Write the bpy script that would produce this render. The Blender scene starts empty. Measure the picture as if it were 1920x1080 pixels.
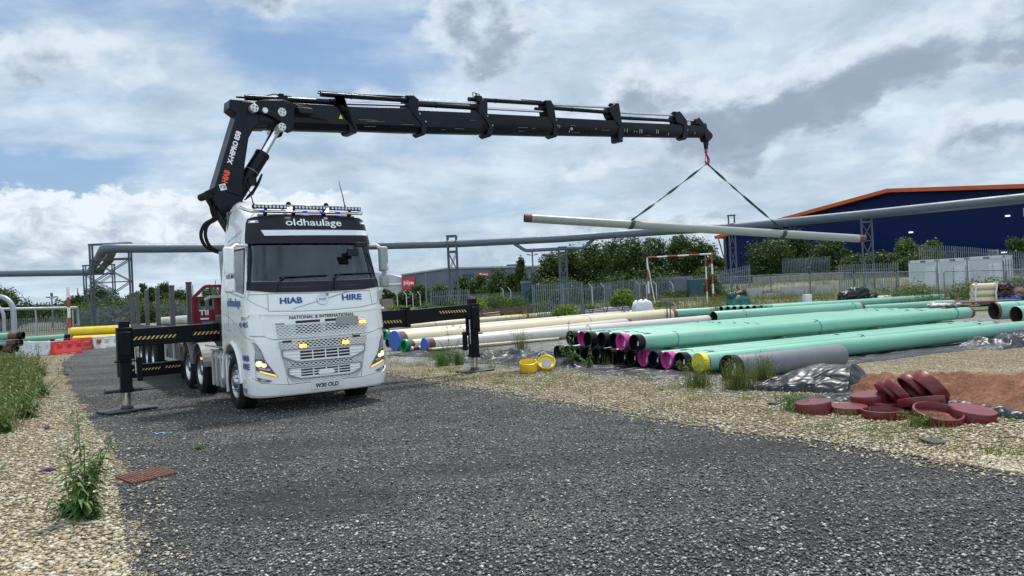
import bpy, bmesh, math, random
import numpy as np
from mathutils import Vector, Matrix
from mathutils.bvhtree import BVHTree
random.seed(7); np.random.seed(7)
R = math.radians
SC = bpy.context.scene
COL = SC.collection

# ---------------------------------------------------------------- camera, sky, sun, exposure
CAM_H = 1.9
FPX = 1387.0
PITCH, ROLL = 0.0065, -0.0455
cam_d = bpy.data.cameras.new('camera'); cam = bpy.data.objects.new('camera', cam_d); COL.objects.link(cam)
cam_d.sensor_fit = 'HORIZONTAL'; cam_d.sensor_width = 36.0; cam_d.lens = 36.0*FPX/1920.0
cam_d.clip_start = 0.1; cam_d.clip_end = 3000
cam.matrix_world = Matrix.Translation((0, 0, CAM_H)) @ Matrix.Rotation(R(90)+PITCH, 4, 'X') @ Matrix.Rotation(ROLL, 4, 'Z')
SC.camera = cam
SC.render.resolution_x = 1024; SC.render.resolution_y = 576
SC.view_settings.view_transform = 'Standard'; SC.view_settings.look = 'None'
SC.view_settings.gamma = 1.0
SC.view_settings.exposure = 0.47
SUN_EL, SUN_AZ = R(66), R(20)      # azimuth from +Y towards +X

class NT:
    """small helper to write node trees"""
    def __init__(s, tree): s.t = tree; s.n = tree.nodes; s.l = tree.links
    def new(s, typ, **kw):
        n = s.n.new(typ)
        for k, v in kw.items(): setattr(n, k, v)
        return n
    def link(s, a, b): s.l.new(a, b)
    def set(s, sock, v):
        if isinstance(v, bpy.types.NodeSocket): s.l.new(v, sock)
        else: sock.default_value = v
    def math(s, op, a, b=0.0, c=None, clamp=False):
        n = s.new('ShaderNodeMath', operation=op, use_clamp=clamp); s.set(n.inputs[0], a); s.set(n.inputs[1], b)
        if c is not None: s.set(n.inputs[2], c)
        return n.outputs[0]
    def vmath(s, op, a, b=(0,0,0), scale=None):
        n = s.new('ShaderNodeVectorMath', operation=op); s.set(n.inputs[0], a)
        if op != 'SCALE' and op != 'LENGTH' and op != 'NORMALIZE': s.set(n.inputs[1], b)
        if scale is not None: s.set(n.inputs['Scale'], scale)
        return n.outputs['Value'] if op in ('LENGTH', 'DOT_PRODUCT') else n.outputs[0]
    def noise(s, vec, scale, detail=4, rough=0.5, dist=0.0, dim='3D', color=False):
        n = s.new('ShaderNodeTexNoise', noise_dimensions=dim)
        if vec is not None: s.link(vec, n.inputs['Vector'])
        n.inputs['Scale'].default_value = scale; n.inputs['Detail'].default_value = detail
        n.inputs['Roughness'].default_value = rough; n.inputs['Distortion'].default_value = dist
        return n.outputs['Color'] if color else n.outputs[0]
    def ramp(s, fac, stops, interp='LINEAR'):
        n = s.new('ShaderNodeValToRGB'); s.link(fac, n.inputs[0]); cr = n.color_ramp; cr.interpolation = interp
        while len(cr.elements) > 1: cr.elements.remove(cr.elements[-1])
        cr.elements[0].position = stops[0][0]; cr.elements[0].color = c4(stops[0][1])
        for p, c in stops[1:]:
            e = cr.elements.new(p); e.color = c4(c)
        return n.outputs[0]
    def mix(s, fac, a, b, blend='MIX'):
        n = s.new('ShaderNodeMix', data_type='RGBA', blend_type=blend)
        s.set(n.inputs[0], fac); s.set(n.inputs[6], c4(a) if not isinstance(a, bpy.types.NodeSocket) else a)
        s.set(n.inputs[7], c4(b) if not isinstance(b, bpy.types.NodeSocket) else b)
        return n.outputs[2]
    def mrange(s, v, a, b, c=0.0, d=1.0, smooth=False):
        n = s.new('ShaderNodeMapRange', interpolation_type='SMOOTHSTEP' if smooth else 'LINEAR')
        s.set(n.inputs[0], v); s.set(n.inputs[1], a); s.set(n.inputs[2], b); s.set(n.inputs[3], c); s.set(n.inputs[4], d)
        return n.outputs[0]
def c4(c):
    if isinstance(c, (int, float)): return (c, c, c, 1)
    return tuple(c) if len(c) == 4 else tuple(c)+(1.0,)

def build_world():
    w = bpy.data.worlds.new('World'); SC.world = w; w.use_nodes = True
    T = NT(w.node_tree); T.n.clear()
    out = T.new('ShaderNodeOutputWorld'); bg = T.new('ShaderNodeBackground'); T.link(bg.outputs[0], out.inputs[0])
    sky = T.new('ShaderNodeTexSky', sky_type='NISHITA'); sky.sun_disc = False
    sky.sun_elevation = SUN_EL; sky.sun_rotation = SUN_AZ; sky.air_density = 1.0; sky.dust_density = 0.6; sky.ozone_density = 1.6
    skyc = T.vmath('SCALE', sky.outputs[0], scale=0.105)
    tc = T.new('ShaderNodeTexCoord'); v = T.vmath('NORMALIZE', tc.outputs['Generated'])
    sep = T.new('ShaderNodeSeparateXYZ'); T.link(v, sep.inputs[0]); x, y, z = sep.outputs
    az = T.math('MULTIPLY', T.math('ARCTAN2', x, y), 57.2958)
    el = T.math('MULTIPLY', T.math('ARCSINE', z), 57.2958)
    # cloud deck coordinates: direction projected on a plane overhead
    den = T.math('ADD', T.math('MAXIMUM', z, 0.0), 0.16)
    comb = T.new('ShaderNodeCombineXYZ'); T.link(T.math('DIVIDE', x, den), comb.inputs[0]); T.link(T.math('DIVIDE', y, den), comb.inputs[1])
    deck = comb.outputs[0]
    ae = T.new('ShaderNodeCombineXYZ'); T.link(az, ae.inputs[0]); T.link(T.math('MULTIPLY', el, 1.6), ae.inputs[1]); ae = ae.outputs[0]
    wn = T.noise(ae, 0.11, 5, 0.55, color=True)
    wv = T.vmath('SCALE', T.vmath('SUBTRACT', wn, (0.5, 0.5, 0.5)), scale=14.0)
    ws = T.new('ShaderNodeSeparateXYZ'); T.link(wv, ws.inputs[0])
    azw = T.math('ADD', az, ws.outputs[0]); elw = T.math('ADD', el, T.math('MULTIPLY', ws.outputs[1], 0.45))
    def blob(a, e, sa, se, k=1.0, warp=True, p=1.0, tilt=0.0):
        aa, ee = (azw, elw) if warp else (az, el)
        da = T.math('SUBTRACT', aa, a)
        ee2 = T.math('SUBTRACT', T.math('SUBTRACT', ee, e), T.math('MULTIPLY', da, tilt)) if tilt else T.math('SUBTRACT', ee, e)
        d = T.math('ADD', T.math('POWER', T.math('ABSOLUTE', T.math('DIVIDE', da, sa)), 2.0),
                   T.math('POWER', T.math('ABSOLUTE', T.math('DIVIDE', ee2, se)), 2.0))
        return T.math('MULTIPLY', T.math('POWER', 2.718, T.math('MULTIPLY', d, -1.0)), k)
    def addall(l):
        r = l[0]
        for q in l[1:]: r = T.math('ADD', r, q)
        return r
    # thin high cloud, streaked
    st = T.new('ShaderNodeMapping'); st.inputs['Scale'].default_value = (0.75, 1.7, 1); st.inputs['Rotation'].default_value = (0, 0, R(-32))
    T.link(deck, st.inputs[0])
    n1 = T.noise(st.outputs[0], 1.35, 8, 0.56, 0.6)
    n2 = T.noise(deck, 3.1, 6, 0.6, 0.3)
    n3 = T.noise(ae, 0.30, 7, 0.55, 0.35)
    hi = T.math('ADD', T.math('MULTIPLY', n1, 0.72), T.math('MULTIPLY', n2, 0.28))
    blue = addall([blob(-33, 9.6, 8, 1.5, 0.42), blob(-12, 17, 10, 3.0, 0.20), blob(-27, 21, 8, 2.5, 0.20), blob(-17, 19, 5, 2.0, 0.16), blob(-8, 3, 12, 3.0, 0.10), blob(14, 9.0, 14, 2.5, 0.04), blob(-22, 12.5, 10, 1.8, 0.06)])
    cov = T.mrange(T.math('SUBTRACT', T.math('ADD', hi, T.mrange(az, -10, 16, 0.12, 0.24, True)), blue), 0.32, 0.68, 0, 1, True)
    hz = T.mrange(el, 0, 14, 0.35, 0.0)
    cov = T.math('MAXIMUM', cov, hz)
    bsky = T.mix(0.45, skyc, (0.30, 0.46, 0.68))
    white = T.ramp(n2, [(0.3, (0.54, 0.64, 0.73)), (0.7, (0.76, 0.84, 0.90))])
    n4 = T.noise(ae, 0.085, 6, 0.6, 0.5)
    white = T.mix(1.0, white, T.ramp(n4, [(0.36, (0.74, 0.78, 0.82)), (0.56, (1.0, 1.0, 1.0)), (0.68, (1.10, 1.09, 1.08))]), 'MULTIPLY')
    col = T.mix(cov, bsky, white)
    # grey bellied clouds: density sampled twice, the second time a little higher, so that edges
    # with nothing above them are bright and parts with cloud above them are dark
    G = [(26.5, 13.3, 8.0, 1.9, 1.0, 0.14), (18.5, 12.2, 7.0, 1.8, 0.95, 0.03), (11.5, 15.2, 5.0, 2.2, 0.62, 0.0), (-20.5, 23.0, 6.0, 2.0, 1.0, 0.0), (-1.5, 19.8, 4.6, 2.9, 0.72, 0.0),
         (-31, 16.4, 6.0, 1.3, 0.55, 0.0), (18.6, 8.9, 4.2, 1.0, 0.62, 0.0), (35.5, 9.6, 5.5, 1.3, 0.75, 0.05), (29.5, 7.6, 4.5, 0.9, 0.5, 0.0), (6, 9.3, 5, 0.9, 0.38, 0.0), (-21, 4.3, 9, 0.9, 0.5, 0.0),
         (3, 13.2, 5, 1.1, 0.30, 0.0), (36, 16.5, 6, 2.2, 0.40, 0.0), (-8, 15.2, 5, 0.8, 0.22, 0.0), (75, 25, 30, 14, 0.7, 0.0), (-85, 30, 30, 12, 0.7, 0.0), (150, 35, 30, 16, 0.6, 0.0)]
    def density(de):
        vv = T.vmath('ADD', ae, (0.0, de*1.6, 0.0))
        nA = T.noise(vv, 0.26, 9, 0.60, 0.25); e_ = T.math('ADD', el, de)
        terms = []
        for (ga, ge, sa, se, k, tl) in G:
            da = T.math('SUBTRACT', azw, ga); ee = T.math('SUBTRACT', T.math('ADD', elw, de), ge)
            if tl: ee = T.math('SUBTRACT', ee, T.math('MULTIPLY', da, tl))
            d = T.math('ADD', T.math('POWER', T.math('ABSOLUTE', T.math('DIVIDE', da, sa)), 2.0), T.math('POWER', T.math('ABSOLUTE', T.math('DIVIDE', ee, se)), 2.0))
            terms.append(T.math('MULTIPLY', T.math('POWER', 2.718, T.math('MULTIPLY', d, -1.0)), k))
        g = addall(terms)
        return g, T.math('ADD', g, T.math('MULTIPLY', T.math('SUBTRACT', nA, 0.5), 1.35))
    g0, d0 = density(0.0); g1, d1 = density(1.15)
    gmask = T.math('MULTIPLY', T.mrange(d0, 0.08, 0.42, 0, 1, True), T.mrange(g0, 0.03, 0.25, 0, 1, True))
    thick = T.math('MULTIPLY', T.mrange(d1, 0.10, 0.85, 0, 1, True), T.mrange(d0, 0.2, 0.8, 0.35, 1.0, True))
    thick = T.math('ADD', thick, T.math('MULTIPLY', T.math('SUBTRACT', T.noise(ae, 0.36, 7, 0.62, 0.3), 0.5), 0.9))
    gcol = T.ramp(thick, [(0.0, (0.76, 0.82, 0.87)), (0.25, (0.61, 0.68, 0.75)), (0.6, (0.41, 0.48, 0.565)), (1.0, (0.34, 0.405, 0.485))])
    col = T.mix(gmask, col, gcol)
    # low bright cumulus
    lob = T.noise(ae, 0.62, 6, 0.6, 0.2)
    lb = T.math('MULTIPLY', T.math('SUBTRACT', lob, 0.5), 5.5)
    def bank(a0, a1, top, bot, soft=2.0):
        m = T.math('MULTIPLY', T.mrange(az, a0, a0+soft, 0, 1, True), T.mrange(az, a1-soft, a1, 1, 0, True))
        t = T.math('ADD', el, T.math('MULTIPLY', lb, -0.75))
        return T.math('MULTIPLY', m, T.math('MULTIPLY', T.mrange(t, top-0.35, top+0.25, 1, 0, True), T.mrange(el, bot-1.2, bot+0.4, 0, 1, True)))
    cu = T.math('MAXIMUM', bank(-60, -9.5, 8.1, 3.2, 4.0), T.math('MULTIPLY', bank(2.5, 19.0, 5.2, 3.5, 3.0), 0.9))
    cu = T.math('MAXIMUM', cu, T.math('MULTIPLY', bank(-13, 2, 3.4, 1.6, 3.0), 0.55))
    shade = T.noise(ae, 0.42, 6, 0.62, 0.4)
    ccol = T.ramp(T.math('ADD', shade, T.math('MULTIPLY', T.math('SUBTRACT', el, 5.4), 0.055)), [(0.30, (0.42, 0.50, 0.58)), (0.48, (0.66, 0.72, 0.77)), (0.62, (0.88, 0.91, 0.93))])
    col = T.mix(cu, col, ccol)
    rear_fill = T.mrange(y, 0.25, -0.6, 1.0, 1.75, True)   # unseen sky behind the viewer, raised as added fill on the lorry front
    T.link(T.vmath('SCALE', T.mix(1.0, col, (0.70, 0.735, 0.775), 'MULTIPLY'), scale=rear_fill), bg.inputs[0]); bg.inputs[1].default_value = 1.0
build_world()
sd = bpy.data.lights.new('sun', 'SUN'); sd.energy = 3.3; sd.angle = R(5); sd.color = (1.0, 0.96, 0.9)
so = bpy.data.objects.new('sun', sd); COL.objects.link(so)
sdir = Vector((math.sin(SUN_AZ)*math.cos(SUN_EL), math.cos(SUN_AZ)*math.cos(SUN_EL), math.sin(SUN_EL)))
so.rotation_euler = sdir.to_track_quat('Z', 'Y').to_euler(); so.location = (0, 0, 60)

# ---------------------------------------------------------------- camera-measured placing (world points from the survey of the photo)
cp, sp = math.cos(PITCH), math.sin(PITCH); cr_, sr_ = math.cos(ROLL), math.sin(ROLL)
def ray(px, py):
    a = px-960; b = 540-py
    x = (cr_*a - sr_*b)/FPX; y = (sr_*a + cr_*b)/FPX
    return Vector((x, cp-y*sp, sp+y*cp))
def gz(px, py, z=0.0):
    r = ray(px, py); t = (z-CAM_H)/r.z; return Vector((r.x*t, r.y*t, z))
def atY(px, py, Y):
    r = ray(px, py); t = Y/r.y; return Vector((r.x*t, Y, CAM_H+r.z*t))

# ---------------------------------------------------------------- materials
MATS = {}
def mat(name, col, rough=0.5, metal=0.0, var=0.12, vscale=3.0, bump=0.0, bscale=60.0, emit=None, estr=0.0, coat=0.0, dirt=0.0, dirtcol=(0.16,0.13,0.10), spec=0.5, dscale=2.0):
    if name in MATS: return MATS[name]
    m = bpy.data.materials.new(name); m.use_nodes = True; T = NT(m.node_tree)
    b = T.n['Principled BSDF']
    tc = T.new('ShaderNodeTexCoord'); o = tc.outputs['Object']
    n = T.noise(o, vscale, 5, 0.6)
    k = T.mrange(n, 0.3, 0.7, 1-var, 1+var)
    c = T.vmath('SCALE', T.vmath('ADD', (0,0,0), c4(col)[:3]), scale=k)
    if dirt > 0:
        dn = T.noise(o, dscale, 8, 0.68, 0.4)
        c = T.mix(T.mrange(dn, 0.48, 0.78, 0, dirt), c, dirtcol)
    T.link(c, b.inputs['Base Color'])
    b.inputs['Roughness'].default_value = rough
    rn = T.noise(o, vscale*2.3, 4, 0.6); T.link(T.mrange(rn, 0.3, 0.7, max(0.02, rough-0.08), min(1, rough+0.1)), b.inputs['Roughness'])
    b.inputs['Metallic'].default_value = metal; b.inputs['Specular IOR Level'].default_value = spec
    if coat: b.inputs['Coat Weight'].default_value = coat; b.inputs['Coat Roughness'].default_value = 0.06
    if bump > 0:
        bn = T.noise(o, bscale, 4, 0.6); bp = T.new('ShaderNodeBump'); bp.inputs['Strength'].default_value = bump; bp.inputs['Distance'].default_value = 0.02
        T.link(bn, bp.inputs['Height']); T.link(bp.outputs[0], b.inputs['Normal'])
    if emit: b.inputs['Emission Color'].default_value = c4(emit); b.inputs['Emission Strength'].default_value = estr
    MATS[name] = m; return m
M_WHITE = mat('white_paint', (0.80, 0.795, 0.765), 0.28, coat=0.6, var=0.02, dirt=0.12, dirtcol=(0.45, 0.43, 0.38), dscale=1.4)
M_OFFW = mat('off_white_plastic', (0.62, 0.63, 0.60), 0.45, var=0.05)
M_DBLUE = mat('dark_visor_plastic', (0.006, 0.008, 0.013), 0.36, var=0.15, spec=0.25)
M_BLACK = mat('black_plastic', (0.010, 0.011, 0.012), 0.5, spec=0.3)
M_RUBBER = mat('rubber', (0.009, 0.009, 0.010), 0.85, var=0.3, dirt=0.5, dirtcol=(0.035, 0.033, 0.03), bump=0.3, bscale=40, spec=0.3)
M_CRANE = mat('crane_navy_black', (0.003, 0.005, 0.010), 0.33, var=0.25, spec=0.20, dirt=0.10, dirtcol=(0.014, 0.016, 0.02), vscale=1.5)
M_OUTR = mat('outrigger_black', (0.003, 0.004, 0.007), 0.45, var=0.3, spec=0.16, dirt=0.15, dirtcol=(0.02, 0.02, 0.02))
M_CHROME = mat('chrome', (0.72, 0.74, 0.76), 0.16, 1.0, var=0.04)
M_STEEL = mat('galvanised_steel', (0.33, 0.35, 0.37), 0.45, 0.7, var=0.2, vscale=6)
M_ALU = mat('aluminium_tank', (0.50, 0.52, 0.54), 0.32, 0.85, var=0.08)
M_RIM = mat('wheel_rim', (0.55, 0.56, 0.57), 0.30, 0.9, var=0.1, dirt=0.4, dirtcol=(0.2, 0.18, 0.16))
M_BLUET = mat('blue_lettering', (0.012, 0.045, 0.22), 0.4, var=0.02)
M_BLUES = mat('light_blue_lettering_shadow', (0.16, 0.30, 0.55), 0.4, var=0.02)
M_BLACKT = mat('black_lettering', (0.02, 0.02, 0.025), 0.4, var=0.02)
M_WHITET = mat('white_lettering', (0.75, 0.77, 0.78), 0.4, var=0.02)
M_GREYT = mat('grey_line', (0.22, 0.24, 0.26), 0.4, var=0.02)
M_ORANGET = mat('orange_lettering', (0.75, 0.08, 0.015), 0.4, var=0.02)
M_PLATE = mat('number_plate_white', (0.72, 0.72, 0.70), 0.4, var=0.02)
M_SEAM = mat('panel_gap', (0.16, 0.165, 0.17), 0.8, var=0.02)
M_AMBER = mat('amber_lamp', (0.9, 0.35, 0.03), 0.2, var=0.02, emit=(1.0, 0.36, 0.04), estr=5.0)
M_AMBER2 = mat('amber_indicator_strip', (0.8, 0.3, 0.03), 0.2, var=0.02, emit=(1.0, 0.42, 0.08), estr=1.3)
M_LAMP = mat('lit_headlamp', (0.9, 0.8, 0.6), 0.2, var=0.02, emit=(1.0, 0.68, 0.33), estr=0.75)
M_LAMPGL = mat('headlamp_lens', (0.10, 0.11, 0.125), 0.08, var=0.3, vscale=14, coat=1.0)
M_LAMPGREY = mat('lamp_grey', (0.32, 0.34, 0.36), 0.2, 0.3, var=0.1, coat=0.8)
M_BLUEL = mat('blue_marker_lamp', (0.02, 0.06, 0.7), 0.2, var=0.02, emit=(0.03, 0.08, 1.0), estr=0.2)
M_LED = mat('led_lens', (0.5, 0.52, 0.55), 0.1, 0.4, var=0.1)
M_HAZY = mat('hazard_yellow', (0.62, 0.42, 0.12), 0.5, var=0.1)
M_HAZB = mat('hazard_black', (0.012, 0.012, 0.014), 0.5)
M_INT = mat('cab_interior_grey', (0.085, 0.09, 0.095), 0.8)
M_RED = mat('red_paint', (0.17, 0.010, 0.020), 0.4, var=0.15, dirt=0.3)
M_HOOK = mat('red_hook', (0.32, 0.02, 0.05), 0.4)
M_GREEN = mat('green_pipe_coating', (0.172, 0.385, 0.292), 0.40, var=0.10, vscale=0.6, dirt=0.55, dirtcol=(0.27, 0.38, 0.31), dscale=1.6, spec=0.35)
M_CREAM = mat('cream_pipe_coating', (0.58, 0.50, 0.335), 0.42, var=0.05, vscale=0.8, dirt=0.3, dirtcol=(0.45, 0.40, 0.30), dscale=0.9)
M_WPIPE = mat('pale_pipe_coating', (0.50, 0.475, 0.43), 0.42, var=0.05, vscale=0.8, dirt=0.35, dirtcol=(0.38, 0.35, 0.30), dscale=0.9)
M_GPIPE = mat('grey_pipe_coating', (0.125, 0.135, 0.155), 0.55, var=0.08, dirt=0.3, dirtcol=(0.2, 0.2, 0.2), bump=0.1)
M_SPIPE = mat('suspended_pipe_coating', (0.27, 0.272, 0.252), 0.4, var=0.04, vscale=1.0, dirt=0.2, dirtcol=(0.34, 0.33, 0.3))
M_BARE = mat('bare_rusty_steel', (0.115, 0.052, 0.036), 0.75, 0.1, var=0.3, vscale=8, dirt=0.5, dirtcol=(0.09, 0.05, 0.04))
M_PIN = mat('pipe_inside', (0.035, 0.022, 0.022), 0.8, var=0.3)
M_CAPB = mat('black_cap', (0.0035, 0.0045, 0.007), 0.42, spec=0.22)
M_CAPM = mat('magenta_cap', (0.46, 0.045, 0.235), 0.40, var=0.08)
M_CAPY = mat('yellow_cap', (0.66, 0.60, 0.05), 0.42, var=0.08, dirt=0.15)
M_CAPBL = mat('blue_cap', (0.035, 0.115, 0.46), 0.42, var=0.08)
M_CAPG = mat('green_cap', (0.015, 0.20, 0.10), 0.38, var=0.08)
M_CAPR = mat('maroon_cap', (0.125, 0.012, 0.016), 0.36, var=0.12, spec=0.4, dirt=0.2, dirtcol=(0.26, 0.12, 0.09), dscale=7)
M_CAPW = mat('white_cap', (0.62, 0.58, 0.52), 0.45)
M_PAPER = mat('paper', (0.72, 0.72, 0.70), 0.7, var=0.05)
M_TAPE = mat('blue_rope', (0.004, 0.13, 0.20), 0.6, var=0.2)
M_BTAPE = mat('black_strap', (0.03, 0.04, 0.05), 0.6, var=0.2)
M_SLING = mat('green_webbing', (0.034, 0.056, 0.040), 0.8, var=0.25, vscale=9)
M_PIPELINE = mat('elevated_pipe_cladding', (0.085, 0.11, 0.14), 0.48, 0.0, var=0.06, vscale=0.4, dirt=0.25, dirtcol=(0.18, 0.2, 0.22), dscale=0.5)
M_GANTRY = mat('gantry_steel', (0.075, 0.09, 0.11), 0.6, 0.0, var=0.15, spec=0.3)
M_PALIS = mat('palisade_steel', (0.17, 0.19, 0.21), 0.6, 0.2, var=0.3, vscale=1.5, spec=0.3)
M_YPIPE = mat('yellow_pipe', (0.70, 0.52, 0.02), 0.4, var=0.08, dirt=0.3, dirtcol=(0.4, 0.3, 0.08))
M_BARR = mat('red_barrier', (0.60, 0.035, 0.035), 0.45, var=0.12, dirt=0.25)
M_BARW = mat('white_barrier', (0.55, 0.555, 0.56), 0.45, var=0.1, dirt=0.3)
M_BARO = mat('orange_barrier', (0.38, 0.07, 0.025), 0.5, var=0.15)
M_POLER = mat('post_red', (0.36, 0.045, 0.02), 0.5)
M_POLEW = mat('post_white', (0.66, 0.66, 0.64), 0.5)
M_WBLUE = mat('warehouse_blue_cladding', (0.008, 0.022, 0.085), 0.5, var=0.06, vscale=0.2)
M_WORANGE = mat('warehouse_orange_trim', (0.55, 0.09, 0.015), 0.5, var=0.06, vscale=0.3)
M_CABIN = mat('cabin_cladding', (0.50, 0.52, 0.52), 0.55, var=0.06, dirt=0.3)
M_CABTRIM = mat('cabin_trim', (0.58, 0.60, 0.60), 0.5)
M_GREYB = mat('grey_cladding', (0.10, 0.125, 0.15), 0.55, var=0.08, vscale=0.2)
M_LGREYB = mat('light_cladding', (0.42, 0.46, 0.46), 0.55, var=0.05, vscale=0.2)
M_SIGNR = mat('red_sign', (0.55, 0.012, 0.03), 0.4)
M_SIGNN = mat('navy_sign', (0.01, 0.03, 0.10), 0.4)
M_RUST = mat('rusty_beam', (0.12, 0.07, 0.055), 0.85, 0.1, var=0.4, dirt=0.5)
M_CONC = mat('concrete', (0.36, 0.35, 0.33), 0.85, var=0.12, bump=0.3, dirt=0.5, dirtcol=(0.2, 0.19, 0.17))
M_TEAL = mat('teal_tarpaulin', (0.02, 0.12, 0.105), 0.6, var=0.25, bump=0.5, bscale=8)
M_BAG = mat('white_bulk_bag', (0.62, 0.62, 0.64), 0.7, var=0.08, bump=0.6, bscale=10)
M_WOOD = mat('timber', (0.16, 0.12, 0.085), 0.85, var=0.3, vscale=10)
M_BARK = mat('bark', (0.06, 0.048, 0.036), 0.9, var=0.3)
M_DRUM = mat('blue_drum', (0.02, 0.10, 0.42), 0.4, var=0.1)
M_WIN = mat('window_pane', (0.05, 0.06, 0.07), 0.08, var=0.1, coat=1.0)
M_DARKST = mat('stanchion_steel', (0.085, 0.088, 0.095), 0.55, 0.3, var=0.2)
M_TRAILW = mat('trailer_grey_frame', (0.40, 0.40, 0.38), 0.5, var=0.1, dirt=0.4)

def glass_mat(name, tint, alpha, rough=0.03):
    m = bpy.data.materials.new(name); m.use_nodes = True; T = NT(m.node_tree); T.n.remove(T.n['Principled BSDF'])
    out = [n for n in T.n if n.type == 'OUTPUT_MATERIAL'][0]
    tr = T.new('ShaderNodeBsdfTransparent'); tr.inputs[0].default_value = c4(tint)
    gl = T.new('ShaderNodeBsdfGlossy'); gl.inputs['Roughness'].default_value = rough; gl.inputs[0].default_value = (0.9, 0.95, 1, 1)
    fr = T.new('ShaderNodeFresnel'); fr.inputs[0].default_value = 1.5
    mx = T.new('ShaderNodeMixShader'); T.link(T.math('ADD', T.math('MULTIPLY', fr.outputs[0], 1.0), alpha), mx.inputs[0])
    T.link(tr.outputs[0], mx.inputs[1]); T.link(gl.outputs[0], mx.inputs[2]); T.link(mx.outputs[0], out.inputs[0])
    MATS[name] = m; return m
M_WSCR = glass_mat('windscreen_glass', (0.52, 0.62, 0.60), 0.0)
M_SIDEGL = glass_mat('side_glass', (0.45, 0.55, 0.56), 0.0)

def plastic_sheet_mat():
    m = bpy.data.materials.new('black_polythene'); m.use_nodes = True; T = NT(m.node_tree); b = T.n['Principled BSDF']
    tc = T.new('ShaderNodeTexCoord'); o = tc.outputs['Object']
    b.inputs['Roughness'].default_value = 0.40; b.inputs['Specular IOR Level'].default_value = 0.38
    mp = T.new('ShaderNodeMapping'); T.link(o, mp.inputs[0]); mp.inputs['Scale'].default_value = (1, 3.2, 1); mp.inputs['Rotation'].default_value = (0, 0, 0.9)
    n = T.noise(mp.outputs[0], 1.0, 2, 0.4, 1.2); r = T.math('PINGPONG', T.math('MULTIPLY', n, 3.0), 0.5)
    bp = T.new('ShaderNodeBump'); bp.inputs['Strength'].default_value = 0.6; bp.inputs['Distance'].default_value = 0.06
    T.link(T.math('POWER', T.math('MULTIPLY', r, 2.0), 0.7), bp.inputs['Height']); T.link(bp.outputs[0], b.inputs['Normal'])
    d = T.noise(o, 2.5, 6, 0.65); T.link(T.mix(T.mrange(d, 0.55, 0.75, 0, 0.25), (0.009, 0.012, 0.018), (0.06, 0.056, 0.052)), b.inputs['Base Color'])
    return m
M_POLY = plastic_sheet_mat()

def clad_mat(name, col, pitch=0.3, axis=0, rough=0.5, spec=0.3):
    """profiled sheet cladding: vertical ribs by bump"""
    m = bpy.data.materials.new(name); m.use_nodes = True; T = NT(m.node_tree); b = T.n['Principled BSDF']
    tc = T.new('ShaderNodeTexCoord'); s = T.new('ShaderNodeSeparateXYZ'); T.link(tc.outputs['Object'], s.inputs[0])
    h = T.math('PINGPONG', s.outputs[axis], pitch/2)
    bp = T.new('ShaderNodeBump'); bp.inputs['Strength'].default_value = 0.25; bp.inputs['Distance'].default_value = 0.15; T.link(h, bp.inputs['Height']); T.link(bp.outputs[0], b.inputs['Normal'])
    n = T.noise(tc.outputs['Object'], 0.3, 5, 0.6); T.link(T.vmath('SCALE', T.vmath('ADD', (0,0,0), col), scale=T.mrange(n, 0.3, 0.7, 0.88, 1.12)), b.inputs['Base Color'])
    b.inputs['Roughness'].default_value = rough; b.inputs['Specular IOR Level'].default_value = spec; return m
M_WBLUE = clad_mat('warehouse_blue_ribbed', (0.003, 0.012, 0.062), 0.4, spec=0.12)
M_GREYB = clad_mat('grey_ribbed', (0.105, 0.13, 0.155), 0.6)
M_LGREYB = clad_mat('light_ribbed', (0.42, 0.46, 0.46), 0.6)

def leaf_mat(name, c0, c1, c2, trans=0.35):
    m = bpy.data.materials.new(name); m.use_nodes = True; T = NT(m.node_tree); b = T.n['Principled BSDF']
    out = [n for n in T.n if n.type == 'OUTPUT_MATERIAL'][0]
    g = T.new('ShaderNodeNewGeometry'); tc = T.new('ShaderNodeTexCoord')
    n = T.noise(tc.outputs['Object'], 0.9, 3, 0.6)
    f = T.math('ADD', T.math('MULTIPLY', g.outputs['Random Per Island'], 0.6), T.math('MULTIPLY', n, 0.4))
    c = T.ramp(f, [(0.15, c0), (0.5, c1), (0.85, c2)]); T.link(c, b.inputs['Base Color']); b.inputs['Roughness'].default_value = 0.55
    b.inputs['Specular IOR Level'].default_value = 0.3
    tl = T.new('ShaderNodeBsdfTranslucent'); T.link(c, tl.inputs[0]); mx = T.new('ShaderNodeMixShader'); mx.inputs[0].default_value = trans
    T.link(b.outputs[0], mx.inputs[1]); T.link(tl.outputs[0], mx.inputs[2]); T.link(mx.outputs[0], out.inputs[0]); return m
L_TREE = leaf_mat('leaves_dark', (0.014, 0.034, 0.007), (0.038, 0.074, 0.013), (0.085, 0.135, 0.026))
L_MID = leaf_mat('leaves_mid', (0.035, 0.065, 0.014), (0.07, 0.12, 0.024), (0.12, 0.17, 0.035))
L_BRIGHT = leaf_mat('leaves_bright', (0.07, 0.12, 0.018), (0.13, 0.20, 0.03), (0.22, 0.28, 0.05))
L_PLANT = leaf_mat('leaves_plant', (0.045, 0.10, 0.025), (0.09, 0.18, 0.04), (0.16, 0.27, 0.075))
L_GRASS = leaf_mat('grass_blades', (0.07, 0.10, 0.02), (0.14, 0.17, 0.04), (0.30, 0.26, 0.11))
L_WEED = leaf_mat('weed_leaves', (0.045, 0.075, 0.018), (0.10, 0.14, 0.03), (0.21, 0.21, 0.07))
L_DRY = leaf_mat('dry_stems', (0.10, 0.07, 0.04), (0.20, 0.15, 0.08), (0.33, 0.26, 0.15), 0.2)
M_PURPLE = mat('purple_blossom', (0.11, 0.05, 0.155), 0.8, var=0.3, vscale=20)

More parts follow.
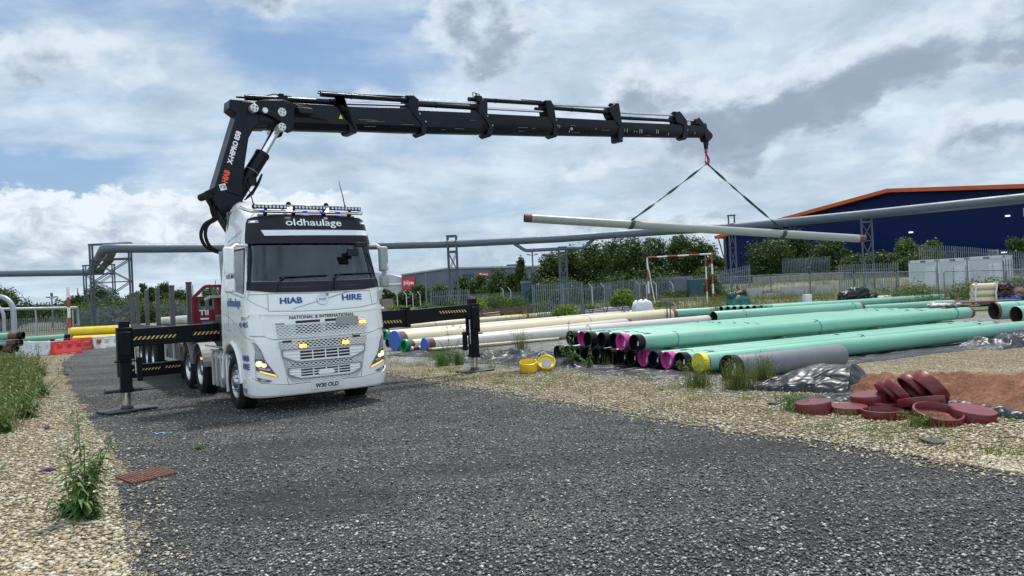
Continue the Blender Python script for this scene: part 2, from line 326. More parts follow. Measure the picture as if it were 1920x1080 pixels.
# ---------------------------------------------------------------- mesh building
class MB:
    def __init__(s): s.v = []; s.f = []; s.sm = []
    def add(s, vs, fs, smooth=False):
        o = len(s.v); s.v += [tuple(v) for v in vs]; s.f += [tuple(i+o for i in f) for f in fs]; s.sm += [smooth]*len(fs); return s
    def box(s, lo, hi, mtx=None):
        x0, y0, z0 = lo; x1, y1, z1 = hi
        vs = [(x0,y0,z0),(x1,y0,z0),(x1,y1,z0),(x0,y1,z0),(x0,y0,z1),(x1,y0,z1),(x1,y1,z1),(x0,y1,z1)]
        if mtx: vs = [mtx @ Vector(v) for v in vs]
        return s.add(vs, [(3,2,1,0),(4,5,6,7),(0,1,5,4),(1,2,6,5),(2,3,7,6),(3,0,4,7)])
    def bar(s, p, q, w, h=None, up=(0,0,1)):
        p = Vector(p); q = Vector(q); h = h or w; d = (q-p).normalized(); up = Vector(up)
        if abs(d.dot(up)) > 0.98: up = Vector((0, 1, 0))
        a = d.cross(up).normalized()*(w/2); b = a.cross(d).normalized()*(h/2)
        vs = [p-a-b, p+a-b, p+a+b, p-a+b, q-a-b, q+a-b, q+a+b, q-a+b]
        return s.add(vs, [(3,2,1,0),(4,5,6,7),(0,1,5,4),(1,2,6,5),(2,3,7,6),(3,0,4,7)])
    def cyl(s, p, q, r, r2=None, n=20, caps=True):
        return s.tube([p, q], [r, r if r2 is None else r2], n, caps)
    def tube(s, pts, r, n=12, caps=True):
        pts = [Vector(p) for p in pts]; k = len(pts)
        rs = r if isinstance(r, (list, tuple)) else [r]*k
        t0 = (pts[1]-pts[0]).normalized(); u = Vector((0,0,1)) if abs(t0.z) < 0.9 else Vector((1,0,0))
        a = t0.cross(u).normalized(); vs = []
        for i, p in enumerate(pts):
            t = (pts[min(i+1,k-1)]-pts[max(i-1,0)]).normalized()
            a = (a - t*a.dot(t)).normalized(); b = t.cross(a)
            vs += [p + (a*math.cos(2*math.pi*j/n)+b*math.sin(2*math.pi*j/n))*rs[i] for j in range(n)]
        o = len(s.v); s.v += [tuple(v) for v in vs]
        for i in range(k-1):
            for j in range(n):
                s.f.append((o+i*n+j, o+i*n+(j+1)%n, o+(i+1)*n+(j+1)%n, o+(i+1)*n+j)); s.sm.append(True)
        if caps:
            s.f.append(tuple(o+j for j in range(n))[::-1]); s.f.append(tuple(o+(k-1)*n+j for j in range(n))); s.sm += [False, False]
        return s
    def lathe(s, prof, origin=(0,0,0), axis=(1,0,0), n=32, closed=False):
        """prof: list of (along, radius)"""
        ax = Vector(axis).normalized(); u = Vector((0,0,1)) if abs(ax.z) < 0.9 else Vector((0,1,0)); a = ax.cross(u).normalized(); b = ax.cross(a)
        O = Vector(origin); o = len(s.v)
        for (h, r) in prof:
            for j in range(n):
                t = 2*math.pi*j/n; s.v.append(tuple(O+ax*h+(a*math.cos(t)+b*math.sin(t))*r))
        k = len(prof); rng = range(k) if closed else range(k-1)
        for i in rng:
            i2 = (i+1) % k
            for j in range(n):
                s.f.append((o+i*n+j, o+i2*n+j, o+i2*n+(j+1)%n, o+i*n+(j+1)%n)); s.sm.append(True)
        return s
    def prism(s, poly, fn, t0, t1):
        """poly: 2-D points, fn(a, b, t) -> 3-D; solid between t0 and t1"""
        n = len(poly); vs = [fn(a, b, t0) for a, b in poly] + [fn(a, b, t1) for a, b in poly]
        fs = [tuple(range(n))[::-1], tuple(range(n, 2*n))] + [(i, (i+1)%n, n+(i+1)%n, n+i) for i in range(n)]
        return s.add(vs, fs)
    def build(s, name, m, parent=None, bevel=0.0, sharp=38, recalc=True):
        me = bpy.data.meshes.new(name); me.from_pydata(s.v, [], s.f)
        me.polygons.foreach_set('use_smooth', [True]*len(s.f))
        if recalc:
            bm = bmesh.new(); bm.from_mesh(me); bmesh.ops.recalc_face_normals(bm, faces=bm.faces); bm.to_mesh(me); bm.free()
        me.set_sharp_from_angle(angle=R(sharp))
        me.materials.append(m); me.update()
        o = bpy.data.objects.new(name, me); COL.objects.link(o)
        if parent: o.parent = parent
        if bevel > 0:
            b = o.modifiers.new('bevel', 'BEVEL'); b.width = bevel; b.segments = 2; b.limit_method = 'ANGLE'; b.angle_limit = R(35); b.harden_normals = False
        return o
def tag(o, label=None, cat=None, group=None, kind=None):
    if label: o['label'] = label
    if cat: o['category'] = cat
    if group: o['group'] = group
    if kind: o['kind'] = kind
    return o
def empty(name, loc=(0,0,0), rz=0.0):
    o = bpy.data.objects.new(name, None); COL.objects.link(o); o.location = loc; o.rotation_euler = (0, 0, rz); o.empty_display_size = 0.2; return o
def copy_tree(o, parent=None):
    c = o.copy(); COL.objects.link(c)
    if parent: c.parent = parent
    for ch in list(o.children): copy_tree(ch, c)
    return c
def text_verts(txt, size=1.0, bold=0.0, align='CENTER', shear=0.0, spacing=1.0, extrude=0.0, xs=1.0):
    cu = bpy.data.curves.new('t', 'FONT'); cu.body = txt; cu.size = size; cu.align_x = align; cu.align_y = 'CENTER'; cu.offset = bold; cu.shear = shear
    cu.space_character = spacing; cu.extrude = extrude; cu.resolution_u = 3; cu.fill_mode = 'FRONT' if extrude == 0 else 'BOTH'
    ob = bpy.data.objects.new('t', cu); COL.objects.link(ob)
    dg = bpy.context.evaluated_depsgraph_get(); dg.update(); me = bpy.data.meshes.new_from_object(ob.evaluated_get(dg))
    vs = [(v.co.x*xs, v.co.y, v.co.z) for v in me.vertices]; fs = [tuple(p.vertices) for p in me.polygons]
    bpy.data.objects.remove(ob); bpy.data.curves.remove(cu); bpy.data.meshes.remove(me)
    return vs, fs
def fit_text(txt, width, height, **kw):
    """text scaled to an exact width and cap height, centred on its bounding box"""
    vs, fs = text_verts(txt, 1.0, **kw)
    xs = [v[0] for v in vs]; ys = [v[1] for v in vs]; cx, cy = (min(xs)+max(xs))/2, (min(ys)+max(ys))/2
    sx = width/(max(xs)-min(xs)); sy = height/(max(ys)-min(ys)) if height else sx
    return [((v[0]-cx)*sx, (v[1]-cy)*sy) for v in vs], fs
def text_obj(name, txt, width, height, fn, m, parent, **kw):
    vs, fs = fit_text(txt, width, height, **kw); b = MB(); b.add([fn(a, c) for a, c in vs], fs)
    return b.build(name, m, parent, recalc=False)
def lerp(tab,z):
    if z<=tab[0][0]: return tab[0][1]
    for (a,b),(c,d) in zip(tab,tab[1:]):
        if z<=c:
            t=(z-a)/(c-a); return b+(d-b)*t
    return tab[-1][1]
YF=[(.26,.10),(.34,.02),(.5,-.01),(.9,-.01),(1.3,.0),(1.36,.015),(1.8,.04),(2.15,.09),(2.3,.13),(2.98,.33),(3.05,.335),(3.38,.42),(3.46,.50),(3.54,.66),(3.62,.88),(3.7,1.12),(3.78,1.38),(3.84,1.62),(3.88,1.8),(3.9,1.95)]
WW=[(.26,1.19),(.36,1.23),(.6,1.25),(1.4,1.25),(2.15,1.235),(2.98,1.15),(3.38,1.09),(3.6,1.05),(3.75,.99),(3.84,.93),(3.88,.88),(3.9,.84)]
RX,RY,BOW,YB=.30,.36,.09,2.15
_c={}
def outline(z):
    k=round(z,4)
    if k in _c: return _c[k]
    yf=lerp(YF,z);w=lerp(WW,z);pts=[]
    xc=w-RX
    ry=min(RY,YB-yf-.11)
    if ry<.05: ry=.05
    n=14
    for i in range(n): 
        x=xc*i/n; pts.append((x,yf+BOW*(x/w)**2))
    yc=yf+BOW*(xc/w)**2
    for i in range(13):
        a=math.pi/2*i/12
        pts.append((xc+RX*math.sin(a), yc+ry*(1-math.cos(a))))
    y0=yc+ry
    for i in range(1,11): pts.append((w,y0+(YB-y0)*i/10))
    S=[0.]
    for p,q in zip(pts,pts[1:]): S.append(S[-1]+math.hypot(q[0]-p[0],q[1]-p[1]))
    _c[k]=(pts,S);return _c[k]
def surfP(s,z,off=0.):
    pts,S=outline(z);sg=-1 if s<0 else 1;a=abs(s)
    i=0
    while i<len(S)-2 and S[i+1]<a: i+=1
    t=(a-S[i])/max(1e-6,S[i+1]-S[i])
    x=pts[i][0]+(pts[i+1][0]-pts[i][0])*t;y=pts[i][1]+(pts[i+1][1]-pts[i][1])*t
    # smooth normal
    def tan(j):
        j0=max(0,j-1);j1=min(len(pts)-1,j+1)
        if j==0: return (1.,0.)
        return (pts[j1][0]-pts[j0][0],pts[j1][1]-pts[j0][1])
    t0=tan(i);t1=tan(i+1);l0=math.hypot(*t0);l1=math.hypot(*t1)
    tt=min(1,max(0,t))
    tx=t0[0]/l0*(1-tt)+t1[0]/l1*tt;ty=t0[1]/l0*(1-tt)+t1[1]/l1*tt
    l=math.hypot(tx,ty);nx,ny=ty/l,-tx/l
    return (sg*(x+nx*off),y+ny*off,z)
def s_x(x,z):
    pts,S=outline(z);a=abs(x)
    for i in range(len(pts)-1):
        if pts[i+1][0]>=a-1e-9 and pts[i+1][0]>pts[i][0]:
            t=(a-pts[i][0])/(pts[i+1][0]-pts[i][0]);return math.copysign(S[i]+(S[i+1]-S[i])*max(0,min(1,t)),x)
    return math.copysign(S[26],x)
def s_y(y,z,sg=-1):
    pts,S=outline(z)
    for i in range(14,len(pts)-1):
        if pts[i+1][1]>=y:
            t=(y-pts[i][1])/(pts[i+1][1]-pts[i][1]);return sg*(S[i]+(S[i+1]-S[i])*max(0,t))
    return sg*S[-1]

# ================================================================ THE LORRY
YAW = 0.591
TX, TY = -4.39, 12.38
cY, sY = math.cos(YAW), math.sin(YAW)
def TW(u, v, z=0.0):  # lorry frame (u lateral from its left-in-picture side, v backward) to world
    return Vector((TX+cY*u-sY*v, TY+sY*u+cY*v, z))
lorry = empty('crane_lorry', TW(1.25, 0, 0), YAW)
tag(lorry, 'white lorry with a raised black loader crane behind the cab and outriggers spread', 'lorry')

def surfpoly(name, polys, m, parent, off=0.004, thick=0.012, step=0.07, build=True):
    """polygons drawn on the cab skin in (s, z), wrapped onto it as a thin raised panel"""
    bm = bmesh.new()
    for poly in polys:
        f = bm.faces.new([bm.verts.new((a, b, 0)) for a, b in poly])
    ss = [p[0] for poly in polys for p in poly]; zs = [p[1] for poly in polys for p in poly]
    for lo, hi, no in ((min(ss), max(ss), (1,0,0)), (min(zs), max(zs), (0,1,0))):
        k = int((hi-lo)/step)
        for i in range(1, k+1):
            c = lo + (hi-lo)*i/(k+1)
            bmesh.ops.bisect_plane(bm, geom=bm.verts[:]+bm.edges[:]+bm.faces[:], plane_co=Vector(no)*c, plane_no=no)
    bm.verts.ensure_lookup_table(); bm.faces.ensure_lookup_table(); bm.verts.index_update()
    V = [v.co.copy() for v in bm.verts]; n = len(V)
    F = [tuple(v.index for v in f.verts) for f in bm.faces]
    be = [(e.verts[0].index, e.verts[1].index) for e in bm.edges if len(e.link_faces) == 1]; bm.free()
    top = [surfP(v.x, v.y, off) for v in V]; bot = [surfP(v.x, v.y, off-thick) for v in V]
    b = MB(); b.add(top+bot, F + [tuple(i+n for i in f)[::-1] for f in F] + [(i, j, j+n, i+n) for i, j in be])
    return b.build(name, m, parent, sharp=30) if build else b
def strip_poly(pts, w):
    """closed strip polygons around a polyline in (s, z)"""
    out = []
    for p, q in zip(pts, pts[1:]):
        d = Vector((q[0]-p[0], q[1]-p[1])).normalized(); n = Vector((-d.y, d.x))*(w/2)
        out.append([(p[0]+n.x, p[1]+n.y), (p[0]-n.x, p[1]-n.y), (q[0]-n.x, q[1]-n.y), (q[0]+n.x, q[1]+n.y)])
    return out
def surftext(name, txt, s, z, w, h, m, parent, off=0.0075, flip=False, rot=0.0, **kw):
    return text_obj(name, txt, w, h, lambda a, b: surfP(s+a*math.cos(rot)-b*math.sin(rot), z+b*math.cos(rot)+a*math.sin(rot), off), m, parent, **kw)

def cab_solid(inset, zlo, zhi):
    zs = []; z = zlo
    while z < zhi-1e-6: zs.append(z); z += 0.06 if z < 3.3 else 0.025
    zs.append(zhi)
    b = MB(); n = None
    for z in zs:
        pts, S = outline(z)
        loop = [(x, y) for x, y in pts]; full = [(-x, y) for x, y in reversed(loop)] + loop[1:]
        if inset:
            full = [((x - math.copysign(min(inset, abs(x)), x)), y+inset if y < 1.2 else y-inset*(y > 2.1)) for x, y in full]
        n = len(full); b.v += [(x, y, z) for x, y in full]
    for i in range(len(zs)-1):
        for j in range(n):
            b.f.append((i*n+j, i*n+(j+1)%n, (i+1)*n+(j+1)%n, (i+1)*n+j)); b.sm.append(True)
    b.f.append(tuple(range(n))[::-1]); b.f.append(tuple((len(zs)-1)*n+j for j in range(n))); b.sm += [False, False]
    me = bpy.data.meshes.new('solid'); me.from_pydata(b.v, [], b.f)
    bm = bmesh.new(); bm.from_mesh(me); bmesh.ops.recalc_face_normals(bm, faces=bm.faces); bm.to_mesh(me); bm.free()
    o = bpy.data.objects.new('solid', me); COL.objects.link(o); return o
def cutter(mb):
    me = bpy.data.meshes.new('cut'); me.from_pydata(mb.v, [], mb.f); bm = bmesh.new(); bm.from_mesh(me); bmesh.ops.recalc_face_normals(bm, faces=bm.faces); bm.to_mesh(me); bm.free()
    o = bpy.data.objects.new('cut', me); COL.objects.link(o); return o
def boolean_cut(o, cuts):
    for c in cuts:
        md = o.modifiers.new('b', 'BOOLEAN'); md.operation = 'DIFFERENCE'; md.object = c; md.solver = 'EXACT'
    dg = bpy.context.evaluated_depsgraph_get(); dg.update()
    me = bpy.data.meshes.new_from_object(o.evaluated_get(dg)); o.modifiers.clear(); o.data = me
    for c in cuts: bpy.data.objects.remove(c)
    return o
def build_cab():
    o = cab_solid(0, 0.30, 3.90)
    cuts = [cab_solid(0.06, 1.16, 3.80)]
    # windscreen opening
    c = MB(); c.prism([(-1.17, 2.30), (-1.10, 2.97), (1.10, 2.97), (1.17, 2.30), (0.6, 2.275), (-0.6, 2.275)], lambda a, b, t: (a, t, b), -0.6, 0.92); cuts.append(cutter(c))
    # side windows
    for sx in (-1, 1):
        c = MB(); c.prism([(0.60, 2.88), (1.36, 2.90), (1.40, 2.86), (1.40, 2.20), (1.15, 2.12), (0.50, 2.08), (0.46, 2.14)], lambda a, b, t: (sx*t, a, b), 1.0, 1.6); cuts.append(cutter(c))
    # wheel arches and underside behind the wheels
    c = MB(); c.cyl((-2, 1.42, 0.53), (2, 1.42, 0.53), 0.665, n=48); cuts.append(cutter(c))
    c = MB(); c.box((-2, 1.42, 0.0), (2, 3, 1.07)); cuts.append(cutter(c))
    c = MB(); c.box((-2, 0.86, 0.0), (2, 1.5, 0.47)); cuts.append(cutter(c))
    c = MB(); c.box((-1.0, 0.3, 0.2), (1.0, 2.0, 1.02)); cuts.append(cutter(c))
    boolean_cut(o, cuts)
    o.name = 'cab_body'; me = o.data; me.materials.clear(); me.materials.append(M_WHITE)
    me.polygons.foreach_set('use_smooth', [True]*len(me.polygons)); me.set_sharp_from_angle(angle=R(28)); o.parent = lorry
    return o
cab = build_cab()

# --- windscreen, side glass, black surround, visor
def front_glass():
    b = surfpoly('x', [[(s_x(-1.19, 2.26), 2.26), (s_x(-1.12, 2.99), 2.99), (s_x(1.12, 2.99), 2.99), (s_x(1.19, 2.26), 2.26)]], M_WSCR, None, off=0.003, thick=0.006, build=False)
    return b.build('windscreen', M_WSCR, lorry, sharp=60)
front_glass()
for sg in (-1, 1):
    pts = [(0.60, 2.90), (1.42, 2.92), (1.42, 2.18), (1.15, 2.10), (0.50, 2.06), (0.44, 2.12)]
    surfpoly('side_window', [[(s_y(y, z, sg), z) for y, z in pts]], M_SIDEGL, lorry, off=-0.008, thick=0.006)
    # rubber seal around it
    ps = [(s_y(y, z, sg), z) for y, z in [(0.60, 2.885), (1.38, 2.905), (1.405, 2.87), (1.405, 2.20), (1.15, 2.11), (0.50, 2.07), (0.455, 2.13), (0.60, 2.885)]]
    surfpoly('window_seal', strip_poly(ps, 0.03), M_BLACK, lorry, off=0.004, thick=0.010)
surfpoly('windscreen_cowl', [[(-1.275, 2.29), (-1.29, 2.15), (-0.8, 2.09), (0, 2.075), (0.8, 2.09), (1.29, 2.15), (1.275, 2.29), (0.6, 2.27), (-0.6, 2.27)]], M_DBLUE, lorry, off=0.018, thick=0.03)
surfpoly('pillar_trim', [[(-1.275, 2.28), (-1.19, 2.28), (-1.105, 2.98), (-1.155, 2.98)]], M_DBLUE, lorry, off=0.008, thick=0.02)
surfpoly('pillar_trim', [[(1.275, 2.28), (1.19, 2.28), (1.105, 2.98), (1.155, 2.98)]], M_DBLUE, lorry, off=0.008, thick=0.02)
visor = surfpoly('sun_visor', [[(-1.175, 2.955), (-1.19, 3.05), (-1.14, 3.33), (-1.09, 3.41), (-0.95, 3.445), (-0.5, 3.455), (0.5, 3.47), (0.95, 3.455), (1.09, 3.42), (1.15, 3.34), (1.20, 3.05), (1.185, 2.955)]], M_DBLUE, lorry, off=0.055, thick=0.09)
surfpoly('visor_strip', [[(-0.905, 3.19), (-0.865, 3.09), (1.06, 3.11), (1.09, 3.205)]], M_WHITET, visor, off=0.062, thick=0.012)
surftext('lettering', 'oldhaulage', 0.03, 3.318, 1.02, 0.165, M_WHITET, visor, off=0.064, bold=0.012)
for s in (-1.0, 1.0):
    surfpoly('marker_lamp', [[(s-0.085, 3.325), (s-0.07, 3.375), (s+0.07, 3.375), (s+0.085, 3.325)]], M_LAMPGREY, visor, off=0.062, thick=0.02)
    surfpoly('marker_lamp', [[(s-0.03, 3.338), (s-0.03, 3.358), (s+0.03, 3.358), (s+0.03, 3.338)]], mat('marker_white', (0.9,0.9,0.9), 0.3, emit=(1,1,1), estr=0.6), visor, off=0.068, thick=0.006)
surfpoly('roof_light_mount', [[(-0.9, 3.462), (-0.9, 3.50), (0.9, 3.512), (0.9, 3.478)]], M_BLACK, lorry, off=0.03, thick=0.04)

# --- panel gaps
seams = [[(-1.26, 2.07), (-0.92, 2.06), (-0.932, 1.774), (-0.4, 1.75), (0.13, 1.745), (0.7, 1.765), (1.10, 1.825), (1.20, 2.05)],
         [(-0.918, 2.07), (0, 2.05), (0.95, 2.065), (0.97, 1.80)], [(-1.23, 2.12), (-1.30, 1.99), (-0.93, 1.80)],
         [(-1.30, 1.80), (-1.30, 1.36), (-1.04, 1.345), (-0.88, 1.287), (-0.42, 1.272), (0, 1.27), (0.42, 1.275), (0.88, 1.292), (1.06, 1.345), (1.28, 1.36), (1.30, 1.78)],
         [(-1.236, 1.30), (-1.19, 1.265), (-1.21, 0.4)],
         [(-0.80, 1.25), (-0.70, 0.70), (-0.64, 0.40)], [(0.80, 1.26), (0.70, 0.70), (0.64, 0.40)],
         [(-1.29, 0.66), (-1.1, 0.56), (-0.68, 0.50), (-0.3, 0.505)], [(1.29, 0.66), (1.1, 0.56), (0.68, 0.50), (0.3, 0.505)],
         [(-2.585, 3.02), (-2.0, 3.045), (-1.42, 3.0), (-1.235, 2.90), (-1.205, 2.27)], [(-2.83, 3.03), (-2.585, 3.02)], [(-2.60, 3.02), (-2.62, 1.10)],
         [(-2.86, 1.74), (-2.45, 1.66), (-2.055, 1.554), (-1.65, 1.42), (-1.25, 1.29)],
         [(-2.86, 1.455), (-2.40, 1.43)], [(-2.86, 3.68), (-2.30, 3.60), (-2.1, 3.64), (-1.8, 3.668), (-1.35, 3.672)],
         [(2.585, 3.02), (2.0, 3.045), (1.42, 3.0), (1.235, 2.90), (1.205, 2.27)], [(2.60, 3.02), (2.62, 1.10)], [(2.86, 1.74), (2.055, 1.554), (1.25, 1.29)]]
sb_ = MB()
for sm in seams:
    pts = []
    for p, q in zip(sm, sm[1:]):
        k = max(1, int(math.hypot(q[0]-p[0], q[1]-p[1])/0.04)); pts += [surfP(p[0]+(q[0]-p[0])*i/k, p[1]+(q[1]-p[1])*i/k, 0.0) for i in range(k)]
    pts.append(surfP(sm[-1][0], sm[-1][1], 0.0)); sb_.tube(pts, 0.0048, 5)
sb_.build('panel_gaps', M_SEAM, cab)
# raised feature line and inner hood surround, lower bumper lip
surfpoly('bonnet_ridge', [[(-1.20, 1.765), (-0.9, 1.735), (0, 1.71), (0.9, 1.735), (1.18, 1.80), (1.18, 1.76), (0.9, 1.70), (0, 1.675), (-0.9, 1.70), (-1.20, 1.73)]], M_WHITE, cab, off=0.014, thick=0.02)
surfpoly('corner_deflector', [[(-1.30, 1.79), (-1.09, 1.72), (-1.0, 1.36), (-1.29, 1.375)]], M_WHITE, lorry, off=0.022, thick=0.03)
surfpoly('corner_deflector', [[(1.30, 1.79), (1.09, 1.72), (1.07, 1.36), (1.29, 1.375)]], M_WHITE, lorry, off=0.022, thick=0.03)
surfpoly('bumper_lip', [[(-1.62, 0.37), (-1.62, 0.62), (-1.30, 0.655), (-1.12, 0.555), (-0.70, 0.49), (0, 0.475), (0.70, 0.49), (1.12, 0.555), (1.30, 0.655), (1.62, 0.62), (1.62, 0.37), (0.7, 0.325), (-0.7, 0.325)]], M_WHITE, lorry, off=0.026, thick=0.04)
bb = MB(); bb.box((-1.05, 0.30, 0.25), (1.05, 0.9, 0.36)); bb.build('bumper_underside', M_BLACK, lorry, bevel=0.03)

# --- honeycomb grilles: a lattice with real cell walls over a backing
def lattice(polyfn, s0, s1, z0, z1, cw=0.080, ch=0.030, off=0.022, depth=0.014):
    b = MB(); row = 0; z = z0
    while z < z1:
        s = s0 + (cw*0.5 if row % 2 else 0)
        while s < s1:
            if polyfn(s, z):
                hx = [(-0.5, 0), (-0.28, 0.5), (0.28, 0.5), (0.5, 0), (0.28, -0.5), (-0.28, -0.5)]
                o = [(s+a*cw*1.04, z+c*ch*1.5) for a, c in hx]; i = [(s+a*cw*0.80, z+c*ch*0.98) for a, c in hx]
                vs = [surfP(a, c, off) for a, c in o] + [surfP(a, c, off) for a, c in i] + [surfP(a, c, off-depth) for a, c in i]
                b.add(vs, [(k, (k+1)%6, 6+(k+1)%6, 6+k) for k in range(6)] + [(6+k, 6+(k+1)%6, 12+(k+1)%6, 12+k) for k in range(6)])
            s += cw
        z += ch; row += 1
    return b
def trap(zt, st, zb, sb):
    def f(s, z):
        t = (z-zb)/(zt-zb); lim = sb+(st-sb)*t; return zb <= z <= zt and abs(s) <= lim
    return f
M_GRSHADE = mat('grille_shade_grey', (0.42, 0.42, 0.41), 0.6)  # grey holds the shade inside the grille cells, put in as colour
gr = surfpoly('upper_grille', [[(-0.88, 1.595), (0.87, 1.595), (0.86, 1.30), (-0.86, 1.295)]], M_WHITE, lorry, off=0.008, thick=0.02)
surfpoly('grille_opening', [[(-0.49, 1.585), (-0.06, 1.59), (-0.06, 1.545), (-0.49, 1.54)], [(0.03, 1.59), (0.235, 1.592), (0.235, 1.548), (0.03, 1.545)]], M_HAZB, gr, off=0.012, thick=0.008)
surfpoly('grille_shade', [[(-0.83, 1.525), (0.83, 1.53), (0.80, 1.318), (-0.80, 1.31)]], M_GRSHADE, gr, off=0.0095, thick=0.006)
surfpoly('grille_backing', [[(-0.49, 1.50), (-0.06, 1.505), (-0.06, 1.36), (-0.49, 1.36)], [(0.03, 1.505), (0.47, 1.50), (0.47, 1.40), (0.03, 1.39)]], M_HAZB, gr, off=0.0105, thick=0.006)
lattice(trap(1.52, 0.82, 1.315, 0.80), -0.80, 0.82, 1.315, 1.52, off=0.024).build('grille_lattice', M_WHITE, gr, sharp=20, recalc=False)
surfpoly('plaque', [[(0.24, 1.612), (0.645, 1.612), (0.645, 1.468), (0.235, 1.468)]], mat('plaque_grey', (0.30, 0.30, 0.29), 0.6), gr, off=0.045, thick=0.012)
surfpoly('badge', [[(-0.83, 1.532), (-0.83, 1.556), (-0.68, 1.558), (-0.68, 1.534)]], M_GREYT, gr, off=0.014, thick=0.006)
gl = surfpoly('lower_grille', [[(-0.83, 1.262), (0.83, 1.275), (0.70, 0.66), (0.62, 0.515), (-0.62, 0.515), (-0.70, 0.66)]], M_WHITE, lorry, off=0.006, thick=0.02)
surfpoly('grille_shade', [[(-0.81, 1.25), (0.81, 1.258), (0.69, 0.66), (0.60, 0.53), (-0.60, 0.53), (-0.69, 0.66)]], M_GRSHADE, gl, off=0.0078, thick=0.006)
surfpoly('grille_backing', [[(-0.47, 1.235), (0.44, 1.24), (0.44, 1.12), (-0.47, 1.115)], [(-0.62, 0.86), (0.50, 0.865), (0.50, 0.80), (-0.62, 0.80)]], M_HAZB, gl, off=0.009, thick=0.006)
lattice(lambda s, z: trap(1.25, 0.81, 0.53, 0.60)(s, z) and not (0.57 < z < 0.785 and abs(s) < 0.69) and not (0.87 < z < 1.105 and abs(s) < 0.77), -0.82, 0.84, 0.535, 1.25, off=0.022).build('grille_lattice', M_WHITE, gl, sharp=20, recalc=False)
surfpoly('grille_opening', [[(-0.74, 1.255), (-0.58, 1.257), (-0.58, 1.222), (-0.74, 1.22)], [(0.52, 1.268), (0.66, 1.27), (0.66, 1.235), (0.52, 1.233)]], M_HAZB, gl, off=0.026, thick=0.01)
def slat(zt, sb_top, zm, zb, sb_bot, o_half, name='slat_panel'):
    outer = [(-sb_top, zt), (sb_top, zt), (sb_top, zm), (sb_bot, zb), (-sb_bot, zb), (-sb_top, zm)]
    fr = surfpoly('slat_frame', strip_poly(outer+[outer[0]], 0.022), M_GREYT, gl, off=0.030, thick=0.03)
    pn = surfpoly(name, [outer], M_WHITE, gl, off=0.020, thick=0.02)
    ops = []
    zz0, zz1 = zb+0.035, zt-0.018; n = 3; h = (zz1-zz0)/n
    cw = 2*o_half/4
    for i in range(n):
        for j in range(4):
            a = -o_half+j*cw+0.012; c = a+cw-0.024; z0 = zz0+i*h+0.006; z1 = z0+h-0.018
            ops.append([(a, z0), (c, z0), (c, z1), (a, z1)])
    surfpoly('grille_opening', ops, M_HAZB, gl, off=0.0245, thick=0.006)
    for i in range(n+1):
        for sg in (-1, 1):
            ribs = MB()
            z = zz0+i*h; s_in = sg*o_half; s_out = sg*(sb_bot+(sb_top-sb_bot)*min(1, max(0, (z-zb)/(zm-zb)))-0.04)
            ribs.tube([surfP(s_in+(s_out-s_in)*k/4, z, 0.024) for k in range(5)], 0.008, 6)
            ribs.build('rib', M_WHITE, pn)
    return pn
slat(1.09, 0.745, 0.98, 0.875, 0.50, 0.46)
sl2 = slat(0.775, 0.655, 0.665, 0.585, 0.46, 0.455)
surfpoly('badge_block', [[(-0.16, 0.66), (-0.12, 0.70), (0.12, 0.70), (0.16, 0.66), (0.12, 0.63), (-0.12, 0.63)]], M_WHITE, sl2, off=0.036, thick=0.03)
for s, z in ((0.735, 1.50), (-0.394, 1.145), (0.375, 1.152)):
    l = surfpoly('beacon', [[(s-0.062, z-0.022), (s-0.055, z+0.026), (s+0.055, z+0.026), (s+0.062, z-0.022)]], M_AMBER, lorry, off=0.045, thick=0.04)
    surfpoly('beacon_mount', [[(s-0.075, z-0.032), (s-0.075, z+0.034), (s+0.075, z+0.034), (s+0.075, z-0.032)]], M_BLACK, l, off=0.024, thick=0.02)
np_ = surfpoly('number_plate', [[(-0.275, 0.375), (-0.275, 0.50), (0.265, 0.50), (0.265, 0.375)]], M_PLATE, lorry, off=0.040, thick=0.012)
surftext('registration', 'W30 OLD', 0.0, 0.438, 0.42, 0.080, M_BLACKT, np_, off=0.044, bold=0.035)

# --- emblem, lettering on the front panel
def ringpoly(cx, cz, r0, r1, n=28):
    return [[(cx+r*math.cos(a), cz+r*math.sin(a)) for r, a in ((r0, t), (r1, t), (r1, t+2*math.pi/n), (r0, t+2*math.pi/n))] for t in [2*math.pi*i/n for i in range(n)]]
surfpoly('emblem_bar', [[(-0.53, 1.80), (-0.50, 1.80), (0.52, 2.055), (0.47, 2.055)]], M_GREYT, lorry, off=0.010, thick=0.006)
em = surfpoly('emblem', ringpoly(0.01, 1.945, 0.068, 0.095), mat('emblem_silver', (0.5, 0.52, 0.54), 0.25, 0.8), lorry, off=0.026, thick=0.03)
surfpoly('emblem_plate', [[(0.01+0.070*math.cos(a), 1.945+0.070*math.sin(a)) for a in [2*math.pi*i/20 for i in range(20)]]], M_WHITET, em, off=0.016, thick=0.01)
surfpoly('emblem_band', [[(-0.06, 1.928), (0.08, 1.928), (0.08, 1.962), (-0.06, 1.962)]], M_GREYT, em, off=0.022, thick=0.01)
surftext('lettering', 'VOLVO', 0.01, 1.945, 0.105, 0.022, M_WHITET, em, off=0.0235, bold=0.02)
surfpoly('emblem_arrow', [[(0.075, 2.005), (0.095, 1.99), (0.125, 2.045), (0.07, 2.035)], [(0.085, 2.05), (0.13, 2.05), (0.13, 2.0)]], M_GREYT, em, off=0.02, thick=0.01)
for txt, s in (('HIAB', -0.535), ('HIRE', 0.575)):
    z = 1.945 if s < 0 else 1.96
    surftext('lettering_shadow', txt, s-0.006, z-0.006, 0.385, 0.105, M_BLUES, lorry, off=0.0060, bold=0.03)
    surftext('lettering', txt, s, z, 0.385, 0.105, M_BLUET, lorry, off=0.0078, bold=0.03)
surftext('lettering', 'NATIONAL & INTERNATIONAL', -0.0, 1.645, 1.18, 0.058, M_BLACKT, lorry, off=0.009, bold=0.02)
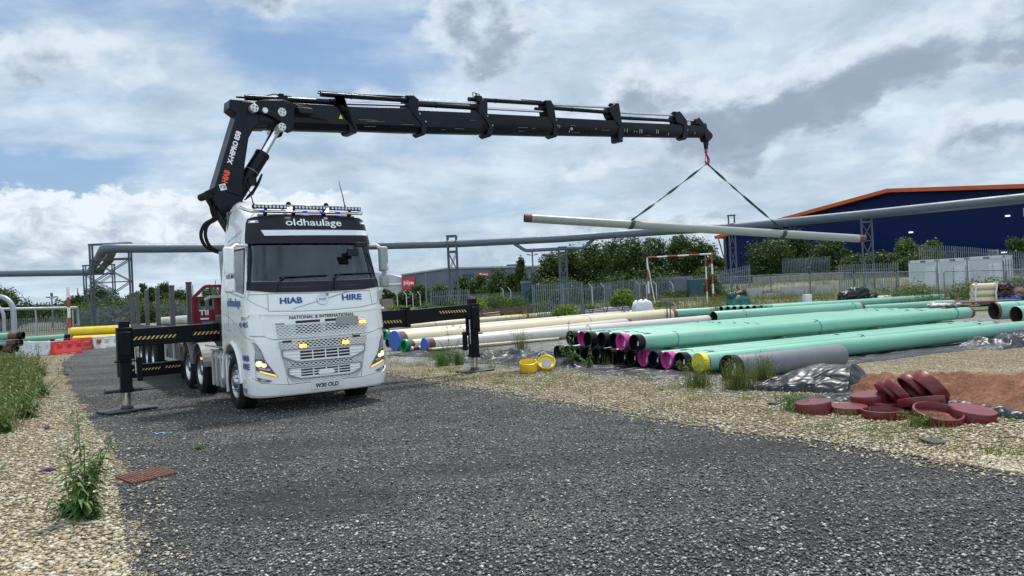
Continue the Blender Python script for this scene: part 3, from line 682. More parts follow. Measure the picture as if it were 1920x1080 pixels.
surftext('lettering', 'FH', 0.76, 1.575, 0.07, 0.022, M_GREYT, gr, off=0.012)

# --- lettering on the door side
def sidetext(txt, s, z, w, h, m, off=0.006, **kw):
    return surftext('lettering', txt, s, z, w, h, m, lorry, off=off, **kw)
sidetext('oldhaulage', -2.17, 1.925, 0.98, 0.20, M_BLUES, off=0.0045, rot=-0.02, bold=0.02)
sidetext('oldhaulage', -2.155, 1.935, 0.98, 0.20, M_BLUET, rot=-0.02, bold=0.015)
sidetext('01TTI', -1.55, 1.66, 0.22, 0.075, M_BLUET, bold=0.02)
sidetext('43 485', -1.58, 1.556, 0.50, 0.095, M_BLUET, bold=0.02)
for t, z in (('HIAB', 0.985), ('HIRE', 0.84)):
    sidetext(t, -1.532, z-0.008, 0.36, 0.10, M_BLUES, off=0.0045, bold=0.03); sidetext(t, -1.52, z, 0.36, 0.10, M_BLUET, bold=0.03)
sidetext('www.oldhaulage.co.uk', -1.95, 3.16, 1.1, 0.085, mat('faded_blue_lettering', (0.35, 0.42, 0.52), 0.4, var=0.02), rot=0.12)
surfpoly('door_handle', [[(-1.40, 1.69), (-1.40, 1.735), (-1.27, 1.75), (-1.25, 1.72), (-1.28, 1.69)]], M_WHITE, lorry, off=0.045, thick=0.05)
surfpoly('door_handle', [[(1.40, 1.69), (1.40, 1.735), (1.27, 1.75), (1.25, 1.72), (1.28, 1.69)]], M_WHITE, lorry, off=0.07, thick=0.08)

# --- headlamps
for sg in (-1, 1):
    p = lambda l: [(sg*a, z) for a, z in l]
    hl = surfpoly('headlamp', [p([(1.245, 1.262), (1.165, 1.225), (1.09, 1.12), (1.03, 0.94), (0.835, 0.645), (1.13, 0.752), (1.19, 0.79), (1.205, 0.97), (1.185, 1.12)])], M_LAMPGL, lorry, off=0.016, thick=0.03)
    surfpoly('daylight_strip', [p([(1.235, 1.25), (1.165, 1.215), (1.10, 1.11), (1.05, 0.965), (1.19, 0.975), (1.175, 1.12)])], M_LAMPGREY, hl, off=0.022, thick=0.012)
    surfpoly('lamp_unit', [p([(1.165+0.058*math.cos(a)-0.035, 0.89+0.052*math.sin(a)) for a in [2*math.pi*i/14 for i in range(14)]])], M_LAMP, hl, off=0.024, thick=0.012)
    surfpoly('lamp_unit', [p([(1.05+0.04*math.cos(a), 0.86+0.035*math.sin(a)) for a in [2*math.pi*i/12 for i in range(12)]])], M_LAMP, hl, off=0.024, thick=0.012)
    surfpoly('lamp_reflector', [p([(1.14, 0.80), (0.98, 0.765), (0.95, 0.79), (1.12, 0.835)])], M_CHROME, hl, off=0.024, thick=0.012)
    surfpoly('indicator_strip', [p([(0.85, 0.652), (1.12, 0.752), (1.12, 0.772), (0.875, 0.685)])], M_AMBER2, hl, off=0.024, thick=0.012)
    surfpoly('fog_lamp', [p([(1.17, 0.668), (0.93, 0.594), (0.985, 0.573), (1.145, 0.605)])], M_LAMPGL, lorry, off=0.036, thick=0.012)
    surfpoly('fog_lamp_lens', [p([(1.10, 0.638), (1.02, 0.613), (1.03, 0.590), (1.11, 0.605)])], M_LED, lorry, off=0.041, thick=0.012)
b = MB(); b.add([surfP(s, z, 0.05) for s, z in ((-1.62, 0.40), (-1.42, 0.38), (-1.42, 0.47), (-1.62, 0.47))] + [surfP(s, z, 0.01) for s, z in ((-1.62, 0.40), (-1.42, 0.38), (-1.42, 0.47), (-1.62, 0.47))], [(0,1,2,3), (7,6,5,4), (0,4,5,1), (1,5,6,2), (2,6,7,3), (3,7,4,0)]); b.build('cab_step', M_GREYT, lorry)

# --- wheel arch lip
for sx in (-1, 1):
    b = MB()
    b2 = [(sx*1.262, 1.42+0.69*math.cos(a), 0.53+0.69*math.sin(a)) for a in [R(0+i*9) for i in range(21)]]
    b2 = [p for p in b2 if p[2] > 0.49]
    b.tube(b2, 0.035, 8)
    b.build('wheel_arch', M_WHITE, lorry)

# --- mirrors
def mirror(sg):
    MX = 1.47 if sg < 0 else 1.37
    arm = MB()
    pth = [(sg*1.14, 0.50, 2.93), (sg*(MX-0.12), 0.42, 2.93), (sg*MX, 0.38, 2.82), (sg*(MX+0.05), 0.37, 2.55), (sg*(MX+0.05), 0.38, 2.30), (sg*(MX+0.01), 0.40, 2.14), (sg*1.22, 0.46, 2.04)]
    P2 = []
    for a, c in zip(pth, pth[1:]):
        for k in range(4): P2.append(tuple(a[i]+(c[i]-a[i])*k/4 for i in range(3)))
    P2.append(pth[-1]); arm.tube(P2, [0.032]*len(P2), 10)
    root = arm.build('mirror', M_WHITE, lorry)
    for z0, z1 in ((2.42, 2.90), (2.12, 2.36)):
        h = MB(); h.box((sg*MX-0.085, 0.34, z0), (sg*MX+0.085, 0.47, z1)); h.build('mirror_housing', M_WHITE if sg < 0 else mat('mirror_grey', (0.30, 0.32, 0.32), 0.4), root, bevel=0.035)
        g = MB(); g.box((sg*MX-0.07, 0.473, z0+0.03), (sg*MX+0.07, 0.478, z1-0.03)); g.build('mirror_glass', M_CHROME, root)
    a = MB(); a.box((sg*MX-0.07, 0.335, 2.36), (sg*MX+0.0, 0.345, 2.42)); a.build('mirror_bracket', M_GREYT, root)
mirror(-1); mirror(1)
b = MB(); b.tube([(0.78, 0.20, 2.95), (0.74, 0.10, 2.93), (0.66, 0.06, 2.86), (0.64, 0.07, 2.80)], 0.02, 8); b.box((0.52, 0.02, 2.70), (0.72, 0.09, 2.84)); b.box((0.66, 0.0, 2.86), (0.86, 0.06, 2.95)); b.build('front_mirror', M_BLACK, lorry, bevel=0.015)

# --- wipers
for s0, s1, z in ((-0.74, 0.10, 2.30), (0.25, 1.05, 2.33)):
    w = MB(); w.tube([surfP(s0, 2.13, 0.05), surfP(s0+0.04, z, 0.06), surfP(s0+0.14, z+0.06, 0.05)], 0.016, 6); w.tube([surfP(s0+0.05+(s1-s0)*k/8, z+0.05+0.02*k/8, 0.03) for k in range(9)], 0.014, 6)
    w.build('wiper', M_BLACK, lorry)
for s in (-0.45, 0.55):
    surfpoly('cowl_slot', [[(s-0.22, 2.165), (s-0.22, 2.185), (s+0.22, 2.185), (s+0.22, 2.165)]], M_HAZB, lorry, off=0.021, thick=0.006)

# --- roof light bars, horns and aerials
bar = MB(); L = []
for k in range(13):
    x = -1.02+2.04*k/12; L.append((x, 0.48+0.05*(x*x), 3.535))
bar.tube([(-1.12, 0.95, 3.66), (-1.10, 0.72, 3.59)]+L+[(1.10, 0.72, 3.59), (1.12, 0.95, 3.66)], 0.028, 10)
rb = bar.build('roof_bar', M_CHROME, lorry)
for x in (-0.78, -0.28, 0.28, 0.78):
    b = MB(); b.bar((x, 0.50, 3.535), (x, 0.62, 3.48), 0.05); b.bar((x, 0.52, 3.535), (x, 0.53, 3.59), 0.04); b.build('bar_bracket', M_BLACK, rb)
for x in (-0.72, 0.0, 0.68):
    b = MB(); b.box((x-0.30, 0.44, 3.580), (x+0.30, 0.53, 3.648)); hb = b.build('light_bar', M_BLACK, lorry, bevel=0.012)
    for i in range(9):
        l = MB(); l.cyl((x-0.26+i*0.065, 0.435, 3.614), (x-0.26+i*0.065, 0.45, 3.614), 0.024, n=8); l.build('led', M_LED, hb)
for x in (-0.86, -0.1, 0.22, 0.52):
    b = MB(); b.box((x-0.045, 0.44, 3.515), (x+0.045, 0.48, 3.55)); b.build('marker_lamp', M_BLUEL, rb, bevel=0.008)
for x in (-0.35, 0.35):
    b = MB(); b.lathe([(0, 0.05), (0.10, 0.03), (0.5, 0.02), (0.55, 0.03), (0.56, 0.0)], (x, 0.58, 3.68), (0, 1, 0), n=12); b.box((x-0.3, 0.55, 3.64), (x+0.3, 0.60, 3.67)); b.build('roof_horn', M_LAMPGREY, lorry)
for x, y, dx in ((-0.93, 0.72, -0.14), (0.73, 0.62, -0.10)):
    b = MB(); b.tube([(x, y, 3.66), (x+dx*0.3, y, 3.85), (x+dx, y, 4.16)], [0.012, 0.009, 0.005], 6); b.cyl((x+0.01, y, 3.60), (x, y, 3.70), 0.035, 0.015, 8); b.build('aerial', M_BLACK, lorry)

# --- cab interior
b = MB(); b.box((-1.15, 0.40, 1.85), (1.15, 0.85, 2.16)); b.box((-1.1, 2.0, 1.2), (1.1, 2.06, 3.7)); b.box((-1.12, 0.5, 1.20), (1.12, 2.05, 1.26)); b.build('dashboard', M_INT, lorry, bevel=0.03)
for x in (-0.62, 0.62):
    b = MB(); b.box((x-0.26, 1.15, 1.65), (x+0.26, 1.65, 1.80)); b.box((x-0.25, 1.58, 1.75), (x+0.25, 1.70, 2.45)); b.box((x-0.14, 1.58, 2.45), (x+0.14, 1.67, 2.68)); b.box((x-0.18, 1.2, 1.22), (x+0.18, 1.6, 1.66)); b.build('seat', M_INT, lorry, bevel=0.05)
b = MB(); b.tube([(-0.62+0.23*math.cos(t), 0.95-0.08*math.sin(t), 2.22+0.19*math.sin(t)) for t in [2*math.pi*i/24 for i in range(25)]], 0.018, 8, caps=False); b.bar((-0.83, 0.95, 2.22), (-0.41, 0.95, 2.22), 0.04); b.bar((-0.62, 0.95, 2.22), (-0.62, 0.75, 1.95), 0.07); b.build('steering_wheel', M_BLACK, lorry)
b = MB(); b.box((-0.05, 0.60, 2.16), (0.04, 0.66, 2.34)); b.build('dash_camera', M_BLACK, lorry, bevel=0.01)

# --- wheels
def wheel(x, y, r, out, deep):
    """out: -1 for the side facing left in the picture"""
    w = 0.34; x1 = x; x0 = x+ w*(-out)   # x1 = outer face
    ax = (1, 0, 0)
    s = -out
    tp = [(0.045, 0.315), (0.0, 0.36), (-0.005, 0.44), (0.02, r-0.045), (0.055, r-0.008), (0.08, r), (w-0.08, r), (w-0.055, r-0.008), (w-0.02, r-0.045), (w, 0.42), (w-0.03, 0.30)]
    b = MB(); b.lathe([(h*s, rr) for h, rr in tp], (x1, y, r-0.012), ax, n=48)
    for i in range(56):   # shoulder tread blocks
        a = 2*math.pi*i/56; 
        for h0, h1 in ((0.055, 0.13), (w-0.13, w-0.055)):
            c, sn = math.cos(a), math.sin(a); m = Matrix.Translation((x1, y, r-0.012)) @ Matrix.Rotation(a, 4, 'X')
            b.box((min(h0*s, h1*s), -0.018, r-0.012), (max(h0*s, h1*s), 0.018, r+0.008), m)
    t = b.build('tyre', M_RUBBER, None)
    if deep: rp = [(0.03, 0.318), (0.02, 0.30), (0.05, 0.285), (0.14, 0.275), (0.17, 0.24), (0.175, 0.18), (0.15, 0.155), (0.06, 0.12), (0.03, 0.10), (0.03, 0.0)]
    else: rp = [(0.03, 0.318), (0.018, 0.30), (0.06, 0.285), (0.095, 0.27), (0.075, 0.235), (0.035, 0.20), (0.022, 0.15), (0.03, 0.145), (-0.01, 0.11), (-0.03, 0.07), (-0.03, 0.0)]
    q = MB(); q.lathe([(h*s, rr) for h, rr in rp], (x1, y, r-0.012), ax, n=40); rim = q.build('rim', M_RIM, None)
    hb = MB(); hd = 0.172 if deep else 0.024
    for i in range(10):
        a = 2*math.pi*i/10+0.2; cy_, cz_ = y+0.168*math.cos(a), r-0.012+0.168*math.sin(a); hb.cyl((x1+s*(hd+0.01), cy_, cz_), (x1+s*(hd-0.04), cy_, cz_), 0.017, 0.014, n=6)
    nuts = hb.build('wheel_nuts', M_STEEL, rim)
    hol = MB()
    for i in range(10):
        a = 2*math.pi*i/10+0.52; cy_, cz_ = y+0.235*math.cos(a), r-0.012+0.235*math.sin(a); hd2 = (0.172 if deep else 0.070); hol.cyl((x1+s*(hd2-0.006), cy_, cz_), (x1+s*(hd2+0.02), cy_, cz_), 0.022, n=10)
    hol.build('rim_holes', M_HAZB, rim)
    root = empty('wheel'); root.parent = lorry
    for o in (t, rim): o.parent = root
    return root
for x, sg in ((-1.235, -1), (1.235, 1)):
    wheel(x, 1.37, 0.52, sg, False); wheel(x+0.02*-sg, 4.60, 0.52, sg, True); wheel(x+0.02*-sg, 5.97, 0.52, sg, True)

# --- chassis, tank, mudguards
b = MB()
for x in (-0.42, 0.42): b.box((x-0.045, 0.8, 0.68), (x+0.045, 6.9, 0.96))
for y in (2.2, 3.6, 5.25, 6.7): b.box((-0.42, y-0.06, 0.72), (0.42, y+0.06, 0.92))
for y in (1.37, 4.60, 5.97): b.cyl((-1.0, y, 0.52), (1.0, y, 0.52), 0.10, n=12)
b.build('chassis', M_BLACK, lorry, bevel=0.01)
b = MB(); b.box((-1.21, 1.97, 0.30), (-0.55, 3.35, 0.985)); tank = b.build('fuel_tank', M_ALU, lorry, bevel=0.10)
for y in (2.55, 2.95, 3.28):
    t = MB(); t.box((-1.225, y-0.035, 0.29), (-0.54, y+0.035, 1.0)); t.build('tank_strap', M_TRAILW, tank, bevel=0.05)
b = MB(); b.box((0.60, 2.2, 0.30), (1.21, 3.6, 0.98)); b.build('fuel_tank', M_ALU, lorry, bevel=0.10)
b = MB(); b.box((-1.25, 1.90, 0.28), (-1.20, 1.965, 1.02)); b.build('side_fairing', M_WHITE, lorry, bevel=0.01)
b = MB(); b.box((-1.2, 2.1, 1.00), (-0.4, 3.5, 1.03)); b.box((0.4, 2.1, 1.00), (1.2, 3.5, 1.03)); b.tube([(-1.2, 2.15, 1.09), (-1.2, 3.9, 1.09)], 0.02, 8); b.build('catwalk', M_STEEL, lorry)
for sx in (-1, 1):
    for y in (4.60, 5.97):
        b = MB(); pts = [(y+0.60*math.cos(a), 0.52+0.60*math.sin(a)) for a in [R(10+i*10) for i in range(17)]]; pin = [(y+0.585*math.cos(a), 0.52+0.585*math.sin(a)) for a in [R(10+i*10) for i in range(17)]][::-1]
        for i in range(16):
            b.prism([pts[i], pts[i+1], pin[15-i], pin[16-i]], lambda a, c, t: (sx*t, a, c), 0.90, 1.245)
        b.build('mudguard', mat('mudguard_grey', (0.20, 0.20, 0.20), 0.6, dirt=0.4), lorry)
    b = MB(); b.box((sx*1.08-0.16, 6.62, 0.18), (sx*1.08+0.16, 6.64, 0.95)); b.build('mudflap', M_RUBBER, lorry)
b = MB(); b.box((-1.27, 4.10, 0.78), (-1.24, 4.15, 0.82)); b.build('side_marker_lamp', M_AMBER2, lorry)
b = MB(); b.box((-0.5, 4.8, 0.98), (0.5, 5.7, 1.14)); b.build('fifth_wheel', M_BLACK, lorry, bevel=0.03)

# ---------------------------------------------------------------- loader crane (mounted on the lorry)
CA = math.atan2(0.63704762, 0.77082445)-YAW
ddx, ddy = math.cos(CA), math.sin(CA)
def CR(a, z, t=0.0): return (ddx*a + ddy*t, 2.75 + ddy*a - ddx*t, z)
def crp(name, poly, w, m, parent=None, bevel=0.012, mat2=None):
    b = MB(); b.prism(poly, lambda a, z, t: CR(a, z, t), -w/2, w/2); return b.build(name, m, parent or lorry, bevel=bevel)
b = MB(); b.cyl(CR(0, 1.0), CR(0, 1.55), 0.42, n=28); b.cyl(CR(0, 1.55), CR(0, 2.7), 0.27, 0.24, n=28); b.box((-1.12, 2.42, 0.98), (1.12, 3.08, 1.20)); b.box((-1.0, 2.62, 1.20), (1.0, 3.25, 1.62)); b.build('crane_column', M_CRANE, lorry, bevel=0.02)
b = MB(); b.box((-1.16, 2.46, 1.08), (-0.72, 3.1, 1.72)); b.box((-1.06, 2.3, 1.72), (-0.80, 2.6, 1.86)); b.build('valve_block', M_BLACK, lorry, bevel=0.02)
b = MB(); b.box((-1.02, 2.38, 2.0), (-0.86, 2.5, 2.1)); b.cyl((-1.10, 2.34, 1.6), (-1.16, 2.30, 2.96), 0.055, n=14); b.build('stand_pipe', M_STEEL, lorry)
main = crp('main_boom', [(-0.30, 6.02), (-0.636, 5.993), (-0.747, 5.701), (-1.262, 4.114), (-1.318, 4.036), (-1.05, 3.55), (-0.35, 2.35), (0.25, 2.35), (0.25, 2.75), (-0.643, 3.68), (-0.689, 4.034), (-0.614, 4.721), (-0.513, 5.259), (-0.394, 5.475), (-0.114, 5.679), (0.053, 5.794)], 0.40, M_CRANE, bevel=0.03)
def hexbox(name, p0t, p0b, p1t, p1b, w, parent, m=M_CRANE):
    """telescope section with a keeled underside"""
    def sec(t, bt):
        h = (Vector(t)-Vector(bt)); T_ = Vector(t); B_ = Vector(bt)
        def at(k): q = B_+h*k; return (q.x, q.y)
        return [(at(1.0), -w/2*0.94), (at(1.0), w/2*0.94), (at(0.96), w/2), (at(0.24), w/2), (at(0.05), w*0.30), (at(0.0), w*0.2), (at(0.0), -w*0.2), (at(0.05), -w*0.30), (at(0.24), -w/2), (at(0.96), -w/2)]
    A = [CR(q[0], q[1], t) for q, t in sec(p0t, p0b)]; B = [CR(q[0], q[1], t) for q, t in sec(p1t, p1b)]; n = len(A)
    b = MB(); b.add(A+B, [tuple(range(n))[::-1], tuple(range(n, 2*n))]+[(i, (i+1)%n, n+(i+1)%n, n+i) for i in range(n)])
    return b.build(name, m, parent, bevel=0.006)
jib = crp('jib_boom', [(-0.855, 6.002), (-0.882, 5.808), (-0.651, 5.65), (-0.362, 5.478), (-0.10, 5.50), (-0.10, 6.05)], 0.36, M_CRANE, bevel=0.02)
hexbox('jib_section', (-0.3, 6.035), (-0.3, 5.49), (1.746, 6.180), (1.721, 5.640), 0.44, jib)
secs = [((1.60, 6.165), (1.60, 5.665), (3.379, 6.343), (3.350, 5.786), .40), ((3.30, 6.305), (3.30, 5.785), (5.463, 6.483), (5.433, 5.961), .365), ((5.40, 6.475), (5.40, 5.965), (7.889, 6.675), (7.858, 6.160), .33),
        ((7.80, 6.660), (7.80, 6.185), (10.498, 6.871), (10.467, 6.415), .30), ((10.45, 6.835), (10.45, 6.41), (13.662, 7.104), (13.631, 6.694), .265), ((13.60, 7.095), (13.60, 6.70), (14.990, 7.217), (14.960, 6.825), .23)]
for a_, b_, c_, d_, w in secs: hexbox('jib_section', a_, b_, c_, d_, w, jib)
link = [(-0.429, 5.895), (-0.371, 5.996), (-0.227, 6.046), (0.198, 6.101), (0.46, 6.004), (0.416, 5.772), (0.399, 5.543), (0.36, 5.46), (0.267, 5.42), (0.18, 5.455), (0.111, 5.641), (-0.048, 5.719), (-0.207, 5.77), (-0.381, 5.781)]
for t in (-0.275, 0.275):
    b = MB(); b.prism(link, lambda a, z, q: CR(a, z, q), t-0.025, t+0.025); b.build('link_plate', M_CRANE, lorry, bevel=0.012)
pins = MB()
for (a, z), r in zip([(-0.417, 5.85), (-0.199, 5.83), (0.155, 5.835), (0.141, 5.53)], (0.085, 0.06, 0.09, 0.085)):
    pins.cyl(CR(a, z, 0.325), CR(a, z, -0.325), r, n=20)
pins.build('hinge_pins', mat('pin_silver', (0.55, 0.56, 0.55), 0.35, 0.5), lorry, bevel=0.01)
bolts = MB()
for a, z in [(-0.417, 5.85), (0.155, 5.835), (0.141, 5.53)]:
    for k in range(4):
        an = k*math.pi/2+0.6; bolts.cyl(CR(a+0.045*math.cos(an), z+0.045*math.sin(an), 0.326), CR(a+0.045*math.cos(an), z+0.045*math.sin(an), 0.335), 0.014, n=6)
bolts.build('pin_bolts', M_BLACK, lorry)
# slanted stiffener on the jib's flank
crp('jib_stiffener', [(0.40, 6.06), (0.75, 6.04), (1.2, 5.80), (0.5, 5.83)], 0.49, M_CRANE, jib, bevel=0.01)
b = MB(); b.prism([(0.45, 5.97), (0.80, 5.99), (0.83, 5.86), (0.52, 5.85)], lambda a, z, t: CR(a, z, t), 0.22, 0.38); b.build('sensor_box', M_BLACK, lorry, bevel=0.02)
# lift cylinder
cyl = MB(); cyl.cyl(CR(-0.78, 4.05), CR(-0.20, 4.955), 0.145, n=24); cyl.cyl(CR(-0.205, 4.945), CR(-0.165, 5.01), 0.155, 0.150, n=24); cyl.cyl(CR(-1.0, 3.72), CR(-0.78, 4.05), 0.13, n=20)
lc = cyl.build('lift_cylinder', M_CRANE, lorry, bevel=0.008)
b = MB(); b.cyl(CR(-0.17, 5.0), CR(0.141, 5.53), 0.085, n=20); b.build('piston_rod', M_CHROME, lc)
b = MB(); b.lathe([(0, 0.147), (0, 0.150), (0.012, 0.150), (0.012, 0.147)], CR(-0.42, 4.61), Vector(CR(-0.2, 4.955))-Vector(CR(-0.78, 4.05)), n=24); b.build('cylinder_band', M_GREYT, lc)
b = MB(); b.tube([CR(-0.60, 4.05, 0.16), CR(-0.45, 4.22, 0.17), CR(-0.33, 4.42, 0.16), CR(-0.26, 4.55, 0.14)], 0.022, 6); b.tube([CR(-0.66, 4.0, 0.2), CR(-0.5, 4.12, 0.22), CR(-0.36, 4.34, 0.2), CR(-0.28, 4.5, 0.16)], 0.018, 6); b.box((-0.55, 2.42, 4.30), (-0.40, 2.56, 4.46)); b.tube([CR(-1.0, 4.15, 0.21), CR(-0.88, 4.12, 0.23), CR(-0.75, 4.08, 0.22), CR(-0.62, 4.1, 0.2)], 0.012, 6); b.build('hydraulic_hoses', M_RUBBER, lc)
# hose loop at the foot of the boom
b = MB()
for o_ in (0.0, 0.06):
    pts = [CR(-1.30+o_, 4.05, 0.05), CR(-1.27+o_, 3.75, 0.1), CR(-1.25+o_, 3.62, 0.1), CR(-1.42+o_, 3.50, 0.1), CR(-1.50+o_*1.4, 3.30, 0.1), CR(-1.44+o_*1.4, 3.10, 0.1), CR(-1.28+o_, 2.99, 0.1), CR(-1.08, 2.93, 0.1), CR(-0.9, 2.85, 0.1)]
    q = []
    for i in range(len(pts)-1):
        p0 = Vector(pts[max(0, i-1)]); p1 = Vector(pts[i]); p2 = Vector(pts[i+1]); p3 = Vector(pts[min(len(pts)-1, i+2)])
        for k in range(5):
            t = k/5; q.append(0.5*((2*p1)+(-p0+p2)*t+(2*p0-5*p1+4*p2-p3)*t*t+(-p0+3*p1-3*p2+p3)*t**3))
    q.append(Vector(pts[-1])); b.tube(q, 0.034, 8)
b.cyl(CR(-1.36, 4.07, 0.24), CR(-1.36, 4.07, -0.24), 0.075, n=14); b.cyl(CR(-1.25, 4.15, 0.26), CR(-1.25, 4.15, -0.26), 0.06, n=14)
b.build('hose_loop', M_RUBBER, lorry)
# telescope rams on top: (a0, z0, a1, z1, radius, material, side)
rams = [(-0.684, 6.096, -0.507, 6.11, .02, M_CRANE, .05), (-0.507, 6.11, 1.494, 6.27, .06, M_CRANE, .05), (0.67, 6.129, 1.40, 6.17, .045, M_CHROME, -0.1), (1.155, 6.405, 3.334, 6.56, .055, M_CRANE, .04), (1.55, 6.255, 3.30, 6.43, .036, M_CHROME, .07),
        (3.544, 6.585, 5.349, 6.735, .040, M_CHROME, .04), (3.568, 6.49, 5.344, 6.625, .055, M_CRANE, .05), (5.681, 6.656, 7.70, 6.815, .034, M_CHROME, .05), (5.166, 6.83, 7.75, 7.04, .055, M_CRANE, .04),
        (7.987, 7.054, 10.35, 7.267, .040, M_CHROME, .04), (7.981, 6.954, 10.40, 7.121, .055, M_CRANE, .04), (10.725, 7.166, 13.40, 7.384, .034, M_CHROME, .04), (10.177, 6.96, 13.426, 7.216, .052, M_CRANE, .04), (13.9, 7.293, 14.52, 7.335, .034, M_CHROME, .03),
        (7.40, 6.86, 7.80, 6.89, .045, M_CRANE, .04)]
for a0, z0, a1, z1, r, m, t in rams:
    b = MB(); b.cyl(CR(a0, z0, t), CR(a1, z1, t), r, n=14)
    if m is M_CRANE:
        L_ = a1-a0; b.cyl(CR(a0+L_*0.33, z0+(z1-z0)*0.33, t), CR(a0+L_*0.33+0.03, z0+(z1-z0)*0.33+0.002, t), r*1.12, n=14); b.cyl(CR(a1-0.15, z1-0.01, t), CR(a1, z1, t), r*1.15, n=14)
    b.build('telescope_ram' if m is M_CRANE else 'ram_rod', m, jib)
b = MB()
for pts in ([(1.155, 6.40), (1.08, 6.41), (1.10, 6.46), (1.5, 6.48), (3.3, 6.615)], [(-0.45, 6.17), (-0.1, 6.19), (0.1, 6.26), (0.25, 6.26)], [(0.35, 6.26), (0.48, 6.25), (0.5, 6.12), (0.6, 6.10)], [(5.30, 6.90), (5.28, 7.0), (5.40, 7.01), (5.44, 6.92)], [(5.38, 6.9), (5.38, 6.99), (5.50, 6.99), (5.52, 6.92)], [(2.3, 6.54), (3.2, 6.63), (3.35, 6.62)], [(6.9, 7.04), (7.6, 7.09), (7.75, 7.08)], [(10.3, 7.30), (10.38, 7.39), (10.5, 7.38)], [(13.3, 7.42), (13.36, 7.5), (13.45, 7.48)]):
    b.tube([CR(a, z, 0.06) for a, z in pts], 0.012, 6)
for a, z in ((0.25, 6.20), (0.33, 6.17), (3.35, 6.58), (5.42, 6.86), (5.50, 6.86), (10.45, 7.30), (13.42, 7.42)):
    x, y, _ = CR(a, z, 0.05); b.box((x-0.05, y-0.06, z-0.06), (x+0.05, y+0.06, z+0.08))
b.tube([CR(-0.05, 6.02, 0.23), CR(0.2, 6.12, 0.25), CR(0.45, 6.05, 0.25), CR(0.62, 5.96, 0.30)], 0.014, 6)
b.build('hydraulic_lines', M_RUBBER, jib)
collars = [([(1.44, 6.345), (1.607, 6.367), (1.624, 6.114), (1.72, 5.66), (1.76, 5.60), (1.888, 5.590), (1.913, 5.736), (1.70, 6.05), (1.595, 6.20), (1.415, 6.19)], .46),
           ([(3.34, 6.647), (3.423, 6.658), (3.572, 6.57), (3.571, 6.39), (3.511, 6.204), (3.754, 6.015), (3.76, 5.859), (3.697, 5.735), (3.601, 5.785), (3.64, 5.97), (3.348, 6.268), (3.287, 6.426)], .42),
           ([(5.414, 6.746), (5.532, 6.851), (5.656, 6.777), (5.637, 6.44), (5.785, 6.199), (5.798, 6.019), (5.704, 5.900), (5.594, 5.963), (5.68, 6.164), (5.48, 6.40), (5.352, 6.483)], .385),
           ([(7.694, 7.106), (7.88, 7.13), (7.985, 7.005), (8.039, 6.664), (8.091, 6.587), (8.11, 6.444), (8.096, 6.208), (8.019, 6.12), (7.898, 6.176), (7.96, 6.432), (7.752, 6.665)], .35),
           ([(10.513, 7.395), (10.679, 7.408), (10.766, 6.844), (10.883, 6.714), (10.802, 6.449), (10.77, 6.259), (10.67, 6.24), (10.58, 6.257), (10.571, 6.426), (10.66, 6.722), (10.417, 6.89), (10.268, 7.097), (10.318, 7.244)], .315),
           ([(13.471, 7.497), (13.62, 7.531), (13.97, 7.262), (14.002, 7.016), (13.98, 6.734), (13.848, 6.624), (13.679, 6.664), (13.79, 6.964), (13.761, 7.115), (13.421, 7.139), (13.337, 7.313)], .285),
           ([(14.485, 7.383), (14.67, 7.452), (14.917, 7.289), (15.05, 7.304), (15.041, 7.191), (14.472, 7.224)], .24)]
for poly, w in collars:
    c = crp('collar', poly, w, M_CRANE, jib, bevel=0.012)
bt = MB()
for a, z, w in ((3.57, 6.23, .43), (3.73, 6.06, .43), (5.62, 6.42, .395), (5.77, 6.2, .395), (8.04, 6.60, .36), (8.08, 6.45, .36), (10.73, 6.33, .32), (13.96, 6.95, .29)):
    bt.cyl(CR(a, z, w/2-0.01), CR(a, z, w/2+0.012), 0.022, n=8)
bt.build('collar_bolts', M_STEEL, jib)
crp('boom_tip', [(14.885, 7.206), (15.05, 7.304), (15.089, 7.132), (15.369, 6.968), (15.38, 6.90), (15.334, 6.83), (15.246, 6.763), (15.13, 6.69), (15.001, 6.70), (14.94, 6.827)], 0.25, M_CRANE, jib, bevel=0.02)
b = MB()
for a, w in ((0.0, 1), (1, 1), (2, 1), (3, 1), (4, 1)): pass
for (a, z), l, t in (((8.155, 6.442), .05, .17), ((8.537, 6.357), .05, .17), ((9.6, 6.52), .02, .17), ((10.86, 6.63), .06, .155), ((10.98, 6.64), .07, .155), ((11.30, 6.63), .03, .155), ((11.42, 6.64), .03, .155), ((11.56, 6.68), .08, .155), ((11.65, 6.69), .08, .155), ((12.36, 6.75), .075, .155), ((12.44, 6.755), .075, .155), ((12.94, 6.73), .05, .155), ((14.35, 6.90), .045, .135)):
    b.bar(CR(a-0.01, z-l, t), CR(a+0.012, z+l*0.6, t), 0.022, 0.008)
rs_ = random.Random(9)
for k_ in range(15):   # long thin rubs left by the sliding sections
    a = rs_.uniform(1.9, 13.2); z_ = 5.72+(a-2.0)*0.083+rs_.uniform(0.02, 0.38)*(1-0.02*a); w_ = 0.20 if a < 3.3 else .1855 if a < 5.4 else .168 if a < 7.8 else .153 if a < 10.4 else .136
    l = rs_.uniform(0.08, 0.5); b.bar(CR(a, z_, w_), CR(a+l, z_+l*0.083, w_), 0.004, rs_.uniform(0.004, 0.009), up=(0, 1, 0))
b.cyl(CR(8.63, 6.42, .14), CR(8.63, 6.42, .172), 0.042, n=12)
b.build('paint_scrapes', mat('scrape_beige', (0.36, 0.35, 0.32), 0.7), jib)
b = MB(); b.add([CR(1.47, 5.87, .225), CR(1.57, 5.88, .225), CR(1.515, 5.97, .225)], [(0, 1, 2)]); b.build('warning_sign', mat('warning_yellow', (0.75, 0.55, 0.02), 0.5), jib, recalc=False)
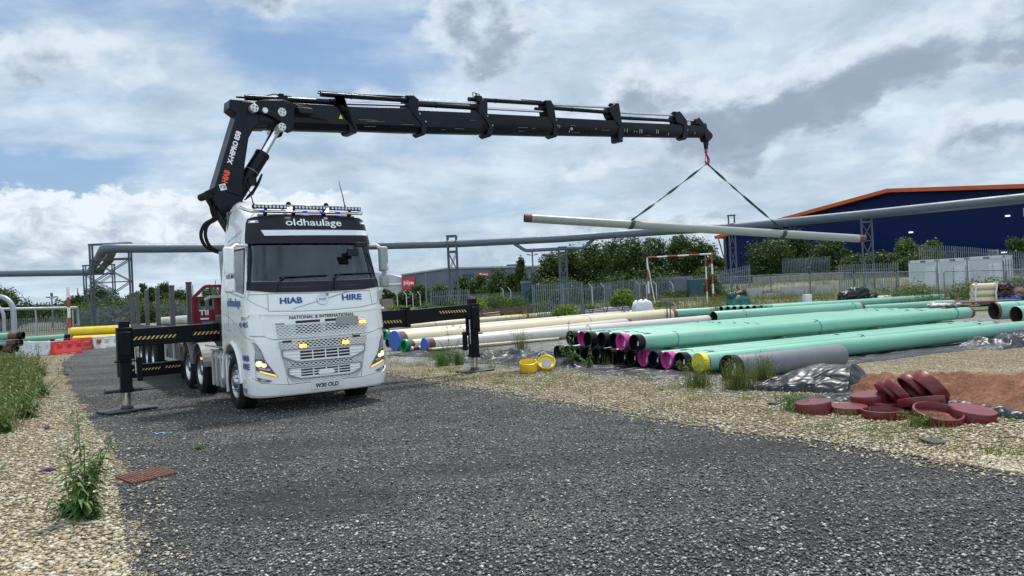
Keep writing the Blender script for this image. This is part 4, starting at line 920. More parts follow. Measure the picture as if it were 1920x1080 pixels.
# lettering on the boom
def boomtext(txt, a0, z0, a1, z1, h, m, t=0.203, **kw):
    d = Vector((a1-a0, z1-z0)); L_ = d.length; d.normalize(); n = Vector((-d.y, d.x)); c = Vector(((a0+a1)/2, (z0+z1)/2))
    return text_obj('lettering', txt, L_, h, lambda x, y: CR(c.x+d.x*x+n.x*y, c.y+d.y*x+n.y*y, t), m, main, **kw)
boomtext('X-HIPRO 858', -0.93, 4.70, -0.715, 5.37, 0.105, M_WHITET, bold=0.045)
boomtext('HIAB', -1.045, 4.325, -0.975, 4.57, 0.115, M_ORANGET, bold=0.06, shear=0.1)
def sqq(cx, cz, w, ang, t):
    c, s = math.cos(ang), math.sin(ang); return [CR(cx+(x*c-y*s)*w/2, cz+(x*s+y*c)*w/2, t) for x, y in ((-1,-1),(1,-1),(1,1),(-1,1))]
b = MB(); b.add(sqq(-1.075, 4.235, 0.125, 0.28, 0.203), [(0,1,2,3)]); b.build('emblem_square', M_WHITET, main, recalc=False)
b = MB(); pts = [(-1.075+0.04*math.cos(t_), 4.235+0.04*math.sin(t_)) for t_ in [R(-40+i*30) for i in range(9)]]
for p, q in zip(pts, pts[1:]): b.bar(CR(p[0], p[1], 0.205), CR(q[0], q[1], 0.205), 0.022, 0.003)
b.bar(CR(-1.075, 4.235, 0.206), CR(-1.03, 4.20, 0.206), 0.02, 0.003); b.build('emblem', M_BLACKT, main)
# hook
hk = MB(); hx, hz = 15.12, 6.60
hk.prism([(hx-0.075, 6.78), (hx+0.11, 6.78), (hx+0.10, 6.62), (hx+0.06, 6.56), (hx+0.05, 6.45), (hx-0.05, 6.45), (hx-0.06, 6.58), (hx-0.085, 6.66)], lambda a, z, t: CR(a, z, t), -0.05, 0.05); hk.build('hook_shackle', M_CRANE, jib, bevel=0.01)
hk = MB(); hk.lathe([(0, 0.035), (0.05, 0.05), (0.14, 0.055), (0.17, 0.03), (0.22, 0.028)], CR(hx-0.01, 6.48), (0, 0, -1), n=14)
cv = [(hx-0.01, 6.30), (hx+0.03, 6.25), (hx+0.09, 6.17), (hx+0.115, 6.08), (hx+0.09, 6.0), (hx+0.02, 5.965), (hx-0.05, 6.0), (hx-0.075, 6.05)]
hk.tube([CR(a, z) for a, z in cv], [0.03, 0.034, 0.042, 0.046, 0.045, 0.042, 0.035, 0.016], 12); hk.tube([CR(hx-0.02, 6.28), CR(hx-0.06, 6.19), CR(hx-0.072, 6.06)], 0.012, 6)
hk.build('crane_hook', M_HOOK, jib)

# ---------------------------------------------------------------- outriggers
def stripes(parent, x0, x1, y, z0, z1, pitch=0.075, slant=0.05, gaps=()):
    b = MB(); x = x0
    while x < x1-0.02:
        b.add([(x, y, z0), (x+pitch*0.45, y, z0), (x+pitch*0.45+slant, y, z1), (x+slant, y, z1)], [(0,1,2,3)]); x += pitch
    b.build('hazard_stripes', M_HAZY, parent, recalc=False)
def leg(x, y, zt, zb, foot_w, yaw_, side, box_h, grille=False):
    b = MB(); b.box((x-0.135, y-0.13, zb+0.98), (x+0.135, y+0.13, zt-0.12)); b.box((x-0.10, y-0.10, zb+0.40), (x+0.10, y+0.10, zb+1.0)); b.box((x-0.10, y-0.16, zb+1.05), (x+0.10, y-0.12, zt-0.2)); b.box((x-0.09, y-0.09, zt-0.12), (x+0.09, y+0.09, zt)); b.box((x-0.115, y-0.115, zb+0.36), (x+0.115, y+0.115, zb+0.44))
    b.box((x-0.17*side-0.02, y-0.04, zb+0.9), (x-0.17*side+0.02, y+0.04, zt-0.45)); b.box((x-0.20, y-0.14, zb+0.93), (x+0.20, y-0.10, zb+0.96))
    b.box((x-side*0.24-0.045, y-0.06, zb+0.55), (x-side*0.24+0.045, y+0.06, zb+1.0))
    l = b.build('outrigger_leg', M_OUTR, lorry, bevel=0.015)
    c = MB(); c.cyl((x-side*0.16, y-0.12, zb+0.7), (x-side*0.16, y-0.12, zt-0.5), 0.016, n=8); c.build('guide_rod', M_CHROME, l)
    c = MB(); c.cyl((x, y, 0.05), (x, y, zb+0.42), 0.075, n=18); c.build('outrigger_ram', M_CHROME, l)
    m = Matrix.Translation((x, y, 0.02)) @ Matrix.Rotation(yaw_, 4, 'Z')
    f = MB(); w = foot_w; f.prism([(-w, -0.26), (-w*0.55, -0.32), (w*0.9, -0.32), (w, -0.22), (w, 0.26), (w*0.8, 0.32), (-w*0.8, 0.32), (-w, 0.22)], lambda a, c_, t: m @ Vector((a, c_, t)), 0.0, 0.035); f.cyl((x, y, 0.06), (x, y, 0.12), 0.12, 0.09, n=18)
    f.build('foot_pad', mat('foot_pad_dark', (0.028, 0.030, 0.033), 0.55, dirt=0.6, dirtcol=(0.12, 0.11, 0.10)), l, bevel=0.01)
    t = MB(); t.lathe([(0, 0.035), (0.04, 0.035), (0.06, 0.03), (0.065, 0.015), (0.065, 0)], (x, y, zt), (0, 0, 1), n=12); t.build('leg_beacon', mat('beacon_red_clear', (0.20, 0.06, 0.04), 0.2), l)
    return l
# the beam spans both sides behind the cab
b = MB(); b.box((-1.30, 2.80, 1.205), (1.30, 3.12, 1.575)); b.build('outrigger_housing', M_OUTR, lorry, bevel=0.015)
b = MB(); b.bar((-1.25, 2.94, 1.40), (-2.80, 2.94, 1.375), 0.26, 0.335); bl = b.build('outrigger_beam', M_OUTR, lorry, bevel=0.01)
stripes(bl, -2.70, -1.95, 2.808, 1.335, 1.395); stripes(bl, -1.65, -1.12, 2.79, 1.355, 1.415)
leg(-2.83, 2.94, 1.70, 0.0, 0.46, 0.35, -1, 0)
b = MB(); b.bar((1.25, 2.94, 1.405), (3.00, 2.94, 1.43), 0.30, 0.40); b.box((2.93, 2.76, 1.21), (3.04, 3.12, 1.68)); br = b.build('outrigger_beam', M_OUTR, lorry, bevel=0.01)
b = MB(); b.bar((2.95, 2.94, 1.44), (4.75, 2.94, 1.505), 0.25, 0.33); br2 = b.build('outrigger_extension', M_OUTR, lorry, bevel=0.01)
stripes(br, 2.20, 2.88, 2.785, 1.335, 1.40, slant=-0.05); stripes(br2, 3.86, 4.62, 2.81, 1.485, 1.545, slant=-0.05)
leg(4.80, 2.94, 1.80, 0.0, 0.42, 0.1, 1, 0)
# second pair at the chassis end
b = MB(); b.box((-1.15, 6.78, 0.30), (1.15, 7.02, 0.66)); b.build('outrigger_housing', M_OUTR, lorry, bevel=0.015)
b = MB(); b.bar((-1.1, 6.88, 0.47), (-2.45, 6.88, 0.45), 0.22, 0.31); b3 = b.build('outrigger_beam', M_OUTR, lorry, bevel=0.01)
stripes(b3, -2.30, -1.68, 6.768, 0.46, 0.51, pitch=0.07, slant=0.045); stripes(b3, -1.58, -0.95, 6.765, 0.47, 0.52, pitch=0.07, slant=0.045)
b = MB(); b.box((-2.58, 6.75, 0.34), (-2.40, 7.0, 1.02)); l3 = b.build('outrigger_leg', M_OUTR, lorry, bevel=0.015)
c = MB(); c.cyl((-2.49, 6.88, 0.05), (-2.49, 6.88, 0.36), 0.065, n=16); c.build('outrigger_ram', M_CHROME, l3)
f = MB(); f.box((-2.85, 6.62, 0.02), (-2.10, 7.14, 0.07)); f.build('foot_pad', MATS['foot_pad_dark'], l3, bevel=0.01)

# ================================================================ GROUND
def smooth(a, b, x):
    t = np.clip((x-a)/(b-a), 0, 1); return t*t*(3-2*t)
def Hn(x, y):
    x = np.asarray(x, float); y = np.asarray(y, float)
    return 0.55*smooth(42, 60, y)*smooth(2, 14, x) + 1.15*smooth(61.5, 66, y)*smooth(18, 26, x)
def H(x, y): return float(Hn(x, y))

def gravel_mat(name, scale, stops, gap=(0.02, 0.02, 0.02), big=None, bump=1.0, dist=0.02, rough=0.85, patch=None, fine=0.0, rnd=1.0, tracks=False):
    m = bpy.data.materials.new(name); m.use_nodes = True; T = NT(m.node_tree); b = T.n['Principled BSDF']
    g = T.new('ShaderNodeNewGeometry'); pos = g.outputs['Position']
    wn = T.vmath('ADD', pos, T.vmath('SCALE', T.vmath('SUBTRACT', T.noise(pos, scale*0.6, 3, 0.6, color=True), (0.5, 0.5, 0.5)), scale=0.9/scale))
    cols = []; hs = []
    for k, sc in enumerate((scale, scale*1.9)):
        v = T.new('ShaderNodeTexVoronoi', voronoi_dimensions='3D', feature='F1'); T.link(wn, v.inputs['Vector']); v.inputs['Scale'].default_value = sc; v.inputs['Randomness'].default_value = rnd
        s = T.new('ShaderNodeSeparateColor'); T.link(v.outputs['Color'], s.inputs[0]); cols.append((s.outputs[0], s.outputs[1], v.outputs['Distance']))
    big_m = T.mrange(cols[0][1], 0.45, 0.55, 0, 1)
    c1 = T.ramp(cols[0][0], stops, 'CONSTANT'); c2 = T.ramp(cols[1][0], stops, 'CONSTANT')
    col = T.mix(big_m, c2, c1)
    d = T.math('ADD', T.math('MULTIPLY', cols[0][2], big_m), T.math('MULTIPLY', cols[1][2], T.math('SUBTRACT', 1.0, big_m)))
    gapm = T.mrange(d, 0.42, 0.72, 0, 0.85, True)
    col = T.mix(gapm, col, gap)
    if big:
        n = T.noise(pos, 0.22, 5, 0.6, 0.5); col = T.mix(T.mrange(n, 0.38, 0.62, 0, 1, True), T.mix(1.0, col, big[0], 'MULTIPLY'), T.mix(1.0, col, big[1], 'MULTIPLY'))
        n = T.noise(pos, 1.6, 6, 0.7); col = T.mix(1.0, col, T.ramp(n, [(0.3, (0.78, 0.78, 0.78)), (0.7, (1.2, 1.2, 1.2))]), 'MULTIPLY')
    if patch:
        n = T.noise(pos, patch[1], 7, 0.7, 0.8); col = T.mix(T.mrange(n, patch[2], patch[2]+0.1, 0, patch[3], True), col, patch[0])
    if tracks:
        mp = T.new('ShaderNodeMapping'); T.link(pos, mp.inputs[0]); mp.inputs['Rotation'].default_value = (0, 0, R(-118)); mp.inputs['Scale'].default_value = (0.10, 1.0, 1.0)
        n = T.noise(mp.outputs[0], 1.0, 4, 0.6, 0.4); col = T.mix(1.0, col, T.ramp(n, [(0.36, (0.70, 0.69, 0.69)), (0.5, (1.0, 0.995, 0.985)), (0.62, (1.32, 1.29, 1.24))]), 'MULTIPLY')
        n = T.noise(pos, 0.55, 6, 0.66, 0.6); col = T.mix(T.mrange(n, 0.58, 0.68, 0, 0.55, True), col, T.mix(1.0, col, (0.42, 0.42, 0.43), 'MULTIPLY'))
        sp_ = T.new('ShaderNodeSeparateXYZ'); T.link(T.vmath('ADD', pos, T.vmath('SCALE', T.vmath('SUBTRACT', T.noise(pos, 0.9, 4, 0.6, color=True), (0.5, 0.5, 0.5)), scale=1.6)), sp_.inputs[0])
        for (sx, sy, rx, ry, k) in ((-2.0, 7.0, 0.9, 0.75, 0.62), (-0.9, 7.9, 1.1, 0.4, 0.45), (2.2, 8.4, 1.3, 0.35, 0.35), (-2.9, 9.6, 1.2, 0.5, 0.25)):   # damp oily stains
            q = T.math('ADD', T.math('POWER', T.math('ABSOLUTE', T.math('DIVIDE', T.math('SUBTRACT', sp_.outputs[0], sx), rx)), 2.0), T.math('POWER', T.math('ABSOLUTE', T.math('DIVIDE', T.math('SUBTRACT', sp_.outputs[1], sy), ry)), 2.0))
            col = T.mix(T.mrange(q, 0.2, 1.6, k, 0.0, True), col, T.mix(1.0, col, (0.30, 0.30, 0.295), 'MULTIPLY'))
        n = T.noise(pos, 0.9, 5, 0.7, 0.3); col = T.mix(T.mrange(n, 0.60, 0.74, 0, 0.30, True), col, (0.20, 0.185, 0.16))
    T.link(col, b.inputs['Base Color']); b.inputs['Roughness'].default_value = rough; b.inputs['Specular IOR Level'].default_value = 0.35
    h = T.math('SUBTRACT', 1.0, d)
    bp = T.new('ShaderNodeBump'); bp.inputs['Strength'].default_value = bump; bp.inputs['Distance'].default_value = dist; T.link(h, bp.inputs['Height']); T.link(bp.outputs[0], b.inputs['Normal'])
    return m
S_DARK = [(0.0, (0.030, 0.030, 0.031)), (0.25, (0.055, 0.055, 0.056)), (0.5, (0.092, 0.091, 0.091)), (0.74, (0.145, 0.143, 0.140)), (0.89, (0.23, 0.224, 0.21)), (0.96, (0.42, 0.41, 0.385))]
S_PALE = [(0.0, (0.17, 0.125, 0.07)), (0.2, (0.28, 0.215, 0.125)), (0.45, (0.37, 0.30, 0.185)), (0.7, (0.45, 0.38, 0.26)), (0.88, (0.56, 0.51, 0.39)), (0.96, (0.22, 0.195, 0.16))]
S_GREY = [(0.0, (0.16, 0.155, 0.15)), (0.3, (0.25, 0.245, 0.235)), (0.6, (0.36, 0.35, 0.33)), (0.85, (0.50, 0.49, 0.46))]
G_DARK = gravel_mat('dark_gravel', 46, S_DARK, (0.010, 0.010, 0.011), big=((0.92, 0.90, 0.885), (1.36, 1.33, 1.275)), bump=1.0, dist=0.03, rough=0.75, tracks=True)
G_PALE = gravel_mat('pale_gravel', 24, S_PALE, (0.06, 0.045, 0.03), big=((0.88, 0.86, 0.82), (1.05, 1.03, 1.0)), bump=1.0, dist=0.04)
G_GREY = gravel_mat('grey_gravel', 34, S_GREY, (0.05, 0.048, 0.045), big=((0.8, 0.8, 0.8), (1.1, 1.1, 1.1)), patch=((0.10, 0.12, 0.04), 0.9, 0.56, 0.6), bump=0.8, dist=0.03)
G_YARD = gravel_mat('yard_surface', 20, [(0.0, (0.12, 0.105, 0.08)), (0.35, (0.18, 0.155, 0.12)), (0.7, (0.25, 0.225, 0.185))], (0.08, 0.07, 0.05), big=((0.85, 0.85, 0.85), (1.1, 1.1, 1.05)), patch=((0.06, 0.085, 0.025), 0.25, 0.44, 0.9), bump=0.5, dist=0.03)

def build_ground():
    xs = np.concatenate([np.linspace(-900, -80, 10), np.linspace(-70, 90, 81), np.linspace(110, 900, 10)]); ys = np.concatenate([[-60, -20], np.linspace(0, 90, 91), np.linspace(100, 1500, 14)])
    X, Y = np.meshgrid(xs, ys); Z = Hn(X, Y); n, m_ = X.shape
    v = np.stack([X, Y, Z], -1).reshape(-1, 3).tolist(); f = [(i*m_+j, i*m_+j+1, (i+1)*m_+j+1, (i+1)*m_+j) for i in range(n-1) for j in range(m_-1)]
    b = MB(); b.add(v, f, True); o = b.build('ground', G_YARD, recalc=False); tag(o, kind='structure')
build_ground()
def jitter_line(pts, step=0.12, amp=0.07, seed=1):
    rnd = random.Random(seed); out = []; k = 0.0
    for p, q in zip(pts, pts[1:]):
        d = Vector((q[0]-p[0], q[1]-p[1])); L_ = d.length; d.normalize(); n = Vector((-d.y, d.x)); s = 0
        st = step*(1+0.03*Vector(p[:2]).length)
        while s < L_:
            k = k*0.6+rnd.uniform(-1, 1)*amp; o = Vector(p[:2])+d*s+n*k; out.append((o.x, o.y)); s += st
    out.append(tuple(pts[-1][:2])); return out
def sheet(name, poly, z, m):
    bm = bmesh.new(); f = bm.faces.new([bm.verts.new((x, y, z)) for x, y in poly]); bmesh.ops.triangulate(bm, faces=[f]); bmesh.ops.recalc_face_normals(bm, faces=bm.faces)
    for f in bm.faces:
        if f.normal.z < 0: f.normal_flip()
    me = bpy.data.meshes.new(name); bm.to_mesh(me); bm.free(); me.materials.append(m); o = bpy.data.objects.new(name, me); COL.objects.link(o); tag(o, kind='structure'); return o
ROADR = [(6.6, 3.0), (4.75, 6.7), (4.66, 6.87), (3.74, 8.31), (2.39, 10.1), (0.29, 13.35), (-2.01, 16.64), (-3.35, 18.85), (-6.5, 24.5), (-9.5, 31.0), (-11, 38)]
ROADL = [(-1.9, 3.0), (-2.88, 5.31), (-3.95, 7.2), (-5.33, 9.56), (-7.09, 12.28), (-10.41, 17.23), (-15.92, 25.81), (-21.5, 36.0), (-24, 41)]
jr = jitter_line(ROADR, amp=0.10, seed=3); jl = jitter_line(ROADL, amp=0.09, seed=5)
def resample(pts, n):
    P_ = np.array([p[:2] for p in pts], float); L_ = np.concatenate([[0], np.cumsum(np.hypot(*np.diff(P_, axis=0).T))]); t = np.linspace(0, L_[-1], n); return np.stack([np.interp(t, L_, P_[:, 0]), np.interp(t, L_, P_[:, 1])], 1)
def strip_sheet(name, A, B, z, m, n=900, cols=6):
    """ruled sheet between two edge lines"""
    A = resample(A, n); B = resample(B, n); V = []; F = []
    for i in range(n):
        for j in range(cols+1): p = A[i]+(B[i]-A[i])*j/cols; V.append((p[0], p[1], z))
    for i in range(n-1):
        for j in range(cols): a_ = i*(cols+1)+j; F.append((a_, a_+1, a_+cols+2, a_+cols+1))
    b = MB(); b.add(V, F); o = b.build(name, m); tag(o, kind='structure'); return o
strip_sheet('road', [(-0.5, -4)]+jl, [(8.4, -4)]+jr, 0.004, G_DARK)
strip_sheet('gravel_path', [(-9, -4), (-9.5, 5), (-9.8, 11.5), (-13.5, 17.8), (-19.5, 26.5), (-27, 37), (-29, 41)], [(-0.4, -4)]+[(x+0.10, y+0.05) for x, y in jl], 0.009, G_PALE)
PR = jitter_line([(-5.8, 24.4), (-4.1, 21.9), (-2.0, 19.9), (-0.3, 18.6), (1.2, 16.9), (2.4, 15.0), (3.2, 13.2), (3.9, 12.6), (4.7, 14.0), (6.4, 15.4), (10, 17.6), (16, 20.6), (26, 26)], amp=0.16, seed=8)
sheet('gravel_verge', [(30, -4), (8.9, -4), (8.0, 1.0)] + [(x+0.0, y) for x, y in jr if y < 25] + PR + [(40, 30)], 0.012, G_PALE)
sheet('gravel_bed', [p for p in PR] + [(22, 34), (12, 44), (-2, 42), (-8, 33)], 0.008, G_GREY)

def stones(name, m, pts, smin, smax, flat=0.6, seed=0, z=0.01):
    """loose stones: irregular low polyhedra, one island each"""
    rnd = np.random.RandomState(seed); N = len(pts)
    base = np.array([(0,0,1),(0,0,-1),(1,0,0),(-1,0,0),(0,1,0),(0,-1,0),(.62,.62,.45),(-.62,.62,.45),(.62,-.62,.45),(-.62,-.62,.45)], float)
    faces = np.array([(0,2,6),(6,4,0),(0,4,7),(7,3,0),(0,3,9),(9,5,0),(0,5,8),(8,2,0),(2,4,6),(4,3,7),(3,5,9),(5,2,8),(1,4,2),(1,3,4),(1,5,3),(1,2,5)])
    k = len(base); V = base[None]*(1+rnd.uniform(-0.28, 0.28, (N, k, 3)))
    sz = rnd.uniform(0, 1, N)**2*(smax-smin)+smin
    V *= (sz[:, None]*np.stack([rnd.uniform(.75, 1.25, N), rnd.uniform(.6, 1.0, N), rnd.uniform(.35, flat, N)], 1))[:, None, :]
    a = rnd.uniform(0, 6.283, N); c, s = np.cos(a)[:, None], np.sin(a)[:, None]; tl = rnd.uniform(-.35, .35, N)[:, None]
    x = V[..., 0]*c-V[..., 1]*s; y = V[..., 0]*s+V[..., 1]*c; zz = V[..., 2]+V[..., 0]*tl
    V = np.stack([x+pts[:, 0:1], y+pts[:, 1:2], zz+z+sz[:, None]*0.15], -1).reshape(-1, 3)
    F = (faces[None]+(np.arange(N)*k)[:, None, None]).reshape(-1, 3)
    me = bpy.data.meshes.new(name); me.vertices.add(len(V)); me.vertices.foreach_set('co', V.ravel()); me.loops.add(F.size); me.loops.foreach_set('vertex_index', F.ravel().astype(np.int32))
    me.polygons.add(len(F)); me.polygons.foreach_set('loop_start', np.arange(0, F.size, 3, dtype=np.int32)); me.polygons.foreach_set('loop_total', np.full(len(F), 3, dtype=np.int32)); me.update(); me.validate()
    me.materials.append(m); o = bpy.data.objects.new(name, me); COL.objects.link(o); return o
def stone_mat(name, stops):
    m = bpy.data.materials.new(name); m.use_nodes = True; T = NT(m.node_tree); b = T.n['Principled BSDF']; g = T.new('ShaderNodeNewGeometry')
    n = T.noise(g.outputs['Position'], 70, 4, 0.6); c = T.mix(1.0, T.ramp(g.outputs['Random Per Island'], stops), T.ramp(n, [(0.3, (0.8, 0.8, 0.8)), (0.7, (1.15, 1.15, 1.15))]), 'MULTIPLY')
    T.link(c, b.inputs['Base Color']); b.inputs['Roughness'].default_value = 0.75; b.inputs['Specular IOR Level'].default_value = 0.35; return m
SM_PALE = stone_mat('pale_stones', [(0, (0.22, 0.165, 0.09)), (0.3, (0.34, 0.27, 0.165)), (0.6, (0.43, 0.36, 0.24)), (0.9, (0.58, 0.53, 0.42)), (1.0, (0.28, 0.25, 0.22))])
SM_DARK = stone_mat('dark_stones', [(0, (0.035, 0.035, 0.036)), (0.40, (0.10, 0.099, 0.098)), (0.70, (0.18, 0.177, 0.172)), (0.86, (0.28, 0.274, 0.26)), (1.0, (0.54, 0.53, 0.495))])
def interp(line, y):
    for (x0, y0), (x1, y1) in zip(line, line[1:]):
        if y0 <= y <= y1: return x0+(x1-x0)*(y-y0)/(y1-y0)
    return line[0][0] if y < line[0][1] else line[-1][0]
def scatter(N, ylo, yhi, fx0, fx1, seed, power=1.7):
    r = np.random.RandomState(seed); ys = ylo+(yhi-ylo)*r.uniform(0, 1, N)**power; out = []
    for y in ys:
        x = fx0(y)+(fx1(y)-fx0(y))*r.uniform()
        if N > 50000 and any(((x-sx)/rx)**2+((y-sy)/ry)**2 < r.uniform(0.4, 1.3) for sx, sy, rx, ry in ((-2.0, 7.0, 0.9, 0.75), (-0.9, 7.9, 1.1, 0.4), (2.2, 8.4, 1.3, 0.35), (-2.9, 9.6, 1.2, 0.5))) and r.uniform() < 0.75: continue
        out.append((x, y))
    return np.array(out)
RLs = sorted(ROADL, key=lambda p: p[1]); RRs = sorted([p for p in ROADR], key=lambda p: p[1])
left_vis = lambda y: -0.74*y-0.1
tag(stones('loose_pale_stones', SM_PALE, scatter(15000, 4.6, 17, lambda y: max(left_vis(y), interp(RLs, y)-4.5), lambda y: interp(RLs, y)+0.05, 1), 0.012, 0.034, seed=2), 'loose pale stones lying over the left gravel strip', 'gravel', kind='stuff')
tag(stones('loose_pale_stones', SM_PALE, scatter(20000, 6.2, 18, lambda y: interp(RRs, y)-0.05, lambda y: min(0.74*y, interp(RRs, y)+5.0), 4, 1.3), 0.012, 0.034, seed=5, z=0.014), 'loose pale stones lying over the right gravel verge', 'gravel', kind='stuff')
tag(stones('loose_dark_stones', SM_DARK, scatter(62000, 4.4, 17, lambda y: max(left_vis(y), interp(RLs, y)), lambda y: min(0.74*y, interp(RRs, y)), 7, 1.9), 0.006, 0.019, seed=8), 'loose dark chippings scattered over the dark gravel road', 'gravel', kind='stuff')
tag(stones('stray_pale_stones', SM_PALE, scatter(450, 4.6, 12, lambda y: interp(RLs, y), lambda y: interp(RLs, y)+0.55, 17, 1.6), 0.010, 0.026, seed=18), 'stray pale stones kicked onto the road edge', 'gravel', kind='stuff')
tag(stones('stray_pale_stones', SM_PALE, scatter(1300, 6.3, 20, lambda y: interp(RRs, y)-0.45, lambda y: interp(RRs, y)+0.05, 27, 1.2), 0.010, 0.028, seed=28), 'stray pale stones spread over the right road edge', 'gravel', kind='stuff')
tag(stones('stray_dark_stones', SM_DARK, scatter(2600, 6.3, 20, lambda y: interp(RRs, y)-0.05, lambda y: interp(RRs, y)+0.5, 37, 1.2), 0.008, 0.020, seed=38, z=0.018), 'dark chippings spilled onto the right gravel verge', 'gravel', kind='stuff')
tag(stones('stray_dark_stones', SM_DARK, scatter(2200, 4.6, 16, lambda y: interp(RLs, y)-0.45, lambda y: interp(RLs, y)+0.1, 47, 1.4), 0.007, 0.018, seed=48, z=0.014), 'dark chippings spilled onto the left gravel strip', 'gravel', kind='stuff')
# rusty drain cover
dr = MB(); c0, c1, c2, c3 = [gz(*p) for p in ((218, 897), (250, 909), (330, 890), (298, 879))]
ex = (c3-c0).normalized(); ey = (c1-c0).normalized(); W_, D_ = (c3-c0).length, (c1-c0).length
for i in range(14):
    p = c0+(c3-c0)*(i/13); q = p+(c1-c0); dr.bar(p+Vector((0,0,.018)), q+Vector((0,0,.018)), 0.022, 0.02)
for i in range(7):
    p = c0+(c1-c0)*(i/6); q = p+(c3-c0); dr.bar(p+Vector((0,0,.016)), q+Vector((0,0,.016)), 0.02, 0.018)
dr.add([c0+Vector((0,0,.007)), c1+Vector((0,0,.007)), c2+Vector((0,0,.007)), c3+Vector((0,0,.007))], [(0,1,2,3)])
o = dr.build('drain_grate', mat('rust_grate', (0.11, 0.045, 0.025), 0.9, var=0.4, vscale=9, dirt=0.4, dirtcol=(0.06, 0.05, 0.045)), recalc=True); tag(o, 'rusty iron grate set in the dark gravel near the left edge', 'drain cover')

# ================================================================ TRAILER behind the lorry
tr = empty('flatbed_trailer', TW(1.25, 5.05, 0), YAW); tag(tr, 'flatbed trailer with upright steel stanchions and a red headboard behind the lorry', 'trailer')
b = MB(); b.box((-1.25, 0.0, 1.28), (1.25, 10.6, 1.42)); b.build('deck', M_WOOD, tr, bevel=0.01)
b = MB()
for x in (-0.45, 0.45): b.box((x-0.06, 0.2, 0.95), (x+0.06, 10.4, 1.28))
for y in (0.2, 2.5, 5, 7.5, 10.3): b.box((-1.2, y-0.04, 1.1), (1.2, y+0.04, 1.27))
b.build('trailer_chassis', M_BLACK, tr)
b = MB(); b.box((-1.27, 0.0, 1.20), (-1.245, 10.6, 1.43)); b.box((1.245, 0.0, 1.20), (1.27, 10.6, 1.43)); b.build('side_rail', M_DARKST, tr)
for sx in (-1.19, 1.19):
    for i, y in enumerate((0.50, 2.75, 5.05, 7.15, 9.2, 10.4)):
        b = MB(); b.box((sx-0.055, y-0.055, 1.2), (sx+0.055, y+0.055, 2.48 if i < 5 else 2.3)); b.box((sx-0.06, y-0.06, 2.44), (sx+0.06, y+0.06, 2.49)); b.build('stanchion', M_DARKST, tr, bevel=0.008)
hb = MB()
def hbar(p, q, w=0.07): hb.bar((p[0], 0.05, p[1]), (q[0], 0.05, q[1]), w, 0.07, up=(0, 1, 0))
for x in (-1.2, -0.72, -0.05, 0.62, 1.2): hbar((x, 1.4), (x, 2.12))
for z in (1.43, 2.10): hbar((-1.2, z), (1.2, z))
hbar((-1.2, 2.10), (-0.93, 2.36)); hbar((-0.93, 2.36), (0.93, 2.36)); hbar((0.93, 2.36), (1.2, 2.10)); hbar((-0.6, 2.10), (-0.6, 2.36)); hbar((0.6, 2.1), (0.6, 2.36))
hd = hb.build('headboard', M_RED, tr, bevel=0.006)
b = MB(); b.box((-1.2, 0.06, 1.43), (1.2, 0.075, 1.84)); b.box((-1.2, 0.06, 1.84), (-1.08, 0.075, 2.1)); b.box((-0.75, 0.06, 1.84), (-0.60, 0.075, 2.1)); b.box((0.6, 0.06, 1.84), (0.75, 0.075, 2.1)); b.build('headboard_panel', M_RED, hd)
text_obj('lettering', 'TII', 0.20, 0.12, lambda x, y: (-0.98+x, 0.012, 1.77+y), M_WHITET, hd, bold=0.03)
b = MB(); b.add([(-1.06, 0.012, 1.61), (-0.88, 0.012, 1.61), (-0.88, 0.012, 1.65), (-1.06, 0.012, 1.65)], [(0,1,2,3)]); b.build('lettering', M_WHITET, hd, recalc=False)
text_obj('lettering', '7000KG', 0.42, 0.065, lambda x, y: (-0.28+x, 0.012, 1.575+y), mat('faded_lettering', (0.4, 0.36, 0.34), 0.6), hd, bold=0.02)
b = MB(); b.add([(-1.02, 0.011, 1.47), (-0.78, 0.011, 1.47), (-0.78, 0.011, 1.57), (-1.02, 0.011, 1.57)], [(0,1,2,3)]); b.build('data_plate', mat('plate_blue', (0.06, 0.16, 0.28), 0.5), hd, recalc=False)
b = MB(); b.bar((-0.85, -0.12, 2.12), (1.1, -0.12, 2.14), 0.06); b.bar((-0.62, -0.12, 1.68), (1.1, -0.12, 1.69), 0.045); b.bar((-0.25, -0.12, 1.69), (-0.25, -0.12, 2.12), 0.09); b.bar((0.5, -0.12, 1.69), (0.5, -0.12, 2.12), 0.09); b.bar((-0.85, -0.12, 2.12), (-0.95, 0.0, 2.06), 0.06); b.build('ladder_frame', M_TRAILW, hd)
for sx in (-1, 1):
    b = MB(); x = sx*1.16
    for z in (0.50, 1.02): b.box((x-0.02, 1.6, z), (x+0.02, 4.3, z+0.09))
    for y in (1.6, 2.9, 4.2): b.box((x-0.022, y, 0.5), (x+0.022, y+0.10, 1.15))
    b.build('side_guard', M_TRAILW, tr, bevel=0.005)
    b = MB(); b.box((sx*1.0-0.14, 1.7, 0.42), (sx*1.0+0.10, 4.1, 1.05)); b.build('storage_box', mat('box_dark_blue', (0.03, 0.04, 0.05), 0.4), tr, bevel=0.02)
    b = MB(); b.box((sx*1.0-0.06, 0.62, 0.10), (sx*1.0+0.06, 0.78, 1.25)); b.box((sx*1.0-0.14, 0.56, 0.06), (sx*1.0+0.14, 0.84, 0.12)); b.build('landing_leg', M_DARKST, tr)
b = MB(); b.box((-1.22, 1.25, 0.82), (-0.85, 1.28, 1.26)); bd = b.build('marker_board', mat('board_white', (0.6, 0.6, 0.58), 0.5), tr)
b = MB()
for k in range(3): b.add([(-1.22+k*0.14, 1.246, 0.82), (-1.15+k*0.14, 1.246, 0.82), (-1.22+k*0.14+0.3 if k == 0 else -0.86, 1.246, 1.16-0.1*k), (-1.22+k*0.10, 1.246, 1.2)], [(0,1,2,3)])
b.build('red_chevrons', M_POLER, bd, recalc=False)
b = MB()
